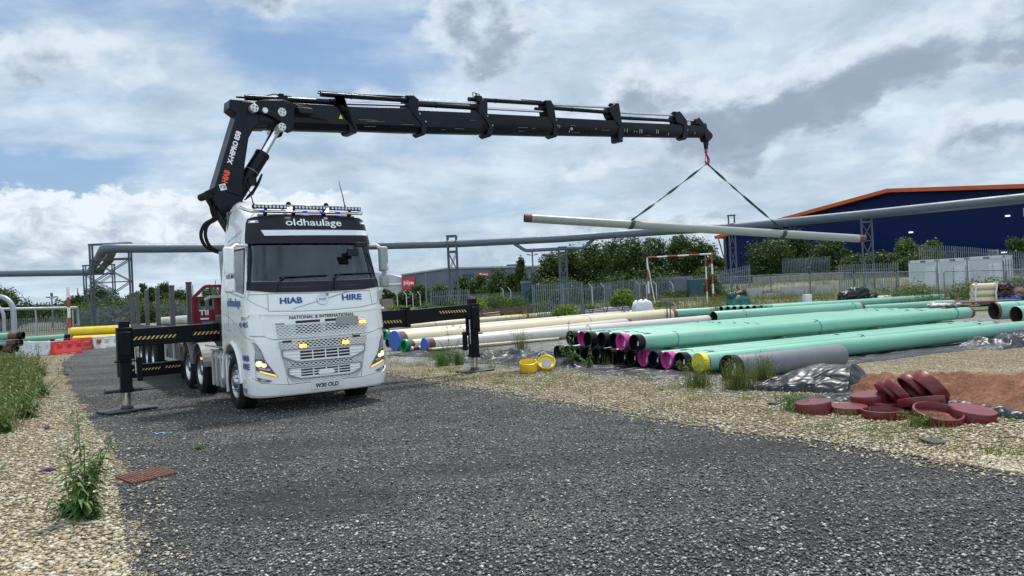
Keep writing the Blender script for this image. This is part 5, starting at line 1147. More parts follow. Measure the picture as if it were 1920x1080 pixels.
for y in (6.3, 7.55, 8.8): b.cyl((-1.1, y, 0.5), (1.1, y, 0.5), 0.07, n=10)
b.build('axles', M_BLACK, tr)
for y in (6.3, 7.55, 8.8):
    for sx in (-1, 1):
        q = MB(); s = -sx; q.lathe([(h*s, r) for h, r in [(0.04, 0.29), (0, 0.34), (0.02, 0.46), (0.07, 0.50), (0.28, 0.50), (0.33, 0.46), (0.34, 0.3)]], (sx*1.22, y, 0.5), (1, 0, 0), n=30); q.build('trailer_tyre', M_RUBBER, tr)
        q = MB(); q.lathe([(0.03*s, 0.3), (0.12*s, 0.24), (0.13*s, 0.14), (0.05*s, 0.1), (0.03*s, 0)], (sx*1.22, y, 0.5), (1, 0, 0), n=20); q.build('trailer_rim', M_RIM, tr)

# ================================================================ PIPES
def frame_to(P0, P1):
    d = (Vector(P1)-Vector(P0)).normalized(); yx = Vector((0, 0, 1)).cross(d).normalized(); zz = d.cross(yx)
    return Matrix((d, yx, zz)).transposed().to_4x4()
def mkpipe(P0, P1, r, m, label, group, end0='bare', end1='bare', paper=0, ties=(), cat='pipe', bare=0.16, pdx=0.0, ties_m=None, name='coated_pipe'):
    P0 = Vector(P0); P1 = Vector(P1); L_ = (P1-P0).length
    root = empty(name); root.matrix_world = Matrix.Translation(P0) @ frame_to(P0, P1)
    tag(root, label, cat, group)
    n = 36 if r > 0.1 else 20
    b0 = bare if end0 in ('bare', 'black', 'magenta', 'yellow', 'blue', 'green', 'white') else 0.0; b1 = bare if end1 in ('bare', 'black') else 0.0
    q = MB(); q.lathe([(b0, r*0.97), (b0+0.02, r), (L_-b1-0.02, r), (L_-b1, r*0.97)], (0,0,0), (1,0,0), n=n); body = q.build('pipe_body', m, root, sharp=50)
    ri = r*0.93
    q = MB(); q.lathe([(0, ri), (0, r*0.965), (b0+0.01, r*0.965), (b0+0.01, r*0.96), (L_-b1, r*0.96), (L_, r*0.965), (L_, ri), (L_-0.02, ri), (L_*0.98 if L_ < 4 else L_-1.2, ri), (1.2 if L_ > 4 else 0.4, ri)], (0,0,0), (1,0,0), n=n, closed=True)
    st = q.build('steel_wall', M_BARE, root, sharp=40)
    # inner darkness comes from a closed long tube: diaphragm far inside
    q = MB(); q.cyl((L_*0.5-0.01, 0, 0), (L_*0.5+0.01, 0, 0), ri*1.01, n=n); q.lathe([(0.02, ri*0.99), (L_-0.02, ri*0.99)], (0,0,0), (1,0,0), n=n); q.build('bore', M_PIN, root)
    for e, s, x0 in ((end0, -1, 0.0), (end1, 1, L_)):
        cm = {'black': M_CAPB, 'magenta': M_CAPM, 'yellow': M_CAPY, 'blue': M_CAPBL, 'green': M_CAPG, 'white': M_CAPW, 'orange': M_BARO}.get(e)
        if not cm: continue
        if e in ('black', 'magenta'):
            pr = [(-0.085, r*1.0), (-0.09, r*0.0)] ; pr = [(0.13, r*1.01), (0.13, r*1.06), (-0.045, r*1.10), (-0.055, r*1.06), (-0.05, r*0.93), (0.06, r*0.885), (0.065, 0.0)]
        elif e == 'yellow': pr = [(0.08, r*1.01), (0.08, r*1.05), (-0.05, r*1.06), (-0.06, r*1.0), (-0.045, r*0.93), (-0.045, 0)]
        elif e == 'blue': pr = [(0.04, r*1.01), (0.04, r*1.06), (0.01, r*1.12), (-0.035, r*1.12), (-0.045, r*1.08), (-0.045, 0)]
        elif e == 'green': pr = [(0.12, r*1.01), (0.12, r*1.08), (0.05, r*1.24), (-0.05, r*1.24), (-0.09, r*1.10), (-0.09, r*0.86), (0.06, r*0.80), (0.06, 0)]
        else: pr = [(0.06, r*1.01), (0.06, r*1.08), (-0.04, r*1.08), (-0.05, r*0.95), (-0.05, 0)]
        q = MB(); q.lathe([(x0-s*0+(-s)*(a) if False else x0-s*a, rr) for a, rr in pr], (0,0,0), (1,0,0), n=n); c = q.build('end_cap', cm, root, sharp=35)
        if paper and s == -1:
            q = MB(); w = r*(0.50 if paper == 1 else 0.48); hh = w*(1.2 if paper == 1 else 2.1); y0 = -r*pdx; z0 = -r*0.15; an = 0.35
            def pt(a, b_): return (x0+0.050, y0+a*math.cos(an)-b_*math.sin(an), z0+a*math.sin(an)+b_*math.cos(an))
            q.add([pt(-w/2, -hh/2), pt(w/2, -hh/2), pt(w/2, hh/2), pt(-w/2, hh/2)], [(0,1,2,3)]); q.build('paper_tag', M_PAPER, c, recalc=False)
    for t in ties:
        q = MB(); rr = random.Random(int(t*1000)+int(L_*77)+int(P0.x*31)); tw = rr.uniform(-0.06, 0.06)
        q.tube([(t*L_+tw*math.sin(a), (r+0.004)*math.cos(a), (r+0.004)*math.sin(a)) for a in [R(-60+i*14) for i in range(22)]], 0.009 if r > 0.1 else 0.006, 5)
        if rr.random() < 0.75:
            sd_ = rr.choice((-1, 1)); l_ = rr.uniform(0.08, 0.22); q.tube([(t*L_, -r*0.45, r*0.92), (t*L_+sd_*l_*0.5, -r*0.55, r*0.90), (t*L_+sd_*l_, -r*rr.uniform(0.4, 0.75), r*0.80)], 0.010, 5)
        q.build('rope_tie', ties_m or M_TAPE, root)
    return root
# --- the suspended pipe, the slings
PL = atY(983, 409, 24); PRt = atY(1621, 448, 26)
mkpipe(PL, PRt, 0.137, M_SPIPE, 'pale grey steel pipe hanging level from the crane hook in two slings', None, bare=0.24, name='suspended_pipe')
dP = (PRt-PL); LP = dP.length; dP.normalize()
HK = Matrix.Translation(TW(1.25, 0, 0)) @ Matrix.Rotation(YAW, 4, 'Z') @ Vector(CR(15.13, 5.97, 0.0))
def sling(t, label, sd):
    A = PL+dP*LP*t; side = dP.cross(Vector((0,0,1))).normalized(); upv = side.cross(dP)
    q = MB(); rnd = random.Random(sd); pts = []
    top = A+upv*0.145
    w0 = 0.085
    def ribbon(path, widths, nrm):
        vs = []; fs = []
        for i, (p, w, nn) in enumerate(zip(path, widths, nrm)):
            t_ = (path[min(i+1, len(path)-1)]-path[max(i-1, 0)]).normalized(); a = t_.cross(nn).normalized(); c = a.cross(t_).normalized()
            vs += [p-a*w/2-c*0.006, p+a*w/2-c*0.006, p+a*w/2+c*0.006, p-a*w/2+c*0.006]
        for i in range(len(path)-1):
            for k in range(4): fs.append((i*4+k, i*4+(k+1)%4, i*4+4+(k+1)%4, i*4+4+k))
        q.add(vs, fs, True)
    N = 22
    path = [HK.lerp(top, i/N)+Vector((0, 0, -0.03*math.sin(math.pi*i/N))) for i in range(N+1)]
    nr = []
    for i in range(N+1):
        an = 1.6*math.sin(i*0.5+sd)+0.5*i/N; nr.append((side*math.cos(an)+upv*math.sin(an)+dP*0.1).normalized())
    ribbon(path, [w0]*(N+1), nr)
    o = q.build('lifting_sling', M_SLING, sharp=60); tag(o, label, 'sling', 'slings holding the hanging pipe')
    q = MB()
    for off in (-0.03, 0.045):
        vs = []
        for i in range(25):
            a = 2*math.pi*i/24; c = A+dP*(off+0.07*math.sin(a)*0.6)+(side*math.cos(a)+upv*math.sin(a))*0.143; d2 = A+dP*(off+0.07*math.sin(a)*0.6)+(side*math.cos(a)+upv*math.sin(a))*0.153
            vs += [c-dP*0.035, c+dP*0.035, d2+dP*0.035, d2-dP*0.035]
        q.add(vs, [(i*4+k, i*4+(k+1)%4, i*4+4+(k+1)%4, i*4+4+k) for i in range(24) for k in range(4)], True)
    q.build('sling_wrap', M_SLING, o, sharp=60)
sling(0.298, 'green webbing sling running left from the hook down to the hanging pipe', 1)
sling(0.745, 'green webbing sling running right from the hook down to the hanging pipe', 4)
# pipe on the trailer
mkpipe(TW(0.33, 11.3, 1.53), TW(0.33, 5.75, 1.62), 0.115, M_WPIPE, 'pale pipe lying on the trailer deck behind the stanchions', None, 'yellow', 'bare', name='trailer_pipe')

# --- the green stack: direction and rows
AN = R(28.6); DV = Vector((math.cos(AN), math.sin(AN), 0)); NV = Vector((-math.sin(AN), math.cos(AN), 0))
def at_n(px, n, z):  # on the row line at offset n, at picture column px
    r = ray(px, 660); r2 = Vector((r.x, r.y, 0)); # solve r*t . NV = n
    t = n/(r2.dot(NV)); return Vector((r2.x*t, r2.y*t, z))
GG = 'green coated pipes in the nearest stack'
bot = [(1048, 16.88, 'black', 0), (1066, 16.5, 'black', 1), (1084, 16.1, 'black', 2), (1104, 15.7, 'black', 0), (1121, 15.3, 'black', 1), (1144, 14.9, 'black', 0), (1167, 14.5, 'black', 1), (1186, 14.1, 'black', 1), (1208, 13.7, 'magenta', 2), (1228, 13.3, 'black', 1), (1252, 12.9, 'magenta', 2), (1277, 12.5, 'black', 1)]
blab = ['leftmost lower pipe of the stack, black cap half clear of the weeds', 'lower pipe with black cap, second from the left, behind the tall weed', 'lower pipe with black cap, third from the left, a white tag at its edge', 'lower pipe with black cap, fourth from the left, deep in shade',
        'lower pipe with black cap, fifth from the left, in shade with a small tag', 'lower pipe with a bare hollow black cap, sixth from the left', 'lower pipe with black cap and white tag, seventh from the left', 'lower pipe with black cap and white tag just left of the magenta capped one',
        'lower green pipe with magenta cap, left one of the bottom two magenta caps', 'lower green pipe with black cap between the two magenta caps', 'lower green pipe with magenta cap, right one of the bottom two magenta caps', 'lower green pipe with black cap beside the yellow capped pipe']
for (px, n, cp_, pa), lb in zip(bot, blab):
    P0 = at_n(px, n, 0.24); mkpipe(P0, P0+DV*12.1, 0.178, M_GREEN, lb, GG, cp_, 'bare', pa, ties=(0.06, 0.5, 0.92) if n > 13 or n < 12.6 else (0.05,), pdx=0.25)
top = [(1073, 16.55, 'black', 1), (1095, 16.1, 'magenta', 0), (1106, 15.62, 'black', 0), (1132, 15.12, 'black', 0), (1155, 14.62, 'black', 1), (1168, 14.12, 'magenta', 2), (1193, 13.58, 'black', 1)]
tlab = ['upper pipe at the left end of the stack with a black cap', 'upper pipe with magenta cap tucked between two black caps', 'upper pipe with black cap just right of the far magenta cap', 'upper pipe with plain hollow black cap in the middle of the row', 'upper pipe with black cap half hidden by the big magenta cap', 'upper pipe with the large magenta cap and paper tag', 'front upper green pipe, full length in view, black cap with white tag']
for (px, n, cp_, pa), lb in zip(top, tlab):
    P0 = at_n(px, n, 0.625); mkpipe(P0, P0+DV*(13.2 if n < 13.6 else 12.6), 0.180, M_GREEN, lb, GG, cp_, 'bare', pa, ties=(0.085, 0.46, 0.93) if n < 13.6 else ((0.05, 0.35, 0.9)), pdx=0.2)
P0 = gz(1313, 680, 0.25); d13 = (gz(1920, 615, 0.24)-P0).normalized(); mkpipe(P0, P0+d13*13.5, 0.20, M_GREEN, 'nearest long green pipe with a yellow end cap', GG, 'yellow', 'bare', 0, ties=(), bare=0.12)
P0 = gz(1369, 690, 0.25); P1 = gz(1574, 666, 0.25); mkpipe(P0, P1, 0.235, M_GPIPE, 'short dark grey pipe with a black recessed cap in front of the stack', None, 'black', 'open', 2, bare=0.0, name='grey_pipe', pdx=0.35)
# timbers under the stack
for k, s in enumerate((1.2, 4.8, 8.6, 11.4)):
    b = MB(); a = at_n(1313, 11.75, 0.02)+DV*s; c = a+NV*5.6; b.bar(a+Vector((0,0,.015)), c+Vector((0,0,.015)), 0.12, 0.07); o = b.build('timber_bearer', M_WOOD, bevel=0.008); tag(o, 'timber bearer under the lower green pipes, '+['first from the capped ends', 'second from the capped ends', 'third from the capped ends', 'farthest from the capped ends'][k], 'timber', 'timber bearers under the pipe stack')
    b = MB(); a = at_n(1193, 13.3, 0.435)+DV*s; c = a+NV*3.6; b.bar(a, c, 0.1, 0.02); o = b.build('timber_batten', M_WOOD); tag(o, 'thin timber batten between the pipe rows, '+['first from the capped ends', 'second from the capped ends', 'third from the capped ends', 'farthest from the capped ends'][k], 'timber', 'timber battens between the pipe rows')
# --- other green pipes behind and to the right
GB = 'green coated pipes lying beyond the stack'
def pxpipe(a, c, r, m, label, group, e0='bare', e1='bare', z=None, **kw):
    z = r+0.03 if z is None else z
    return mkpipe(gz(a[0], a[1], z), gz(c[0], c[1], z), r, m, label, group, e0, e1, **kw)
pxpipe((1338, 595.5), (1614, 577), 0.29, M_GREEN, 'wide green pipe with an open dark end lying behind the stack', GB, 'open', 'bare', z=0.36, ties=(0.18, 0.93), name='green_pipe')
pxpipe((1195, 578.5), (1513, 561), 0.22, M_GREEN, 'farthest green pipe, left half passing the teal bag', GB, 'open', 'open', name='green_pipe', ties=(0.02,))
pxpipe((1262, 588), (1545, 571), 0.23, M_GREEN, 'green pipe behind the wide open ended one, starting by the white pipes', GB, 'open', 'bare', name='green_pipe', z=0.3)
pxpipe((1430, 580), (1769, 557), 0.23, M_GREEN, 'long green pipe reaching the mesh fence at the right', GB, 'open', 'bare', name='green_pipe', ties=(0.90, 0.97), z=0.3)
pxpipe((1500, 586), (1791, 568.5), 0.19, M_GREEN, 'thin green pipe with a rusty end near the white rubble', GB, 'open', 'bare', name='green_pipe', z=0.25)
pxpipe((1863, 583), (1990, 577), 0.31, M_GREEN, 'green pipe at the right edge with a rusty open mouth', GB, 'bare', 'bare', z=0.5, name='green_pipe', ties=(0.3,), bare=0.10)
pxpipe((1905, 590), (2050, 582), 0.27, M_GREEN, 'green pipe cut by the right edge with a teal open mouth', GB, 'open', 'bare', z=0.5, name='green_pipe')
# --- cream and white pipes behind the lorry
GC = 'cream and white pipes lying beside the road'
pxpipe((741, 639), (1262, 590), 0.33, M_CREAM, 'thickest cream pipe with a big blue disc cap', GC, 'blue', 'bare', ties=(0.17, 0.6), ties_m=M_BTAPE, bare=0.35, name='cream_pipe')
pxpipe((797, 647), (1327, 600), 0.225, M_WPIPE, 'nearest white pipe with a smaller blue disc cap', GC, 'blue', 'open', ties=(0.13, 0.5), ties_m=M_BTAPE, bare=0.3, name='white_pipe')
pxpipe((760, 648), (1180, 604), 0.19, M_WPIPE, 'white pipe with the green ring cap between the two blue caps', GC, 'green', 'bare', ties=(0.2,), ties_m=M_BTAPE, bare=0.3, name='white_pipe')
pxpipe((724, 628), (1226, 584), 0.20, M_WPIPE, 'white pipe with a green ring cap at the lorry bumper', GC, 'green', 'bare', ties=(0.18, 0.55), ties_m=M_BTAPE, name='white_pipe')
pxpipe((718, 617), (1179, 577.5), 0.20, M_CREAM, 'cream pipe at the back of the group ending by the bulk bag', GC, 'blue', 'bare', ties=(0.15,), ties_m=M_BTAPE, bare=0.3, name='cream_pipe')
pxpipe((726, 643), (1120, 609), 0.17, M_WPIPE, 'low pipe with a rusty end almost hidden by the lorry corner', GC, 'bare', 'bare', bare=0.4, name='white_pipe')
pxpipe((720, 605), (938, 589), 0.20, M_CREAM, 'short cream pipe ending at the outrigger leg', GC, 'bare', 'bare', bare=0.2, name='cream_pipe', z=0.45)
pxpipe((771, 653.5), (900, 640), 0.07, M_WPIPE, 'thin pipe with white cap, left one of the small pair', GC, 'white', 'bare', z=0.11, bare=0.3, name='thin_pipe')
pxpipe((777, 651), (905, 638), 0.075, M_WPIPE, 'thin pipe with white cap, right one of the small pair', GC, 'white', 'bare', z=0.14, bare=0.3, name='thin_pipe')
pxpipe((806, 655), (1052, 634), 0.045, M_CREAM, 'thinnest cream pipe running along the black sheeting', GC, 'orange', 'bare', z=0.12, bare=0.12, name='thin_pipe')
# row of small black pipe ends near the teal bag
for i in range(7):
    px = 1352+i*12.5; P0 = gz(px, 578.5-i*0.35, 0.62); b = mkpipe(P0, P0+Vector((0.9, 1.2, 0)), 0.11, M_GREEN, ['leftmost','second','third','fourth','fifth','sixth','last'][i]+' dark ended offcut in the small row behind the wide green pipe', 'short offcuts in a row behind the wide green pipe', 'open', 'open', name='pipe_offcut')
b = MB(); a = gz(1345, 586, 0.48); c = gz(1435, 583, 0.48); b.box((0, 0, 0), ((c-a).length, 1.6, 0.5)); o = b.build('timber_crate', M_WOOD, bevel=0.02); o.location = (a.x, a.y+0.0, 0.0); o.rotation_euler = (0, 0, math.atan2(c.y-a.y, c.x-a.x)); tag(o, 'timber crate carrying the row of small pipe offcuts', 'crate')

# --- left green stack, yellow pipes, small ones
GL = 'green pipes stacked at the left edge'
lab = ['top green pipe of the left stack with a scuffed pink end', 'second green pipe from the top of the left stack', 'third green pipe from the top of the left stack', 'fourth green pipe from the top of the left stack', 'bottom green pipe of the left stack in the weeds']
for i, (px, py, z) in enumerate(((41, 629, 1.13), (38, 641, 0.86), (30, 649, 0.64), (22, 657, 0.42), (22, 665, 0.20))):
    A = gz(px, py, z); A = Vector((atY(px, py, 28).x, 28, z)); r = 0.135 if i == 0 else 0.11
    mkpipe(A, A+Vector((-11, -1.2, 0)), r, M_GREEN, lab[i], GL, 'black', 'open', bare=0.45, name='green_pipe', ties=(0.12,))
for i, (px, py, z) in enumerate(((2, 646, 0.75), (3, 662, 0.3))):
    A = Vector((atY(px, py, 26.5).x, 26.5, z)); mkpipe(A, A+Vector((-8, -1.0, 0)), 0.13, M_GREEN, ['rusty ended pipe in front of the left stack, upper one', 'rusty ended pipe in front of the left stack, lower one'][i], GL, 'bare', 'open', bare=0.5, name='green_pipe')
A = atY(46, 632, 38); A.z = 0.65; mkpipe(A, A+Vector((2.0, 0.4, 0.03)), 0.13, M_GREEN, 'small green pipe lying before the left palisade fence', GL, 'open', 'black', name='green_pipe')
A = atY(98, 635, 36); A.z = 0.5; mkpipe(A, A+Vector((0.7, 0.1, 0.0)), 0.17, M_GREEN, 'stubby dark green pipe end behind the red barrier', GL, 'black', 'black', name='green_pipe')
b = MB(); b.box((-0.15, -0.6, 0), (0.15, 0.6, 0.42)); o = b.build('timber_block', M_WOOD); o.location = (A.x, A.y, 0); tag(o, 'timber block under the small pipes behind the red barrier', 'timber')
GY = 'yellow pipes behind the barriers'
YL = [('long yellow pipe on top, open end at the left', 134, 621, 40, 0.88, 0.235), ('lower yellow pipe just above the white barrier', 138, 632, 39, 0.47, 0.20), ('yellow pipe behind the lower one', 140, 631, 40.5, 0.47, 0.20)]
for lb, px, py, Y, z, r in YL:
    A = atY(px, py, Y); A.z = z; mkpipe(A, A+Vector((7.4, 1.4, 0)), r, M_YPIPE, lb, GY, 'open', 'open', name='yellow_pipe', ties=(0.72, 0.8), ties_m=M_BTAPE)

# ================================================================ BARRIERS, POSTS
def barrier(x, y, rz, m, label, L_=2.0, h=0.62):
    b = MB(); prof = [(-0.24, 0.0), (0.24, 0.0), (0.24, 0.12), (0.13, 0.30), (0.10, h), (-0.10, h), (-0.13, 0.30), (-0.24, 0.12)]
    b.prism(prof, lambda a, z, t: (t, a, z), 0.02, L_-0.02)
    for k in range(4): b.box((0.22+k*0.45, -0.145, 0.30), (0.40+k*0.45, 0.145, 0.50))
    for k in (0.3, L_-0.6): b.box((k, -0.26, 0.0), (k+0.3, 0.26, 0.05))
    b.cyl((0.35, 0, h), (0.35, 0, h+0.03), 0.06, n=10)
    o = b.build('road_barrier', m, bevel=0.02); o.location = (x, y, 0); o.rotation_euler = (0, 0, rz); tag(o, label, 'barrier', 'water filled road barriers'); return o
barrier(-21.25, 34.1, R(150), M_BARW, 'white barrier running left behind the end-on red one')
barrier(-21.2, 33.9, R(62), M_BARR, 'red barrier seen end on, nearest of all', 1.3)
barrier(-22.9, 35.2, R(150), M_BARW, 'second white barrier farther left, half in the weeds')
barrier(-24.5, 36.2, R(160), M_BARO, 'dull orange barrier at the far left by the green pipes')
a = gz(115, 659); c = gz(172, 655); an = math.atan2(c.y-a.y, c.x-a.x)
barrier(a.x, a.y, an, M_BARR, 'red barrier with a straight top in the back row', (c-a).length)
for i in range(3):
    d = gz(222, 650.5); d1 = (d-c); p = c+d1*(i*2.02/d1.length); barrier(p.x, p.y, math.atan2(d1.y, d1.x), M_BARW, ['white barrier joined to the red one in the back row', 'white barrier beside the outrigger leg in the back row', 'white barrier seen under the yellow pipes beyond the outrigger'][i])
def striped_post(name, p, h, n, label, r=0.06, first=0, parent=None, lean=0.0):
    root = empty(name, p) if parent is None else parent
    for k in range(n):
        b = MB(); b.cyl((p[0]*0+lean*k/n, 0, h*k/n), (lean*(k+1)/n, 0, h*(k+1)/n), r, n=12); b.build('band', M_POLER if (k+first) % 2 == 0 else M_POLEW, root)
    if label: tag(root, label, 'post')
    return root
p = atY(131, 632, 40); striped_post('marker_post', (p.x, 40, 0), 3.3, 6, 'red and white banded post standing left of the yellow pipes', 0.075)
# height goal
def goal():
    A = Vector((atY(1217, 560, 58).x, 58, 0)); B = Vector((atY(1338, 562, 54).x, 54, 0)); A.z = H(A.x, A.y); B.z = H(B.x, B.y)
    zt = atY(1213, 483, 58).z; zt2 = atY(1333, 476, 54).z
    root = empty('height_goal', A); tag(root, 'red and white banded height goal frame with crossbar, in front of the trees', 'goal post')
    def seg(p, q, n, first, r=0.065):
        for k in range(n):
            b = MB(); b.cyl(Vector(p).lerp(q, k/n)-A, Vector(p).lerp(q, (k+1)/n)-A, r, n=10); b.build('band', M_POLER if (k+first) % 2 == 0 else M_POLEW, root)
    T1 = Vector((A.x, A.y, zt)); T2 = Vector((B.x, B.y, zt2)); seg(A, T1, 4, 0); seg(B, T2, 5, 0); seg(T1, T2, 6, 0, 0.06)
    q = T1.lerp(T2, 0.91); seg(Vector((q.x, q.y, H(q.x, q.y))), q, 4, 1, 0.05)
    # stay
    b = MB(); b.bar(A+Vector((0.3, -0.9, 0))-A, Vector((0, 0, (zt-A.z)*0.9)), 0.05); b.build('stay', M_POLEW, root)
goal()

# ================================================================ ELEVATED PIPELINE
def arc_path(pts, rad):
    out = [Vector(pts[0])]
    for i in range(1, len(pts)-1):
        p = Vector(pts[i]); a = (Vector(pts[i-1])-p); c = (Vector(pts[i+1])-p); r = min(rad, a.length*0.45, c.length*0.45); A = p+a.normalized()*r; C = p+c.normalized()*r
        for k in range(7):
            t = k/6; out.append(A*(1-t)**2+p*2*t*(1-t)+C*t*t)
    out.append(Vector(pts[-1])); return out
PLN = [atY(402, 465, 64), atY(720, 460.5, 72), atY(843, 457.5, 73.5), atY(1050, 447.5, 73), atY(1200, 436.5, 72.5), atY(1400, 424, 68), atY(1615, 403, 61), atY(1930, 371, 52), atY(2300, 330, 44)]
E1 = atY(196, 465.5, 58.0)
b = MB(); main_path = arc_path([atY(-300, 518, 92), atY(168, 511, 88), E1]+[atY(300, 465.5, 61)]+PLN, 1.1)
b.tube(main_path, 0.375, 20); pl = b.build('pipeline', M_PIPELINE); tag(pl, 'big grey elevated pipeline crossing the whole yard on steel gantries', 'pipeline')
b = MB()
for k in range(12, len(main_path)-2): 
    p = main_path[k]; q = main_path[k+1]; L_ = (q-p).length
    if L_ > 3:
        nn = int(L_/3.2)
        for j in range(1, nn): c = p.lerp(q, j/nn); d = (q-p).normalized(); b.tube([c-d*0.03, c+d*0.03], 0.385, 20)
b.build('cladding_joint', mat('joint_band', (0.10, 0.125, 0.155), 0.5), pl)
b = MB(); br = arc_path([atY(957, 452, 73.2), atY(985, 470, 73.2), atY(1095, 464.5, 73), atY(1118, 444, 73)], 0.3); b.tube(br, 0.17, 16); o = b.build('branch_pipe', M_PIPELINE, pl)
b = MB(); br = arc_path([atY(212, 468, 62), atY(205, 486, 70), atY(188, 508, 84), atY(150, 512, 89)], 1.0); b.tube(br, 0.34, 16)
for t in (3, 6, 9, 12):
    if t < len(br)-1: b.tube([br[t]-(br[t+1]-br[t]).normalized()*0.2, br[t]+(br[t+1]-br[t]).normalized()*0.2], 0.42, 16)
b.build('expansion_pipe', M_PIPELINE, pl)
def gantry(pxc, Y, ytop, label, w=1.5, dpth=1.6, over=0.7, zp=None, full=True):
    c = atY(pxc, ytop, Y); zt = c.z; z0 = H(c.x, Y); root = empty('pipe_gantry', (c.x, Y, z0)); tag(root, label, 'gantry', 'steel gantries under the pipeline'); h = zt-z0
    zp = (zp or h-1.0)
    b = MB()
    for sx in (-w/2, w/2):
        for sy in ((-dpth/2, dpth/2) if full else (0,)):
            b.bar((sx, sy, 0), (sx, sy, h), 0.12)
    b.build('column', M_GANTRY, root)
    b = MB()
    for sy in ((-dpth/2, dpth/2) if full else (0,)):
        b.bar((-w/2-0.1, sy, h), (w/2+0.1, sy, h), 0.14); b.bar((-w/2, sy, zp-0.45), (w/2, sy, zp-0.45), 0.15)
        k = 0; z = 0.3; 
        while z < zp-1.0:
            z2 = min(zp-0.5, z+2.0); b.bar((-w/2, sy, z), (w/2, sy, z2), 0.06); b.bar((w/2, sy, z), (-w/2, sy, z2), 0.06); b.bar((-w/2, sy, z2), (w/2, sy, z2), 0.07); z = z2
    b.build('bracing', M_GANTRY, root)
    return root
def gantry_px(x0, x1, Y, ytop, ypipe, label, **kw):
    a = atY(x0, ytop, Y); c = atY(x1, ytop, Y); return gantry((x0+x1)/2, Y, ytop, label, w=c.x-a.x, zp=(a.z-(atY(x0, ytop, Y).z-atY(x0, ypipe, Y).z)), **kw)
gantry_px(170, 243, 61.5, 457.5, 478, 'wide steel gantry at the pipeline bend, taller front frame', dpth=0.4)
gantry_px(158, 212, 87, 497, 508, 'lower gantry frame behind the pipeline bend at the left', dpth=0.5)
gantry(847, 73.6, 443, 'slim gantry tower rising above the grey retail shed', w=0.85, dpth=1.4, zp=6.7)
gantry(1054, 73, 464, 'gantry tower before the left part of the tree row', w=0.7, dpth=1.2, zp=6.0)
gantry(1371, 68.7, 404, 'gantry with a hooked top at the blue warehouse corner', w=0.55, full=False, zp=6.8)
gantry(1624, 60.8, 407, 'gantry post standing before the blue warehouse wall', w=0.85, full=False, zp=6.3)

# ================================================================ BUILDINGS
def wall_building():
    C = Vector((31, 106, 0)); d = Vector((0.5, -0.866, 0)); root = empty('warehouse', C, math.atan2(d.y, d.x)); tag(root, 'dark blue warehouse with an orange roof edge', 'warehouse')
    g = [(0, 0), (0, 8.5), (25.3, 11.3), (50.6, 8.5), (50.6, 0)]
    b = MB(); b.prism(g, lambda a, z, t: (a, t, z), 0.0, 40.0); b.build('wall', M_WBLUE, root)
    b = MB()
    for (a0, z0), (a1, z1) in (((-1.4, 8.35), (25.3, 11.33)), ((25.3, 11.33), (52, 8.35))):
        b.prism([(a0, z0), (a1, z1), (a1, z1+0.42), (a0, z0+0.42)], lambda a, z, t: (a, t, z), -0.9, 41)
    b.build('roof_edge', M_WORANGE, root)
    b = MB(); b.box((-0.35, -0.25, 0), (0.0, 0.15, 8.3)); b.bar((-1.3, -0.2, 8.3), (-0.2, -0.2, 4.8), 0.12); b.build('corner_post', M_GANTRY, root)
    b = MB(); b.bar((0, -0.05, 3.05), (50, -0.05, 3.15), 0.06); b.build('rail', M_PALIS, root)
    for a, z, w, h in ((35.8, 3.75, 1.0, 0.55), (39.2, 7.5, 0.8, 0.8)):
        b = MB(); b.box((a-w/2, -0.08, z-h/2), (a+w/2, 0.02, z+h/2)); f = b.build('vent', M_CABTRIM, root)
        b = MB(); b.box((a-w/2+0.06, -0.10, z-h/2+0.06), (a-0.03, -0.07, z+h/2-0.06)); b.box((a+0.03, -0.10, z-h/2+0.06), (a+w/2-0.06, -0.07, z+h/2-0.06)); b.build('louvre', M_GREYB, f)
    for a, z in ((27.4, 6.6), (37.4, 7.3), (36.9, 3.7), (10, 7.1)):
        b = MB(); b.box((a-0.16, -0.3, z-0.07), (a+0.16, 0.0, z+0.07)); b.build('wall_lamp', mat('lamp_white', (0.8, 0.8, 0.8), 0.3, emit=(1, 1, 1), estr=0.8), root)
wall_building()
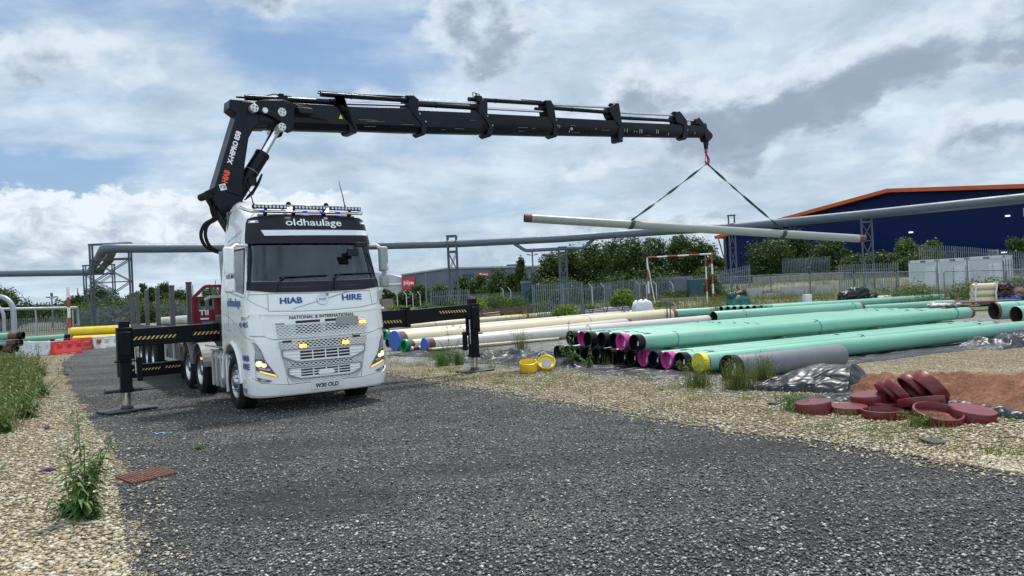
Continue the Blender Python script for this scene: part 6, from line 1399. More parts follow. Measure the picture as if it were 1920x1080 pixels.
def retail():
    A = atY(753, 516, 185); B = atY(842, 503.5, 175); C = atY(1010, 500, 165); z1 = A.z; z2 = B.z; z3 = C.z
    root = empty('retail_shed', (A.x, A.y, 0)); tag(root, 'long grey retail shed with red and navy shop signs', 'shop')
    b = MB(); vs = [(A.x, A.y, 0), (B.x, B.y, 0), (C.x, C.y, 0), (A.x, A.y, z1), (B.x, B.y, z2), (C.x, C.y, z3)]; vs += [(x, y+50, z) for x, y, z in vs]
    vs = [Vector(v)-Vector((A.x, A.y, 0)) for v in vs]; b.add(vs, [(0,1,4,3), (1,2,5,4), (6,9,10,7), (7,10,11,8), (0,3,9,6), (2,8,11,5), (3,4,10,9), (4,5,11,10)]); b.build('wall', M_GREYB, root)
    b = MB()
    for p, q in ((vs[3], vs[4]), (vs[4], vs[5])): b.bar(p+Vector((0, -0.2, 0.1)), q+Vector((0, -0.2, 0.1)), 0.4, 0.35)
    b.build('roof_edge', mat('trim_grey', (0.3, 0.34, 0.37), 0.5), root)
    def sign(x0, y0, x1, y1, m, txt, th):
        pts = []
        for px, py in ((x0, y1), (x1, y1), (x1, y0), (x0, y0)):
            Y = 185-10*(px-753)/89 if px < 842 else 175-10*(px-842)/168
            p = atY(px, py, Y-0.35); pts.append(p-Vector((A.x, A.y, 0)))
        b = MB(); b.add(pts+[p+Vector((0, 0.3, 0)) for p in pts], [(0,1,2,3), (7,6,5,4), (0,4,5,1), (1,5,6,2), (2,6,7,3), (3,7,4,0)]); s = b.build('shop_sign', m, root)
        w = (pts[1]-pts[0]); W_ = w.length; ux = w/W_; hgt = (pts[3]-pts[0]).length; c = (pts[0]+pts[2])/2
        if txt: text_obj('lettering', txt, W_*0.82, hgt*th, lambda a, q: c+ux*a+Vector((0, -0.03, q)), M_WHITET, s, bold=0.03)
    sign(754, 519.5, 778, 542, M_SIGNR, 'Jollyes', 0.42); sign(869, 514, 887, 520.5, M_SIGNN, None, 0.5); sign(897, 511, 917, 517, M_SIGNR, 'Ic', 0.6)
    # pale gable to the left
    p = [atY(x, y, 186) for x, y in ((600, 505), (724, 513), (753, 520))]; b = MB(); O = Vector((A.x, A.y, 0))
    vs = [Vector((q.x, q.y, 0))-O for q in p]+[q-O for q in p]; vs += [v+Vector((0, 40, 0)) for v in vs]
    b.add(vs, [(0,1,4,3), (1,2,5,4), (3,4,10,9), (4,5,11,10), (2,8,11,5), (0,3,9,6), (6,9,10,7), (7,10,11,8)]); o = b.build('pale_wing', M_LGREYB, root)
    # door band
    b = MB(); q0 = atY(700, 534, 185.6)-O; q1 = atY(752, 532, 185.6)-O; b.bar(q0, q1, 0.1, 0.4); b.build('canopy', M_WHITET, o)
retail()
b = MB(); A = atY(953, 496, 200); b.box((0, 0, 0), (3.2, 6, A.z-0.9)); b.box((-0.5, -0.5, A.z-0.9), (3.7, 6.5, A.z)); o = b.build('blue_tower', mat('tower_blue', (0.03, 0.08, 0.22), 0.5)); o.location = (A.x, 200, 0); tag(o, 'small blue topped tower rising behind the trees at the retail shed', 'building')
# low blue-grey sheds seen behind fences in the middle
def shed(x0, x1, Y, ytop, m, label, trim=None):
    a = atY(x0, ytop, Y); c = atY(x1, ytop, Y); z0 = H(a.x, Y); root = empty('shed', (a.x, Y, z0)); tag(root, label, 'shed'); w = c.x-a.x; h = a.z-z0
    b = MB(); b.box((0, 0, 0), (w, 6, h-0.3)); b.build('wall', m, root); b = MB(); b.box((-0.1, -0.1, h-0.3), (w+0.1, 6.1, h)); b.build('roof', trim or M_PALIS, root)
    b = MB(); b.box((w*0.3, -0.04, 0.1), (w*0.3+1.0, 0.02, min(2.2, h*0.7))); b.build('door', M_GREYB, root)
shed(978, 1052, 88, 527, clad_mat('shed_blue', (0.06, 0.10, 0.17), 0.3), 'low blue roofed shed behind the lamp post and palisade')
shed(1263, 1296, 76, 519, clad_mat('shed_slate', (0.10, 0.13, 0.17), 0.3), 'slate grey cabin in the shade under the trees')
b = MB(); a = atY(1294, 524, 66); z0 = H(a.x, 66); w = atY(1322, 524, 66).x-a.x
b.box((0, 0, 0), (w, 1.4, a.z-z0)); 
o = b.build('teal_kiosk', mat('kiosk_teal', (0.008, 0.055, 0.065), 0.5), bevel=0.03); o.location = (a.x, 66, z0); tag(o, 'dark teal equipment kiosk behind the height goal', 'kiosk')
k = MB(); k.box((0.02, -0.03, 0.1), (w/2-0.02, 0.0, a.z-z0-0.1)); k.box((w/2+0.02, -0.03, 0.1), (w-0.02, 0.0, a.z-z0-0.1)); k.build('door', MATS['kiosk_teal'], o)
# site cabins
def cabin(x0, x1, y0, y1, ya, yb, label):
    A = atY(x0, y0, ya); B = atY(x1, y1, yb); z0 = H(A.x, ya)-0.05; d = Vector((B.x-A.x, B.y-A.y, 0)); L_ = d.length; root = empty('site_cabin', (A.x, A.y, z0), math.atan2(d.y, d.x)); tag(root, label, 'cabin', 'white site cabins')
    h = A.z-z0; b = MB(); b.box((0.03, 0.03, 0.1), (L_-0.06, 2.4, h-0.05)); b.build('wall', M_CABIN, root)
    b = MB()
    for x in (0, L_-0.16): b.box((x, 0, 0), (x+0.13, 0.12, h))
    b.box((0, 0, h-0.22), (L_-0.03, 0.10, h)); b.box((0, 0, 0), (L_-0.03, 0.1, 0.15)); b.box((0, 0.1, h-0.05), (L_-0.03, 2.4, h)); b.build('frame', M_CABTRIM, root)
    b = MB(); b.box((L_*0.56, 0.0, 0.15), (L_*0.56+0.85, 0.035, h*0.78)); dd = b.build('door', M_CABTRIM, root, bevel=0.01)
    b = MB(); b.box((L_*0.42, -0.01, h-0.2), (L_*0.42+0.4, 0.005, h-0.06)); b.build('name_plate', M_SIGNN if False else mat('plate_slate', (0.1, 0.13, 0.2), 0.5), root)
cabin(1703, 1756, 489, 485.5, 58, 56.5, 'leftmost of the three white site cabins')
cabin(1757.5, 1812, 486, 481.5, 56.4, 55, 'middle one of the three white site cabins')
cabin(1814, 1884, 482, 476.5, 54.9, 53.2, 'rightmost and widest of the three white site cabins')

# ================================================================ FENCES
def palisade(P0, P1, h, label, n_side=0, gate=False, pitch=0.155, z0=None, rot_top=True):
    P0 = Vector((P0[0], P0[1], 0)); P1 = Vector((P1[0], P1[1], 0)); d = (P1-P0); L_ = d.length; root = empty('palisade_fence', (P0.x, P0.y, H(P0.x, P0.y) if z0 is None else z0), math.atan2(d.y, d.x)); tag(root, label, 'fence')
    zl = lambda x: (H(P0.x+d.x*x/L_, P0.y+d.y*x/L_)-root.location.z) if z0 is None else 0.0
    b = MB(); n = int(L_/pitch); rnd = random.Random(int(L_*100))
    for i in range(n+1):
        x = i*L_/n; z = zl(x); w = 0.033; yy = -0.04; hh = h+rnd.uniform(-0.015, 0.015)
        b.add([(x-w, yy, z+0.06), (x, yy-0.025, z+0.06), (x+w, yy, z+0.06), (x-w, yy, z+hh-0.12), (x, yy-0.025, z+hh-0.12), (x+w, yy, z+hh-0.12), (x-w*0.9, yy-0.01, z+hh-0.02), (x, yy-0.02, z+hh), (x+w*0.9, yy-0.01, z+hh-0.02)],
              [(0,1,4,3), (1,2,5,4), (3,4,7,6), (4,5,8,7)])
    b.build('pales', M_PALIS, root, recalc=False)
    b = MB()
    for z in (0.35, h-0.45):
        k = max(1, int(L_/2.75))
        for i in range(k): b.bar((L_*i/k, 0, z+zl(L_*i/k)), (L_*(i+1)/k, 0, z+zl(L_*(i+1)/k)), 0.045, 0.05)
    b.build('rails', M_PALIS, root)
    k = max(1, int(round(L_/2.75)))
    for i in range(k+1):
        x = L_*i/k; b = MB(); b.box((x-0.05, 0.02, zl(x)-0.2), (x+0.05, 0.12, zl(x)+h-0.15)); b.build('post', M_PALIS, root)
    return root
def pal_px(x0, Y0, x1, Y1, h, label, yb=None):
    a = atY(x0, 600, Y0); c = atY(x1, 600, Y1); return palisade((a.x, Y0), (c.x, Y1), h, label)
pal_px(-60, 66, 128, 73, 1.62, 'low grey palisade fence and gates at the far left')
pal_px(144, 84, 345, 80, 2.5, 'taller palisade fence with bushes behind the yellow pipes')
pal_px(345, 80, 420, 78, 2.0, 'stretch of palisade fence seen between the stanchions and headboard')
pal_px(811, 56, 882, 58, 2.35, 'palisade fence at the foot of the slim gantry')
pal_px(1001, 51, 1058, 50.2, 2.42, 'palisade fence at the foot of the lamp post, left half')
pal_px(1058, 50.2, 1095, 51.5, 2.45, 'palisade return beside the left half, closer pales')
pal_px(1138, 60, 1148, 60.5, 2.1, 'narrow lone palisade panel left of the yellow green bush')
pal_px(1193, 62, 1220, 61, 2.1, 'short palisade piece behind the height goal left post')
pal_px(1342, 66, 1410, 66, 2.5, 'palisade fence at the foot of the hooked gantry')
pal_px(1472, 82, 1560, 80, 2.6, 'palisade fence on the wall between the dark bushes')
pal_px(1578, 57.5, 1688, 56, 2.4, 'palisade fence left of the white cabins')
pal_px(1730, 66, 2010, 61, 2.75, 'long palisade fence on the bank above the cabins')
pal_px(1886, 51.5, 2010, 49, 2.4, 'palisade fence right of the white cabins')
pal_px(1100, 76, 1345, 74, 2.2, 'dark palisade fence in the shade under the tree row')
pal_px(884, 96, 1002, 90, 2.0, 'low fence before the retail shed bushes')
# cranked fence posts
for i, px in enumerate((1110, 1133, 1199, 1212, 1231, 1262)):
    p = atY(px, 545, 70); z0 = H(p.x, 70); b = MB(); t = atY(px, 533 if px < 1150 else 529, 70).z; b.bar((0, 0, 0), (0, 0, t-z0-0.25), 0.09); b.bar((0, 0, t-z0-0.25), (-0.32, -0.1, t-z0+0.1), 0.07)
    o = b.build('cranked_post', mat('pale_post', (0.45, 0.46, 0.45), 0.6)); o.location = (p.x, 70, z0); tag(o, 'cranked pale fence post before the tree row, '+['leftmost of six', 'second from the left', 'third from the left', 'fourth from the left', 'fifth from the left', 'rightmost, inside the goal frame'][i], 'fence post', 'cranked fence posts before the tree row')
for i, px in enumerate((745, 762, 774, 788, 944, 958)):
    Y = 80; p = atY(px, 560, Y); t = atY(px, 549 if px < 800 else 541, Y).z; b = MB(); b.bar((0, 0, 0), (0, 0, t-0.2), 0.09); b.bar((0, 0, t-0.2), (-0.3, 0, t+0.15), 0.07); o = b.build('cranked_post', MATS['pale_post']); o.location = (p.x, Y, 0); tag(o, 'cranked pale post before the retail shed, '+['leftmost by the cab mirror', 'second from the left', 'third from the left', 'fourth, right of the sign', 'fifth, nearer the lamp post', 'last, nearest the lamp post'][i], 'fence post', 'cranked fence posts before the retail shed')
# mesh fence panels
def mesh_mat():
    m = bpy.data.materials.new('weld_mesh'); m.use_nodes = True; T = NT(m.node_tree); b = T.n['Principled BSDF']; out = [n for n in T.n if n.type == 'OUTPUT_MATERIAL'][0]
    tc = T.new('ShaderNodeTexCoord'); s = T.new('ShaderNodeSeparateXYZ'); T.link(tc.outputs['Object'], s.inputs[0])
    fx = T.math('LESS_THAN', T.math('PINGPONG', s.outputs[0], 0.019), 0.0022); fz = T.math('LESS_THAN', T.math('PINGPONG', s.outputs[2], 0.10), 0.0022)
    a = T.math('MAXIMUM', fx, fz); tr = T.new('ShaderNodeBsdfTransparent'); mx = T.new('ShaderNodeMixShader'); T.link(a, mx.inputs[0]); T.link(tr.outputs[0], mx.inputs[1]); T.link(b.outputs[0], mx.inputs[2]); T.link(mx.outputs[0], out.inputs[0])
    b.inputs['Base Color'].default_value = (0.42, 0.44, 0.44, 1); b.inputs['Roughness'].default_value = 0.5; return m
M_MESH = mesh_mat()
pp_ = [(1310, 68), (1374, 63), (1447, 59), (1521, 56), (1604, 53), (1683, 51), (1763, 49), (1772, 48.6), (1890, 46.2), (2000, 44.5)]
nm = ['mesh fence panel by the height goal right post', 'mesh fence panel second from the goal post', 'mesh fence panel behind the paving slabs', 'mesh fence panel behind the black bags heap', 'mesh fence panel before the palisade left of the cabins', 'mesh fence panel below the leftmost cabin', None, 'wide mesh fence panel below the right cabins and the roll pallet', 'mesh fence panel cut by the right edge']
for i in range(len(pp_)-1):
    if nm[i] is None: continue
    (x0, Y0), (x1, Y1) = pp_[i], pp_[i+1]; a = atY(x0, 560, Y0); c = atY(x1, 560, Y1); d = Vector((c.x-a.x, Y1-Y0, 0)); L_ = d.length-0.06; z0 = H(a.x, Y0)
    root = empty('mesh_fence_panel', (a.x, Y0, z0), math.atan2(d.y, d.x)); tag(root, nm[i], 'fence panel', 'temporary mesh fence panels'); h = 1.85; z1 = H(c.x, Y1)-z0
    b = MB(); r = 0.028
    b.tube([(0, 0, 0.02), (0, 0, h-0.12), (0.1, 0, h), (L_-0.1, 0, h+z1), (L_, 0, h-0.12+z1), (L_, 0, z1+0.02)], r, 8); b.tube([(0, 0, 0.2), (L_, 0, 0.2+z1)], 0.02, 6); b.build('tube_frame', M_PALIS, root)
    b = MB(); b.add([(0, 0, 0.2), (L_, 0, 0.2+z1), (L_, 0, h+z1), (0, 0, h)], [(0,1,2,3)]); b.build('mesh', M_MESH, root, recalc=False)
    b = MB(); b.box((-0.3, -0.11, 0), (0.3, 0.11, 0.13)); b.build('fence_foot', M_CONC, root, bevel=0.02)

# ================================================================ LAMP POSTS, POLES, LEFT-EDGE PIPES
def lamp_post(px, ytop, Y, label, heads=True, r=0.10):
    p = atY(px, ytop, Y); z0 = H(p.x, Y); h = p.z-z0; root = empty('lamp_post', (p.x, Y, z0)); tag(root, label, 'lamp post')
    b = MB(); b.cyl((0, 0, 0), (0, 0, h), r, r*0.6, n=10); b.build('pole', M_PALIS, root)
    if heads:
        for s in (-1, 1):
            b = MB(); b.bar((0, 0, h-0.25), (s*0.45, 0, h-0.1), 0.07); b.box((s*0.5-0.18, -0.2, h-0.15), (s*0.5+0.18, 0.2, h+0.0)); b.build('lamp_head', M_PALIS, root)
        b = MB(); b.box((-0.12, -0.12, h), (0.12, 0.12, h+0.5)); b.build('camera_box', M_PALIS, root)
    return root
lamp_post(998, 476, 95, 'tall lamp post left of the tree row, with two small heads', r=0.16)
lamp_post(97, 556, 100, 'lamp post with two heads above the low palisade at the left', r=0.14)
lamp_post(145, 540, 110, 'thin pole left of the gantry, behind the bushes', heads=False)
lamp_post(129, 545, 60, 'thin grey pole just behind the banded marker post', heads=False, r=0.07)
lamp_post(797.5, 512, 110, 'thin lamp pole before the retail shed sign', heads=False, r=0.13)
lamp_post(361, 534, 120, 'distant thin pole behind the trailer, left one', heads=False, r=0.10)
lamp_post(404, 526, 120, 'distant thin pole right behind the lorry cab edge', heads=False, r=0.10)
lamp_post(1294, 460, 84, 'thin pole standing inside the tree row behind the goal', heads=False, r=0.07)
def hoop(px0, px1, ytop, yb, Y, r, label):
    a = atY(px0, ytop, Y); c = atY(px1, ytop, Y); w = c.x-a.x; h = a.z; pts = [(w, 0, 0), (w, 0, h-0.9)]+[(w-0.9+0.9*math.cos(t), 0, h-0.9+0.9*math.sin(t)) for t in [R(k*15) for k in range(1, 7)]]+[(-6, 0, h)]
    b = MB(); b.tube(pts, r, 14); o = b.build('hoop_pipe', mat('hoop_grey', (0.30, 0.33, 0.36), 0.45, 0.3, var=0.1)); o.location = (a.x, Y, 0); tag(o, label, 'pipe')
    return o
hoop(0, 24, 556, 620, 44, 0.15, 'grey pipe bending down into the ground, the taller at the left edge')
hoop(-12, 6, 569, 620, 46, 0.10, 'thinner grey pipe bending down behind the taller one at the left edge')
b = MB(); a = atY(-60, 581, 62); c = atY(146, 577, 66); b.tube([a, c, c+Vector((0, 0, -1.6))], 0.13, 10)
for t in (0.3, 0.6, 0.95):
    p = a.lerp(c, t); b.bar((p.x, p.y, 0), (p.x, p.y, p.z), 0.1)
o = b.build('low_pipe', MATS['hoop_grey']); tag(o, 'thin pale pipe running level above the left palisade', 'pipe')
b = MB()
for k in range(5):
    x = -41+k*5; b.box((x, 95, 0), (x+4.4, 103, 1.6+0.25*(k % 3)))
o = b.build('far_shed_roofs', mat('far_roof', (0.16, 0.13, 0.12), 0.8)); tag(o, 'low brown roofs beyond the left palisade', 'building')

# ================================================================ VEGETATION
def leaf_cloud(centres, radii, N, ls, rng, flat=0.85):
    """many small leaf quads spread through the volume of overlapping clumps"""
    centres = np.array(centres, float); radii = np.array(radii, float); w = (radii[:, 0]*radii[:, 1]*radii[:, 2])**0.66; w /= w.sum()
    idx = rng.choice(len(centres), N, p=w); d = rng.normal(size=(N, 3)); d /= np.linalg.norm(d, axis=1)[:, None]; rr = rng.uniform(0.45, 1.0, N)**0.5
    P_ = centres[idx]+d*rr[:, None]*radii[idx]*(1+rng.normal(0, .06, (N, 1)))
    u = rng.normal(size=(N, 3)); u /= np.linalg.norm(u, axis=1)[:, None]; nrm = d*0.6+rng.normal(size=(N, 3))*0.6+np.array([0, 0, 0.35]); v = np.cross(nrm, u); v /= np.linalg.norm(v, axis=1)[:, None]; u = np.cross(v, nrm); u /= np.linalg.norm(u, axis=1)[:, None]
    s = ls*rng.uniform(0.5, 1.35, N)[:, None]; a = u*s; c = v*s*0.55
    V = np.stack([P_-a, P_-a*0.1+c, P_+a, P_-a*0.1-c], 1).reshape(-1, 3); return V
def quads_obj(name, V, m, parent=None):
    n = len(V)//4; me = bpy.data.meshes.new(name); me.vertices.add(len(V)); me.vertices.foreach_set('co', V.ravel().astype(np.float32)); me.loops.add(n*4); me.loops.foreach_set('vertex_index', np.arange(n*4, dtype=np.int32)); me.polygons.add(n)
    me.polygons.foreach_set('loop_start', np.arange(0, n*4, 4, dtype=np.int32)); me.polygons.foreach_set('loop_total', np.full(n, 4, dtype=np.int32)); me.update(); me.materials.append(m)
    o = bpy.data.objects.new(name, me); COL.objects.link(o)
    if parent: o.parent = parent
    return o
TSEED = [100]
def tree(name, x, y, z, w, h, label, m, cat='tree', group=None, N=4200, ls=None, trunk=True, clear=0.12, nclump=16, tall=False, depth=None):
    TSEED[0] += 1; rng = np.random.RandomState(TSEED[0]); root = empty(name, (x, y, z)); tag(root, label, cat, group); dp = depth or w*0.8
    ls = ls or max(0.06, 0.0017*y); N = int(N*1.3); cen = []; rad = []
    for i in range(nclump):
        t = (i+0.5)/nclump; zz = h*(clear+(0.93-clear)*t); prof = (math.sin(math.pi*min(0.93, 0.34+0.60*t))**0.7)*rng.uniform(0.75, 1.05)
        an = rng.uniform(0, 6.283); q = rng.uniform(0.2, 0.95)*prof; r = w*rng.uniform(0.15, 0.27)*(0.55+0.45*prof)
        cen.append((math.cos(an)*q*(w/2-r*0.6), math.sin(an)*q*(dp/2-r*0.6), min(zz, h-r*0.7))); rad.append((r, r*0.9, r*rng.uniform(0.6, 0.95)))
    cen.append((0, 0, h*0.5)); rad.append((w*0.30, dp*0.30, h*0.34)); V = leaf_cloud(cen, rad, N, ls, rng)
    # loose sprays round the outline
    V2 = leaf_cloud([(c[0]*1.08, c[1]*1.08, c[2]*1.04) for c in cen], [(r[0]*1.25, r[1]*1.25, r[2]*1.3) for r in rad], N//7, ls, rng); V = np.concatenate([V, V2]); V[:, 2] = np.maximum(V[:, 2], 0.02)
    quads_obj('crown', V, m, root)
    if trunk:
        b = MB(); b.tube([(0, 0, -0.1), (w*0.01, 0, h*0.35), (0, w*0.02, h*0.8)], [w*0.035+0.05, w*0.025+0.03, 0.02], 8)
        for i in range(min(7, len(cen))):
            c = cen[i*2 % len(cen)]; b.tube([(0, 0, h*rng.uniform(0.15, 0.45)), (c[0]*0.5, c[1]*0.5, c[2]*0.75), c], [w*0.012+0.02, w*0.008+0.012, 0.008], 5)
        b.build('trunk', M_BARK, root)
    return root
def tree_px(px, ytop, wpx, Y, label, m, z=None, **kw):
    p = atY(px, ytop, Y); z0 = H(p.x, Y) if z is None else z; return tree(kw.pop('name', 'tree'), p.x, Y, z0, wpx*Y/FPX*1.5, p.z-z0, label, m, **kw)
GTL = 'trees beyond the left fences'; GTR = 'tree row under the pipeline'; GBW = 'bushes before the blue warehouse'; GBM = 'bushes before the retail shed'
tree_px(8, 538, 78, 95, 'dark tree at the left edge above the hoop pipes', L_TREE, group=GTL)
tree_px(50, 575, 60, 170, 'small distant tree right of the hoop pipes', L_TREE, group=GTL, N=1500); tree_px(86, 569, 70, 170, 'rounded distant tree behind the left lamp post', L_TREE, group=GTL, N=1800)
tree_px(137, 562, 60, 150, 'low distant tree behind the banded marker post', L_TREE, group=GTL, N=1500)
tree_px(183, 535, 66, 108, 'broad tree seen through the bend gantry', L_TREE, group=GTL); tree_px(152, 553, 50, 108, 'lower tree left of the bend gantry', L_TREE, group=GTL, N=2500)
tree_px(177, 566, 86, 87, 'bright bush behind the left part of the taller palisade', L_BRIGHT, name='bush', cat='bush', group=GTL, trunk=False, clear=0)
tree_px(232, 562, 80, 88, 'mid green bush behind the taller palisade', L_MID, name='bush', cat='bush', group=GTL, trunk=False, clear=0)
tree_px(215, 553, 30, 95, 'small leafy bush just right of the gantry', L_MID, name='bush', cat='bush', group=GTL, trunk=False, clear=0, N=1800)
tree_px(252, 547, 36, 104, 'pale green tree behind the first stanchions', L_MID, group=GTL, N=2500)
tree_px(268, 529, 18, 112, 'slender tree with a pointed top behind the stanchions', L_TREE, group=GTL, N=2200, tall=True); tree_px(282, 535, 26, 112, 'narrow dark tree beside the slender one', L_TREE, group=GTL, N=2200)
tree_px(307, 531, 44, 108, 'rounded dark tree between the middle stanchions', L_TREE, group=GTL); tree_px(334, 543, 46, 104, 'broad tree left of the red headboard', L_TREE, group=GTL)
tree_px(318, 563, 70, 92, 'mid green bush under the trees behind the stanchions', L_MID, name='bush', cat='bush', group=GTL, trunk=False, clear=0); tree_px(397, 540, 46, 100, 'tree showing just left of the lorry cab', L_TREE, group=GTL)
tree_px(280, 568, 60, 78, 'bright bush in front of the taller palisade right end', L_MID, name='bush', cat='bush', group=GTL, trunk=False, clear=0, N=2600)
# middle
for i, (px, yt, w, Y, m, lb) in enumerate([(727, 542, 24, 170, L_TREE, 'small dark bush at the pale wing of the shed'), (786, 533, 40, 150, L_TREE, 'dark bush right of the red shop sign'), (760, 545, 40, 140, L_TREE, 'low dark bush under the red shop sign'), (826, 536, 44, 140, L_TREE, 'bush left of the slim gantry'),
        (866, 518, 46, 130, L_TREE, 'bush right of the slim gantry under the navy sign'), (903, 514, 46, 125, L_TREE, 'dark bush under the second red sign'), (932, 503, 50, 120, L_TREE, 'taller bush hiding the end of the retail shed'), (962, 510, 42, 115, L_TREE, 'broad bush left of the lamp post'), (975, 478, 26, 112, L_TREE, 'slender tree with feathery top left of the lamp post'), (986, 520, 30, 108, L_TREE, 'small bush at the lamp post foot')]):
    tree_px(px, yt, w, Y, lb, m, name='bush' if 'bush' in lb else 'tree', cat='bush' if 'bush' in lb else 'tree', group=GBM, N=2400, trunk='tree' in lb, clear=0.02)
for i, (px, yt, w, Y, lb) in enumerate([(1030, 474, 62, 88, 'leftmost tree of the row, over the branch pipe'), (1072, 463, 70, 90, 'tree behind the gantry tower in the row'), (1112, 456, 66, 86, 'third tree of the row, right of the gantry tower'), (1152, 448, 70, 90, 'fourth tree of the row'), (1190, 446, 74, 86, 'fifth tree of the row, above the bulk bag'),
        (1232, 443, 76, 90, 'tree rising behind the goal left post'), (1272, 440, 74, 86, 'tree above the goal crossbar middle'), (1310, 447, 66, 84, 'tree with spreading twigs at the right end of the row'), (1338, 478, 36, 82, 'small tree at the warehouse corner post')]):
    tree_px(px, yt, w, Y, lb, L_TREE if i not in (2, 4) else L_TREE, group=GTR, N=6500, nclump=20, clear=0.05)
tree_px(1050, 520, 110, 84, 'dark undergrowth beneath the left half of the row', L_TREE, name='bush', cat='bush', group=GTR, trunk=False, clear=0); tree_px(1150, 515, 120, 83, 'dark undergrowth beneath the middle of the row', L_TREE, name='bush', cat='bush', group=GTR, trunk=False, clear=0)
tree_px(1250, 512, 120, 82, 'dark undergrowth behind the goal', L_TREE, name='bush', cat='bush', group=GTR, trunk=False, clear=0); tree_px(1325, 500, 70, 79, 'undergrowth right of the goal', L_TREE, name='bush', cat='bush', group=GTR, trunk=False, clear=0)
for i, (px, yt, w, Y, lb) in enumerate([(1440, 447, 92, 84, 'big dark bush under the hanging pipe, leftmost'), (1497, 432, 80, 88, 'tall bush showing over the hanging pipe'), (1555, 447, 80, 84, 'dark bush under the right end of the hanging pipe'), (1600, 478, 60, 78, 'clipped hedge left of the right gantry post'), (1655, 474, 80, 76, 'clipped hedge right of the right gantry post'),
        (1704, 448, 54, 76, 'upright bush left of the bank fence'), (1745, 452, 50, 76, 'bush with feathery top on the bank fence'), (1715, 480, 60, 70, 'low bush behind the leftmost cabin'), (1912, 446, 50, 66, 'bush at the right edge above the fence')]):
    tree_px(px, yt, w, Y, lb, L_TREE if i < 3 else L_MID if i in (5, 6) else L_TREE, name='bush', cat='bush', group=GBW, N=5200, trunk=False, clear=0.0, z=H(35, 80) if Y > 62 else None)
tree_px(1169, 543, 46, 57, 'yellow green bush beside the bulk bag', L_BRIGHT, name='bush', cat='bush', trunk=False, clear=0, N=3600)
for i, (px, yt, w, Y, m, lb) in enumerate([(1105, 575, 34, 54, L_MID, 'low green bush behind the steel rack'), (895, 560, 50, 52, L_BRIGHT, 'bright bush right of the outrigger leg'), (925, 552, 60, 60, L_MID, 'bush behind the bright one by the outrigger leg'), (965, 556, 60, 62, L_MID, 'bush behind the rusty rail stack'), (745, 572, 50, 52, L_BRIGHT, 'bright low bush by the lorry mirror'), (790, 570, 60, 50, L_MID, 'bright low bush above the outrigger beam'), (840, 566, 50, 56, L_MID, 'low bush at the foot of the slim gantry fence'), (1020, 566, 60, 56, L_MID, 'low bush in front of the lamp post palisade'), (1055, 573, 50, 47, L_BRIGHT, 'yellow flowering weed clump by the steel rack'),
        (1245, 568, 40, 55, L_MID, 'weed clump right of the bulk bag'), (1275, 545, 60, 68, L_TREE, 'reddish dark scrub under the crossbar'), (1337, 508, 36, 58, L_MID, 'climbing bush round the goal right post'), (1370, 545, 60, 58, L_MID, 'scrub behind the first mesh panel'), (1640, 546, 130, 50.8, L_WEED, 'tall weeds behind the mesh left of the cabins'), (1720, 535, 100, 50, L_WEED, 'tall weeds before the leftmost cabin'), (1840, 524, 110, 47.5, L_WEED, 'tall pale weeds behind the roll pallet'), (1905, 520, 60, 46.8, L_WEED, 'tall weeds at the right edge behind the mesh')]):
    tree_px(px, yt, w, Y, lb, m, name='bush', cat='bush', group='low bushes and tall weeds about the yard', N=2600, trunk=False, clear=0.0, ls=0.07)
# far wooded horizon, one mass
rng = np.random.RandomState(5); cen = []; rad = []
for x in range(-420, 460, 9): cen.append((x+rng.uniform(-4, 4), 300+rng.uniform(-20, 40), rng.uniform(1.5, 4))); rad.append((9, 7, rng.uniform(3.0, 6.5)))
o = quads_obj('far_wood', leaf_cloud(cen, rad, 26000, 1.1, rng), L_TREE); tag(o, 'far belt of dark trees along the horizon', 'wood', kind='stuff')

# grass, weeds (uncountable)
def blades(pts, hmin, hmax, w, rng, lean=0.5):
    N = len(pts); h = rng.uniform(hmin, hmax, N); a = rng.uniform(0, 6.283, N); dx = np.cos(a)*h*lean*rng.uniform(0, 1, N); dy = np.sin(a)*h*lean*rng.uniform(0, 1, N); b = rng.uniform(0, 6.283, N); wx = np.cos(b)*w; wy = np.sin(b)*w
    P0 = np.stack([pts[:, 0]-wx, pts[:, 1]-wy, np.zeros(N)], 1); P1 = np.stack([pts[:, 0]+wx, pts[:, 1]+wy, np.zeros(N)], 1)
    T1 = np.stack([pts[:, 0]+dx+wx*0.12, pts[:, 1]+dy+wy*0.12, h], 1); T0 = np.stack([pts[:, 0]+dx-wx*0.12, pts[:, 1]+dy-wy*0.12, h], 1)
    V = np.stack([P0, P1, T1, T0], 1).reshape(-1, 3); V[:, 2] += np.repeat(Hn(pts[:, 0], pts[:, 1]), 4); return V
def clumped(N, ncl, fn, spread, rng):
    c = np.array([fn(rng) for _ in range(ncl)]); i = rng.randint(0, ncl, N); return c[i]+rng.normal(0, spread, (N, 2))
r1 = np.random.RandomState(21)
def f_left(r):
    y = r.uniform(0, 1)**0.8*16+10.5; x1 = interp(RLs, y)-1.0-max(0, (14-y))*0.22; return (r.uniform(max(-0.80*y, x1-4.5), x1), y)
P_ = clumped(7500, 150, f_left, 0.20, r1); o = quads_obj('left_grass', blades(P_, 0.10, 0.72, 0.006, r1, 0.8), L_GRASS); tag(o, 'rough grass and weeds along the left gravel strip', 'grass', kind='stuff')
V = leaf_cloud([(p[0], p[1], r1.uniform(0.15, 0.55)) for p in clumped(200, 60, f_left, 0.32, r1)], [(0.22, 0.22, 0.26)]*200, 15000, 0.034, r1); V[:, 2] = np.maximum(V[:, 2], 0.01); o = quads_obj('left_weeds', V, L_WEED); tag(o, 'leafy weeds mixed in the left grass', 'weeds', kind='stuff')
def f_verge(r):
    y = r.uniform(7.5, 24); x0 = interp(RRs, y); return (x0+r.uniform(0.15, 1.0)**1.2*min(4.0, 0.74*y-x0), y)
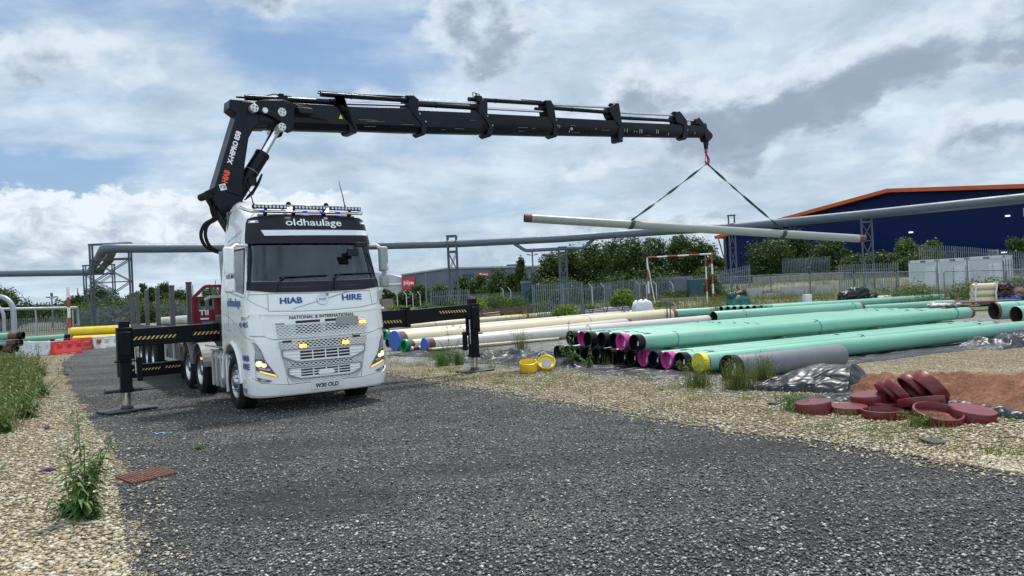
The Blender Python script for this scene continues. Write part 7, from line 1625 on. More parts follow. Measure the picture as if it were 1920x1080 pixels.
P_ = clumped(6500, 260, f_verge, 0.10, r1); o = quads_obj('verge_grass', blades(P_, 0.03, 0.16, 0.004, r1, 0.8), L_GRASS); tag(o, 'sparse grass tufts growing through the right gravel verge', 'grass', kind='stuff')
V = leaf_cloud([(p[0], p[1], 0.04) for p in clumped(170, 100, f_verge, 0.25, r1)], [(0.10, 0.10, 0.06)]*170, 4200, 0.016, r1); V[:, 2] = np.maximum(V[:, 2], 0.015); o = quads_obj('verge_weeds', V, L_PLANT); tag(o, 'small leafy seedlings in the right gravel verge', 'weeds', kind='stuff')
def f_back(r):
    y = r.uniform(47, 75); return (r.uniform(-0.22*y, 0.68*y), y)
P_ = clumped(16000, 700, f_back, 0.6, r1); o = quads_obj('yard_weeds', blades(P_, 0.15, 0.7, 0.02, r1, 0.5), L_GRASS); tag(o, 'patchy tall grass over the far yard', 'grass', kind='stuff')
def f_bed(r):
    t = r.uniform(0, 1); return (-4.5+t*9+r.uniform(-0.8, 0.8), 23.5-t*8+r.uniform(0.3, 3.0))
P_ = clumped(900, 30, f_bed, 0.14, r1); o = quads_obj('bed_grass', blades(P_, 0.08, 0.40, 0.006, r1, 0.4), L_GRASS); tag(o, 'tufts of grass beside the pipes and black sheeting', 'grass', kind='stuff')

def leafy_plant(x, y, h, nst, lw, ll, label, seed, m=L_PLANT, spread=0.35, droop=0.5, name='leafy_plant', pairs=9, cat='plant', group=None, z=0.0, lean0=0.0):
    rng = random.Random(seed); root = empty(name, (x, y, z)); tag(root, label, cat, group); sb = MB(); vs = []
    for s in range(nst):
        a = rng.uniform(0, 6.283); hh = h*(1.0 if s == 0 else rng.uniform(0.25, 0.8)); l = spread*hh*(0.15 if s == 0 else rng.uniform(0.5, 1.3)); pts = []
        for k in range(9): t = k/8; pts.append(Vector((math.cos(a)*l*t**1.2+lean0*hh*t, math.sin(a)*l*t**1.2, hh*t-0.12*hh*t*t*(0 if s == 0 else 1))))
        sb.tube(pts, [0.008*h*(1-0.75*k/8)+0.001 for k in range(9)], 5)
        n = max(4, int(pairs*hh/h)*2)
        for i in range(n):
            t = 0.10+0.90*i/n; k = t*8; i0 = min(7, int(k)); p = pts[i0].lerp(pts[i0+1], k-i0)
            for sd in (0, 1):
                an = i*1.35+sd*math.pi+rng.uniform(-0.4, 0.4); L_ = ll*rng.uniform(0.65, 1.2)*(1.15-0.55*t); W_ = lw*rng.uniform(0.8, 1.2)*(1.1-0.4*t); d = Vector((math.cos(an), math.sin(an), 0)); sde = Vector((-d.y, d.x, 0)); up0 = rng.uniform(0.1, 0.7)
                ring = []
                for j in range(5):
                    u = j/4; c = p+d*L_*u+Vector((0, 0, L_*(up0*u-droop*1.5*u*u))); wd = W_*(0.12, 0.85, 1.0, 0.62, 0.03)[j]; ring.append((c+sde*wd/2+Vector((0, 0, wd*0.18)), c, c-sde*wd/2+Vector((0, 0, wd*0.18))))
                for j in range(4):
                    for q in (0, 1): vs += [ring[j][q], ring[j][q+1], ring[j+1][q+1], ring[j+1][q]]
    sb.build('stem', mat('green_stem', (0.10, 0.16, 0.05), 0.6), root); quads_joined('leaves', vs, m, root)
    return root
def quads_joined(name, vs, m, parent):
    # leaf strips share vertices so each leaf is one island
    n = len(vs)//8; V = []; F = []
    b = MB(); idx = {}
    key = lambda v: (round(v.x, 5), round(v.y, 5), round(v.z, 5))
    out = []; 
    for i in range(0, len(vs), 4):
        f = []
        for v in vs[i:i+4]:
            k = key(v)
            if k not in idx: idx[k] = len(out); out.append(tuple(v))
            f.append(idx[k])
        F.append(tuple(f))
    me = bpy.data.meshes.new(name); me.from_pydata(out, [], F); me.polygons.foreach_set('use_smooth', [True]*len(F)); me.materials.append(m); o = bpy.data.objects.new(name, me); COL.objects.link(o); o.parent = parent; return o
leafy_plant(-3.98, 6.75, 1.02, 11, 0.040, 0.16, 'tall green buddleia plant on the left gravel strip in the foreground', 11, spread=0.30, pairs=12)
leafy_plant(-4.2, 6.9, 0.42, 9, 0.036, 0.13, 'low side shoots left of the foreground buddleia', 12, spread=0.7)
leafy_plant(-4.95, 8.55, 0.22, 8, 0.03, 0.08, 'small pale leafy weed on the left gravel', 13, m=L_BRIGHT, spread=0.9)
leafy_plant(-4.3, 9.9, 0.13, 10, 0.008, 0.05, 'tiny tuft of grass on the dark road', 14, m=L_BRIGHT, spread=1.2, name='grass_tuft')
leafy_plant(-6.0, 8.4, 0.35, 9, 0.02, 0.09, 'leafy weed at the left picture edge', 15, spread=0.8)
for i, (x, y, h, sd) in enumerate([(-8.3, 12.0, 0.85, 31), (-7.9, 10.9, 0.6, 32), (-9.0, 13.6, 0.8, 33), (-10.2, 15.4, 0.8, 34), (-11.0, 17.2, 0.9, 35), (-12.6, 18.6, 0.8, 36), (-11.6, 15.6, 1.0, 37), (-13.6, 20.5, 0.9, 38), (-9.6, 13.0, 1.1, 39), (-14.6, 22.8, 0.8, 40)]):
    where = ['nearest the camera at the left edge', 'lowest, just behind the flower heads', 'third back from the camera', 'fourth back, beside the gravel strip', 'fifth back along the strip', 'sixth back along the strip', 'at the picture edge', 'below the pipe stack', 'tallest, above the nearest ones', 'farthest, by the white barrier'][i]
    leafy_plant(x, y, h*1.35, 11, 0.040, 0.16, 'buddleia bush with arching shoots in the left weeds, '+where, sd, m=L_WEED if i % 2 else L_PLANT, spread=0.6, name='buddleia_bush', group='buddleia bushes in the left weeds')
leafy_plant(1.35, 18.2, 1.15, 9, 0.035, 0.14, 'tall leafy weed before the lower left pipes of the stack', 51, spread=0.42)
leafy_plant(1.75, 17.6, 0.6, 8, 0.03, 0.11, 'shorter leafy weed right of the tall one by the stack', 52, spread=0.6)
leafy_plant(-1.85, 21.2, 1.15, 5, 0.045, 0.15, 'spindly weed with large leaves by the outrigger leg', 53, spread=0.55, pairs=6)
def stems_plant(x, y, h, n, label, seed, m, r=0.25, sw=0.006, group=None, name='stemmy_weed'):
    rng = np.random.RandomState(seed); root = empty(name, (x, y, 0)); tag(root, label, 'plant', group)
    pts = rng.normal(0, r*0.35, (n, 2)); V = blades(pts, h*0.55, h, sw, rng, 0.35); V = np.concatenate([V, blades(rng.normal(0, r*0.3, (n, 2)), h*0.3, h*0.7, sw, rng, 0.9)]); quads_obj('stems', V, m, root)
    cc = [(p[0]*1.9, p[1]*1.9, h*rng.uniform(0.45, 0.9)) for p in pts[:24]]; V = leaf_cloud(cc, [(r*0.22, r*0.22, h*0.16)]*len(cc), 90*len(cc)//3, 0.013, rng); quads_obj('leaves', V, m, root); return root
stems_plant(3.95, 13.1, 0.62, 170, 'bushy feathery weed in front of the grey pipe', 61, L_WEED, r=0.38)
stems_plant(3.35, 13.6, 0.50, 120, 'feathery weed with yellow buds left of the grey pipe', 62, L_WEED, r=0.34)
stems_plant(4.45, 13.35, 0.66, 110, 'feathery weed against the grey pipe flank', 63, L_WEED, r=0.24)
stems_plant(-1.95, 20.0, 0.46, 110, 'clump of upright rush stems left of the outrigger leg', 64, L_PLANT, r=0.22, sw=0.010)
stems_plant(-1.55, 20.2, 0.42, 90, 'second clump of rush stems right beside the outrigger leg', 65, L_PLANT, r=0.18, sw=0.010)
stems_plant(3.95, 10.75, 0.26, 40, 'small green weed behind the leftmost maroon cap', 66, L_PLANT, r=0.2)
stems_plant(4.95, 9.15, 0.22, 24, 'thin weed leaning before the open maroon cap', 67, L_WEED, r=0.2)
stems_plant(0.2, 24.0, 0.7, 80, 'dry feathery weed growing over the thin pipe', 68, L_WEED, r=0.3)
for i, (px, py, Y) in enumerate(((1430, 560, 36), (1340, 562, 37), (1790, 545, 47), (1870, 540, 46))):
    p = atY(px, 600, Y); leafy_plant(p.x, Y, 1.9 if i < 2 else 2.3, 8, 0.07, 0.2, ['spindly weed right of the teal bag', 'spindly weed left of the teal bag', 'tall spindly weed left of the roll pallet', 'tall spindly weed behind the roll pallet'][i], 70+i, m=L_MID, spread=0.45, name='yard_weed', group='spindly weeds above the far pipes')
# fallen purple flower heads and sticks on the left gravel
def lump(name, x, y, L_, r, rz, m, label, group, seed, z=None):
    rng = random.Random(seed); b = MB(); pts = [Vector((-L_/2+L_*k/6, 0.03*math.sin(k*1.3), r*0.9+0.01*math.sin(k))) for k in range(7)]; b.tube(pts, [r*q for q in (0.35, 0.9, 1.0, 0.95, 0.8, 0.55, 0.15)], 8)
    for k in range(int(60*L_/0.15)):
        t = rng.random(); a = rng.uniform(0, 6.283); c = Vector((-L_/2+L_*t, r*math.cos(a), r+r*math.sin(a))); s = r*0.35; b.add([c+Vector((rng.uniform(-s, s), rng.uniform(-s, s), rng.uniform(-s, s))) for _ in range(3)], [(0, 1, 2)])
    o = b.build(name, m, recalc=False); o.location = (x, y, 0.014); o.rotation_euler = (0, 0, rz); tag(o, label, 'flower head' if 'flower' in name else 'stick', group)
for i, (px, py) in enumerate(((38, 746), (62, 772), (88, 806), (88, 887), (28, 775))):
    p = gz(px, py); lump('flower_head', p.x, p.y, 0.20, 0.026, 0.3+i, M_PURPLE, 'purple flower head lying on the left gravel, '+['farthest one', 'one by the short branch', 'middle one', 'nearest one, beside the foreground plant', 'one at the picture edge'][i], 'purple flower heads on the left gravel', 90+i)
for i, (px, py, l) in enumerate(((75, 702, 0.85), (70, 750, 0.55), (30, 762, 0.4))):
    p = gz(px, py); q = MB(); rr = random.Random(i); pts = [Vector((-l/2+l*k/6, 0.05*math.sin(k*0.9+i), 0.03+0.03*math.sin(k*0.6))) for k in range(7)]; q.tube(pts, [0.008, .022, .026, .024, .02, .015, .006], 7); q.tube([pts[3], pts[3]+Vector((0.12, 0.14, 0.05))], [0.012, 0.004], 5)
    o = q.build('dead_branch', mat('dead_wood', (0.10, 0.06, 0.04), 0.9, var=0.3, vscale=12)); o.location = (p.x, p.y, 0.01); o.rotation_euler = (0, 0, 0.5*i); tag(o, ['curved dead branch by the left weeds, farthest', 'thick short dead branch on the left gravel', 'small dead branch at the left edge'][i], 'branch')
# litter
for i, (px, py, l, lb) in enumerate(((128, 827, 0.16, 'torn blue plastic scrap beside the buddleia'), (305, 815, 0.14, 'thin blue plastic strip lying on the dark road'))):
    p = gz(px, py); b = MB(); rr = random.Random(i+5); vs = []; 
    for k in range(9):
        x = -l+2*l*k/8; y = 0.04*math.sin(k*1.9+i); vs += [(x, y-0.018, 0.012+0.012*rr.random()), (x, y+0.018, 0.012+0.012*rr.random())]
    b.add(vs, [(2*k, 2*k+2, 2*k+3, 2*k+1) for k in range(8)]); o = b.build('plastic_scrap', mat('blue_plastic', (0.12, 0.34, 0.48), 0.4), recalc=False); o.location = (p.x, p.y, 0.01); tag(o, lb, 'litter')
p = gz(1752, 833); b = MB(); b.box((-0.13, -0.10, 0.0), (0.13, 0.10, 0.02)); o = b.build('slate_piece', mat('slate', (0.05, 0.055, 0.06), 0.7), bevel=0.004); o.location = (p.x, p.y, 0.03); o.rotation_euler = (0.1, 0.08, 0.4); tag(o, 'flat dark slate piece lying on the right gravel verge', 'slate')

# ================================================================ SAND HEAP, BLACK SHEETING, CAPS
def vnoise(x, y, s, seed=0):
    v = 0; a = 1
    for k in range(4):
        v += a*math.sin(x*s*1.7+seed+1.3*math.sin(y*s*1.1+k+seed))*math.cos(y*s*1.9+seed*2+1.1*math.sin(x*s*0.9+k*2)); s *= 1.9; a *= 0.5
    return v
def heap(name, axis, widths, hts, m, nx=90, ny=40, amp=0.025, ns=5.0, seed=0, z0=0.0, lump_=0.0):
    """long rounded heap following an axis line"""
    V = []; F = []; ax = [Vector((p[0], p[1], 0)) for p in axis]; K = len(ax)-1
    for i in range(nx+1):
        t = i/nx*K; k = min(K-1, int(t)); u = t-k; c = ax[k].lerp(ax[k+1], u); d = (ax[min(K, k+1)]-ax[max(0, k)]).normalized(); n = Vector((-d.y, d.x, 0)); w = widths[k]*(1-u)+widths[k+1]*u; h = hts[k]*(1-u)+hts[k+1]*u
        for j in range(ny+1):
            s = -1+2*j/ny; p = c+n*s*w; prof = max(0, 1-abs(s)**2.2)**0.8; z = h*prof; z += (amp*vnoise(p.x, p.y, ns, seed)+lump_*vnoise(p.x, p.y, 1.6, seed+4))*min(1, prof*2.0)
            V.append((p.x+0.03*vnoise(p.y, p.x, 4, seed)*(1-prof), p.y+0.05*vnoise(p.x, p.y, 3, seed+2)*(1-prof), max(z, 0)+z0+(-0.02 if j in (0, ny) else 0)))
    for i in range(nx):
        for j in range(ny): a = i*(ny+1)+j; F.append((a, a+ny+1, a+ny+2, a+1))
    b = MB(); b.add(V, F, True); return b.build(name, m, sharp=60)
def sand_mat():
    m = bpy.data.materials.new('red_sand'); m.use_nodes = True; T = NT(m.node_tree); b = T.n['Principled BSDF']; g = T.new('ShaderNodeNewGeometry')
    n = T.noise(g.outputs['Position'], 2.2, 7, 0.65, 0.5); c = T.ramp(n, [(0.3, (0.15, 0.062, 0.033)), (0.5, (0.26, 0.11, 0.058)), (0.7, (0.37, 0.175, 0.10))]); T.link(c, b.inputs['Base Color']); b.inputs['Roughness'].default_value = 0.95
    n3 = T.noise(g.outputs['Position'], 26, 6, 0.75); T.link(T.mix(1.0, c, T.ramp(n3, [(0.34, (0.55, 0.5, 0.48)), (0.5, (1, 1, 1)), (0.66, (1.3, 1.3, 1.3))]), 'MULTIPLY'), b.inputs['Base Color']); n2 = T.noise(g.outputs['Position'], 13, 9, 0.75, 0.3); bp = T.new('ShaderNodeBump'); bp.inputs['Strength'].default_value = 1.0; bp.inputs['Distance'].default_value = 0.10; T.link(n2, bp.inputs['Height']); T.link(bp.outputs[0], b.inputs['Normal']); return m
o = heap('sand_heap', [(5.45, 12.75), (6.2, 12.0), (7.0, 11.0), (7.6, 10.1), (8.1, 9.2), (8.5, 8.2)], [0.35, 0.80, 1.15, 1.40, 1.50, 1.1], [0.14, 0.31, 0.36, 0.38, 0.36, 0.15], sand_mat(), lump_=0.03, amp=0.045, ns=5.0, seed=3, nx=130, ny=50); tag(o, 'long heap of red sand at the right, half covered by sheeting', 'sand heap')
o = heap('black_sheeting', [(4.15, 13.2), (4.75, 13.0), (5.3, 12.8), (5.70, 12.55), (5.95, 12.3)], [0.28, 0.55, 0.64, 0.66, 0.60], [0.06, 0.24, 0.35, 0.36, 0.0], M_POLY, amp=0.02, ns=3.4, seed=7, z0=0.03, lump_=0.04, ny=60, nx=110); tag(o, 'crumpled black plastic sheeting over the end of the sand heap', 'plastic sheet')
o = heap('black_sheeting', [(3.85, 11.3), (4.6, 11.6), (5.3, 11.6), (5.78, 10.95), (6.08, 10.2), (6.38, 9.5), (6.75, 8.75)], [0.10, 0.30, 0.26, 0.20, 0.16, 0.14, 0.08], [0.02, 0.05, 0.06, 0.10, 0.10, 0.09, 0.05], M_POLY, amp=0.02, ns=7, seed=9, z0=0.02); tag(o, 'flap of black sheeting along the front foot of the sand heap', 'plastic sheet')
def wide_sheet(poly_a, poly_b, label, seed, h=0.10, nx=110, ny=36, amp=0.05):
    V = []; F = []
    def pt(pl_, t):
        t *= len(pl_)-1; k = min(len(pl_)-2, int(t)); return Vector(pl_[k]).lerp(Vector(pl_[k+1]), t-k)
    for i in range(nx+1):
        for j in range(ny+1):
            a = pt(poly_a, i/nx); c = pt(poly_b, i/nx); p = a.lerp(c, j/ny); e = min(1, 5*min(i/nx, 1-i/nx, j/ny, 1-j/ny)); z = 0.018+e*(h*0.6+amp*vnoise(p.x, p.y*0.5, 3.2, seed)); V.append((p.x+0.05*vnoise(p.y, p.x, 2.3, seed), p.y+0.08*vnoise(p.x, p.y, 2.0, seed+1), max(0.016, z)))
    for i in range(nx):
        for j in range(ny): a = i*(ny+1)+j; F.append((a, a+ny+1, a+ny+2, a+1))
    b = MB(); b.add(V, F, True); o = b.build('black_sheeting', M_POLY, sharp=60); tag(o, label, 'plastic sheet'); return o
wide_sheet([(-2.1, 21.0), (-1.0, 20.2), (0.2, 19.1), (1.0, 18.0), (1.2, 17.5)], [(-1.6, 24.0), (0.0, 23.4), (1.6, 22.4), (2.6, 21.0), (2.8, 19.8)], 'rumpled black sheeting left of the stack, by the outrigger leg', 3, h=0.16, amp=0.10)
wide_sheet([(1.1, 17.5), (1.9, 16.2), (2.8, 15.2), (3.7, 14.9)], [(3.0, 20.0), (4.2, 18.9), (5.2, 18.0), (5.6, 16.6)], 'black sheeting spread under the front ends of the stack', 6, h=0.05, amp=0.03)
wide_sheet([(-4.3, 24.6), (-3.2, 23.6), (-2.0, 22.4)], [(-2.8, 27.4), (-1.6, 26.6), (-0.8, 25.3)], 'black sheeting under the blue capped white pipes', 8, h=0.06, amp=0.03)
wide_sheet([(11.6, 17.7), (13.4, 18.6), (15.5, 19.6)], [(11.0, 18.7), (12.8, 19.9), (15.0, 21.2)], 'bunched black sheeting under the pipes at the right edge', 12, h=0.30, amp=0.08)

wide_sheet([(4.9, 14.9), (7.2, 16.1), (9.6, 17.3), (12.0, 18.4)], [(4.6, 16.6), (6.8, 17.9), (9.2, 19.1), (11.6, 20.4)], 'dark sheet added as the shade under the nearest long green pipe', 15, h=0.03, amp=0.012)  # flat dark sheet added to draw the shade below this pipe
# maroon pipe caps
def cap_mesh(R_, h, spread=1.0):
    b = MB(); b.lathe([(0, 0), (0, R_*0.97), (0.015, R_), (h-0.012, R_*1.01), (h, R_*0.995), (h+0.004, R_*0.93), (h-0.01, R_*0.905), (0.05, R_*0.86), (0.035, R_*0.6), (0.045, R_*0.2), (0.045, 0)], (0,0,0), (0,0,1), n=56); return b
caps = [  # picture column and row of the centre, centre height, radius, height, tilt axis, tilt, label, closed side up
 (1525, 764, 0.08, .245, .17, R(90), R(-5), 'leftmost maroon cap, lying rim down with its flat top sloping', True),
 (1592, 768, 0.05, .25, .11, 0, R(2), 'maroon cap lying flat second from the left', True),
 (1655, 776, 0.06, .26, .12, 0, 0, 'open maroon cap lying flat in the middle front', False),
 (1632, 746, 0.15, .27, .12, R(90), R(-6), 'maroon cap resting raised behind the flat ones', True),
 (1665, 761, 0.06, .25, .12, 0, 0, 'maroon cap lying flat at the foot of the tilted pair', True),
 (1668, 741, 0.20, .245, .09, R(84), R(52), 'thin maroon ring cap, left one of the tilted pair', False),
 (1686, 740, 0.22, .265, .11, R(78), R(50), 'maroon ring cap with open face, right one of the tilted pair', False),
 (1712, 727, 0.26, .235, .11, R(88), R(52), 'maroon cap leaning back on the sand, left one', True),
 (1742, 727, 0.27, .27, .19, R(86), R(50), 'tall maroon cap leaning back on the sand, right one, with a split rim', True),
 (1727, 753, 0.20, .285, .10, R(8), R(-13), 'large maroon ring cap propped over its neighbours', False),
 (1758, 779, 0.11, .29, .13, R(10), R(16), 'open maroon cap facing the camera at the front right', False),
 (1822, 777, 0.09, .275, .15, R(30), R(10), 'maroon cap with a glossy flat top, rightmost of the heap', True)]
GCP = 'maroon pipe caps heaped by the sand'
for px, py, zc, R_, h, aa, tl, lb, flip in caps:
    o = cap_mesh(R_, h).build('pipe_protector', M_CAPR, sharp=30); c = gz(px, py, zc)
    M = Matrix.Translation(c) @ Matrix.Rotation(tl, 4, Vector((math.cos(aa), math.sin(aa), 0)))
    if flip: M = M @ Matrix.Rotation(math.pi, 4, 'X')
    o.matrix_world = M @ Matrix.Translation((0, 0, -h/2)); tag(o, lb, 'pipe cap', GCP)
# yellow caps by the sheeting
for (px, py, r, h, tl, lb) in ((991, 700, .205, .21, R(16), 'deeper yellow end cap lying mouth up by the black sheeting'), (1025, 696, .215, .10, R(42), 'yellow end cap leaning to show its inside, by the black sheeting')):
    p = gz(px, py); o = cap_mesh(r, h).build('yellow_protector', mat('yellow_plastic', (0.72, 0.50, 0.02), 0.35), sharp=30); o.matrix_world = Matrix.Translation((p.x, p.y, 0.02+(r*math.sin(tl)*1.0 if tl else 0))) @ Matrix.Rotation(tl, 4, 'X'); tag(o, lb, 'pipe cap', 'yellow pipe caps')
    b = MB(); b.cyl((0, -0.02, 0.046), (0, -0.02, 0.056), r*0.55, n=24); b.build('inner_disc', mat('disc_bluegrey', (0.10, 0.14, 0.20), 0.5) if px > 1000 else mat('disc_orange', (0.5, 0.28, 0.03), 0.5), o)

# ================================================================ YARD CLUTTER
def soft_box(w, d, h, seed, amp=0.06, n=10, pinch=0.75):
    bm = bmesh.new(); bmesh.ops.create_cube(bm, size=1.0); bmesh.ops.subdivide_edges(bm, edges=bm.edges, cuts=n, use_grid_fill=True)
    for v in bm.verts:
        x, y, z = v.co; k = 1-(abs(z)*2)**3*(1-pinch)*0.8; sph = Vector((x, y, z)).normalized()*0.62; c = Vector((x, y, z)).lerp(sph, 0.35); v.co = Vector((c.x*w*k, c.y*d*k, (c.z+0.5)*h)) + Vector((vnoise(y*3, z*4, 1.7, seed), vnoise(x*3, z*3, 1.9, seed+1), vnoise(x*4, y*4, 1.6, seed+2)))*amp*0.5
        if v.co.z < 0.01: v.co.z = 0.01
    me = bpy.data.meshes.new('soft'); bm.to_mesh(me); bm.free(); me.polygons.foreach_set('use_smooth', [True]*len(me.polygons)); return me
def soft_obj(name, w, d, h, m, x, y, z, rz, label, cat, seed, parent=None, **kw):
    me = soft_box(w, d, h, seed, **kw); me.materials.append(m); o = bpy.data.objects.new(name, me); COL.objects.link(o); o.location = (x, y, z); o.rotation_euler = (0, 0, rz)
    if parent: o.parent = parent
    else: tag(o, label, cat)
    return o
p = atY(1205, 590, 46); bag = soft_obj('bulk_bag', 1.12, 1.0, 1.08, M_BAG, p.x, 46, 0, 0.1, 'white bulk bag standing behind the cream pipes', 'bag', 4)
for sx in (-0.42, -0.1, 0.3):
    b = MB(); b.tube([(sx, -0.35, 0.95), (sx+0.06, -0.3, 1.12), (sx+0.2, -0.2, 1.10), (sx+0.24, -0.15, 0.98)], 0.03, 6); b.build('bag_loop', M_HAZB, bag)
p = atY(1384, 575, 43); tb = soft_obj('teal_bag', 1.15, 0.9, 0.85, M_TEAL, p.x, 43, 0.30, 0.2, 'teal tarpaulin bag slumped on the far green pipes', 'bag', 9, amp=0.12)
soft_obj('bag_flap', 0.55, 0.4, 0.28, M_TEAL, -0.42, -0.1, 0.72, 0.5, '', '', 3, parent=tb, amp=0.1); soft_obj('bag_contents', 0.7, 0.5, 0.3, M_HAZB, 0.12, 0, 0.78, -0.2, '', '', 5, parent=tb, amp=0.1)
b = MB(); b.tube([(-0.2, -0.2, 0.98), (0.1, -0.25, 1.06), (0.4, -0.1, 1.0)], 0.05, 8); b.build('orange_strap', mat('dull_orange', (0.32, 0.12, 0.07), 0.7), tb)
# steel rack of scaffold tubes
rk = empty('tube_rack', atY(1098, 590, 47)); rk.location.z = 0; tag(rk, 'low rack of grey scaffold tubes left of the bulk bag', 'rack'); L_ = 2.5
for k in range(7):
    b = MB(); z = 0.34+0.10*(k % 3); y = -0.25+0.12*k; b.cyl((0, y, z), (L_+0.3*(k % 2), y, z+0.12), 0.045, n=8); b.build('tube', M_PALIS, rk)
for x in (0.25, 1.15, 2.1):
    b = MB(); b.bar((x, -0.35, 0), (x+0.28, -0.3, 0.85), 0.06); b.bar((x+0.15, -0.35, 0.1), (x-0.12, -0.3, 0.8), 0.06); b.build('support', M_RUST, rk)
rk2 = empty('rusty_rail_stack', atY(868, 590, 50)); rk2.location.z = 0; tag(rk2, 'rusty brown rails stacked right of the outrigger leg', 'rails')
for k in range(5):
    b = MB(); b.bar((0, -0.2+0.1*k, 0.45+0.12*(k % 3)), (4.6, -0.1+0.1*k, 0.72+0.12*(k % 3)), 0.10, 0.09); b.build('rail', M_RUST, rk2)
for x in (0.6, 2.6, 4.4):
    b = MB(); b.bar((x, 0, 0), (x, 0, 0.95+0.05*x), 0.10); b.build('support', M_RUST, rk2)
for i, (px, Y) in enumerate(((1374, 44), (1384.5, 44))):
    pass
for i, px in enumerate((1251.5, 1257.5)):
    p = atY(px, 600, 38); b = MB(); b.box((-0.03, -0.03, 0), (0.03, 0.03, 1.0)); b.box((-0.035, -0.035, 0.9), (0.035, 0.035, 1.03)); o = b.build('short_stake', M_GANTRY, bevel=0.004); o.location = (p.x, 38, 0); tag(o, 'dark upright stake in front of the far green pipe, ' + ('left one' if i == 0 else 'right one'), 'stake')
# concrete slabs and wall at mid right
def slab(x0, x1, yt, Y, h, label, z=None, d=0.3, tilt=0.0, m=None, name='concrete_block'):
    a = atY(x0, yt, Y); c = atY(x1, yt, Y); z0 = H(a.x, Y); b = MB(); b.box((0, 0, 0), (c.x-a.x, d, max(0.3, a.z-z0))); b.box((0.03, -0.02, 0.05), (c.x-a.x-0.03, 0.0, max(0.25, a.z-z0-0.05)))
    o = b.build(name, m or M_CONC, bevel=0.015); o.location = (a.x, Y, z0); o.rotation_euler = (tilt, 0, 0); tag(o, label, 'concrete'); return o
slab(1400, 1429, 541, 60, 1, 'square concrete panel leaning right of the teal bag', tilt=-0.06)
slab(1436, 1463, 550, 58.5, 1, 'low wide concrete slab left of the big panels', tilt=-0.04)
slab(1465, 1527, 537.5, 61, 1, 'wide concrete panel behind the mesh fence', tilt=-0.03)
slab(1528, 1562, 535, 60.5, 1, 'concrete panel next to the black bags heap', tilt=-0.05)
b = MB(); a = atY(1412, 521, 74); c = atY(1580, 512, 70); b.bar((a.x, a.y, a.z-1.2), (c.x, c.y, c.z-1.2), 0.4, 2.4); b.bar((a.x, a.y-0.02, a.z+0.02), (c.x, c.y-0.02, c.z+0.02), 0.5, 0.14); o = b.build('retaining_wall', mat('pale_wall', (0.28, 0.27, 0.25), 0.9, var=0.2, dirt=0.6, dirtcol=(0.12, 0.12, 0.08))); tag(o, 'pale retaining wall below the dark bushes', 'wall')
b = MB(); a = atY(1240, 562, 64); c = atY(1330, 560, 62); b.bar((a.x, a.y, H(a.x, a.y)+0.12), (c.x, c.y, H(c.x, c.y)+0.12), 0.5, 0.3); o = b.build('kerb_wall', MATS['pale_wall']); tag(o, 'low pale kerb behind the stakes below the height goal', 'kerb')
# heap of black bags and rubble
p = atY(1607, 566, 50)
for i, (dx, w, h, lb) in enumerate(((-0.6, 1.1, 0.7, 'black refuse bag, left one of the heap by the mesh fence'), (0.2, 1.3, 0.95, 'large black refuse bag in the middle of the heap'), (1.0, 1.0, 0.5, 'low black refuse bag at the right of the heap'))):
    soft_obj('refuse_bag', w, 0.8, h, M_POLY, p.x+dx, 50+0.2*i, 0.25, 0.3*i, lb, 'bag', 20+i, amp=0.12)
soft_obj('white_sack', 0.9, 0.5, 0.3, M_BAG, p.x+1.7, 49.6, 0.25, 0.2, 'flat white sack right of the black bags', 'bag', 31, amp=0.1)
p2 = atY(1510, 575, 47); b = MB(); b.box((0, 0, 0), (0.45, 0.4, 0.95)); b.box((0.04, -0.015, 0.1), (0.41, 0, 0.85)); o = b.build('white_box', M_BAG, bevel=0.03); o.location = (p2.x, 47, 0); tag(o, 'small white box standing at the far pipe end', 'box')
b = MB(); b.cyl((0, 0, 0), (0, 0, 0.22), 0.22, n=20); b.lathe([(0.22, 0.22), (0.26, 0.235), (0.26, 0.15)], (0,0,0), (0,0,1), n=20); o = b.build('pot', M_WOOD); o.location = (p2.x+0.2, 46.6, 0.05); tag(o, 'brown tub in front of the small white box', 'tub')
rr = np.random.RandomState(44); base = gz(1735, 571, 0.3); pts = np.stack([rr.normal(18.6, 0.9, 60), rr.normal(31.2, 0.5, 60)], 1)
o = stones('rubble', stone_mat('rubble_white', [(0, (0.25, 0.25, 0.25)), (0.5, (0.5, 0.5, 0.5)), (1, (0.75, 0.75, 0.75))]), np.stack([rr.uniform(gz(1735, 572, 0.4).x, gz(1790, 571, 0.4).x, 60), rr.normal(gz(1760, 572, 0.4).y, 0.25, 60)], 1), 0.06, 0.22, seed=3, z=0.38); tag(o, 'white rubble and wrapping lying on the green pipes', 'rubble', kind='stuff')
o = stones('rubble', MATS.get('x') or SM_PALE, np.stack([rr.uniform(atY(1520, 560, 49).x, atY(1600, 560, 49).x, 70), rr.normal(49, 0.4, 70)], 1), 0.08, 0.24, seed=4, z=0.15); tag(o, 'pale rubble lying before the mesh fence', 'rubble', kind='stuff')
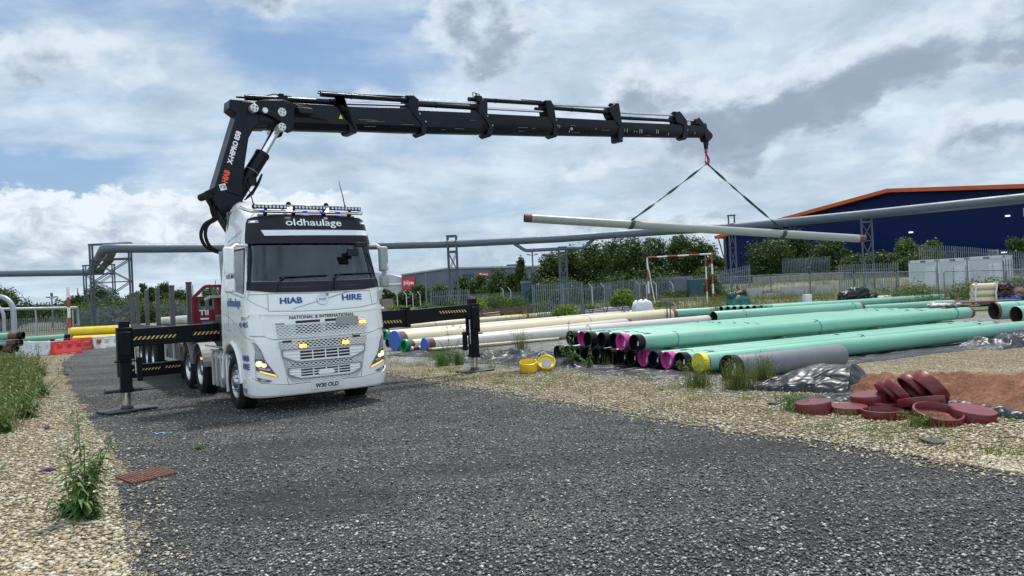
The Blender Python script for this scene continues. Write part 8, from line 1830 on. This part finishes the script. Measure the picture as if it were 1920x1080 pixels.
# roll pallet with cream rolls and blue drums
pc = atY(1822, 571, 40.5); pc.z = 0
pt_ = empty('pallet', (pc.x, 40.5, 0)); tag(pt_, 'long timber pallet carrying the cream rolls and blue drums', 'pallet')
b = MB()
for k in range(6): b.box((-0.5, -0.3+k*0.2, 0.10), (2.9, -0.14+k*0.2, 0.14))
b.build('deck_boards', M_WOOD, pt_)
for x in (-0.4, 1.0, 2.6):
    b = MB(); b.box((x, -0.3, 0), (x+0.14, 0.88, 0.10)); b.build('bearer', M_WOOD, pt_)
for i, (dz, dx, lb) in enumerate(((0.33, 0.0, 'bottom cream roll on the pallet'), (0.70, 0.04, 'middle cream roll on the pallet'), (1.05, 0.10, 'top cream roll on the pallet, sagging'))):
    b = MB(); b.lathe([(0, 0), (0, 0.10), (-0.02, 0.17), (0.03, 0.20), (1.25, 0.20), (1.31, 0.17), (1.29, 0.1), (1.29, 0)], (pc.x-0.05+dx, 40.45, dz), (1, 0.05, 0), n=24); o = b.build('fabric_roll', M_CREAM, sharp=40); tag(o, lb, 'roll', 'cream rolls on the pallet')
b = MB()
for x in (0.05, 1.18): b.tube([(pc.x+x, 40.2, 0.14), (pc.x+x-0.02, 40.2, 0.7), (pc.x+x+0.12, 40.25, 1.28), (pc.x+x+0.18, 40.6, 1.30), (pc.x+x+0.1, 40.75, 0.14)], 0.045, 8)
o = b.build('roll_straps', M_BAG); tag(o, 'pale straps wrapped round the cream rolls', 'strap')
for i in range(4):
    b = MB(); b.lathe([(0, 0), (0, 0.14), (0.02, 0.16), (0.7, 0.16), (0.72, 0.14), (0.72, 0)], (pc.x+1.42+i*0.31, 40.15, 0.30), (0, 1, 0), n=20); o = b.build('blue_drum', M_DRUM, sharp=40); tag(o, ['blue drum end nearest the cream rolls', 'second blue drum end from the cream rolls', 'third blue drum end from the cream rolls', 'blue drum end farthest from the cream rolls'][i], 'drum', 'blue drums on the pallet')
for i, (dx, dz, w) in enumerate(((1.75, 0.46, 1.0), (1.85, 0.80, 0.8))):
    soft_obj('maroon_bundle', w, 0.5, 0.36, mat('dark_maroon', (0.06, 0.02, 0.025), 0.6), pc.x+dx, 40.5, dz, 0.1, ['dark maroon bundle lying on the blue drums', 'upper dark maroon bundle with white ties on the drums'][i], 'bundle', 50+i, amp=0.12)
q = atY(1912, 560, 40); soft_obj('scrap_heap', 2.2, 1.2, 0.75, M_RUST, q.x+0.3, 41, 0, 0, 'heap of brushwood and scrap at the right edge', 'scrap', 61, amp=0.3)
b = MB(); a = gz(1700, 583, 0.3); b.box((0, 0, 0.22), (3.3, 1.0, 0.30)); b.box((0.1, 0.1, 0), (0.3, 0.9, 0.22)); b.box((3.0, 0.1, 0), (3.2, 0.9, 0.22)); o = b.build('steel_plate_stack', M_RUST, bevel=0.01); o.location = (atY(1790, 600, 36).x, 36, 0.15); tag(o, 'flat rusty plate on bearers below the roll pallet', 'plate')
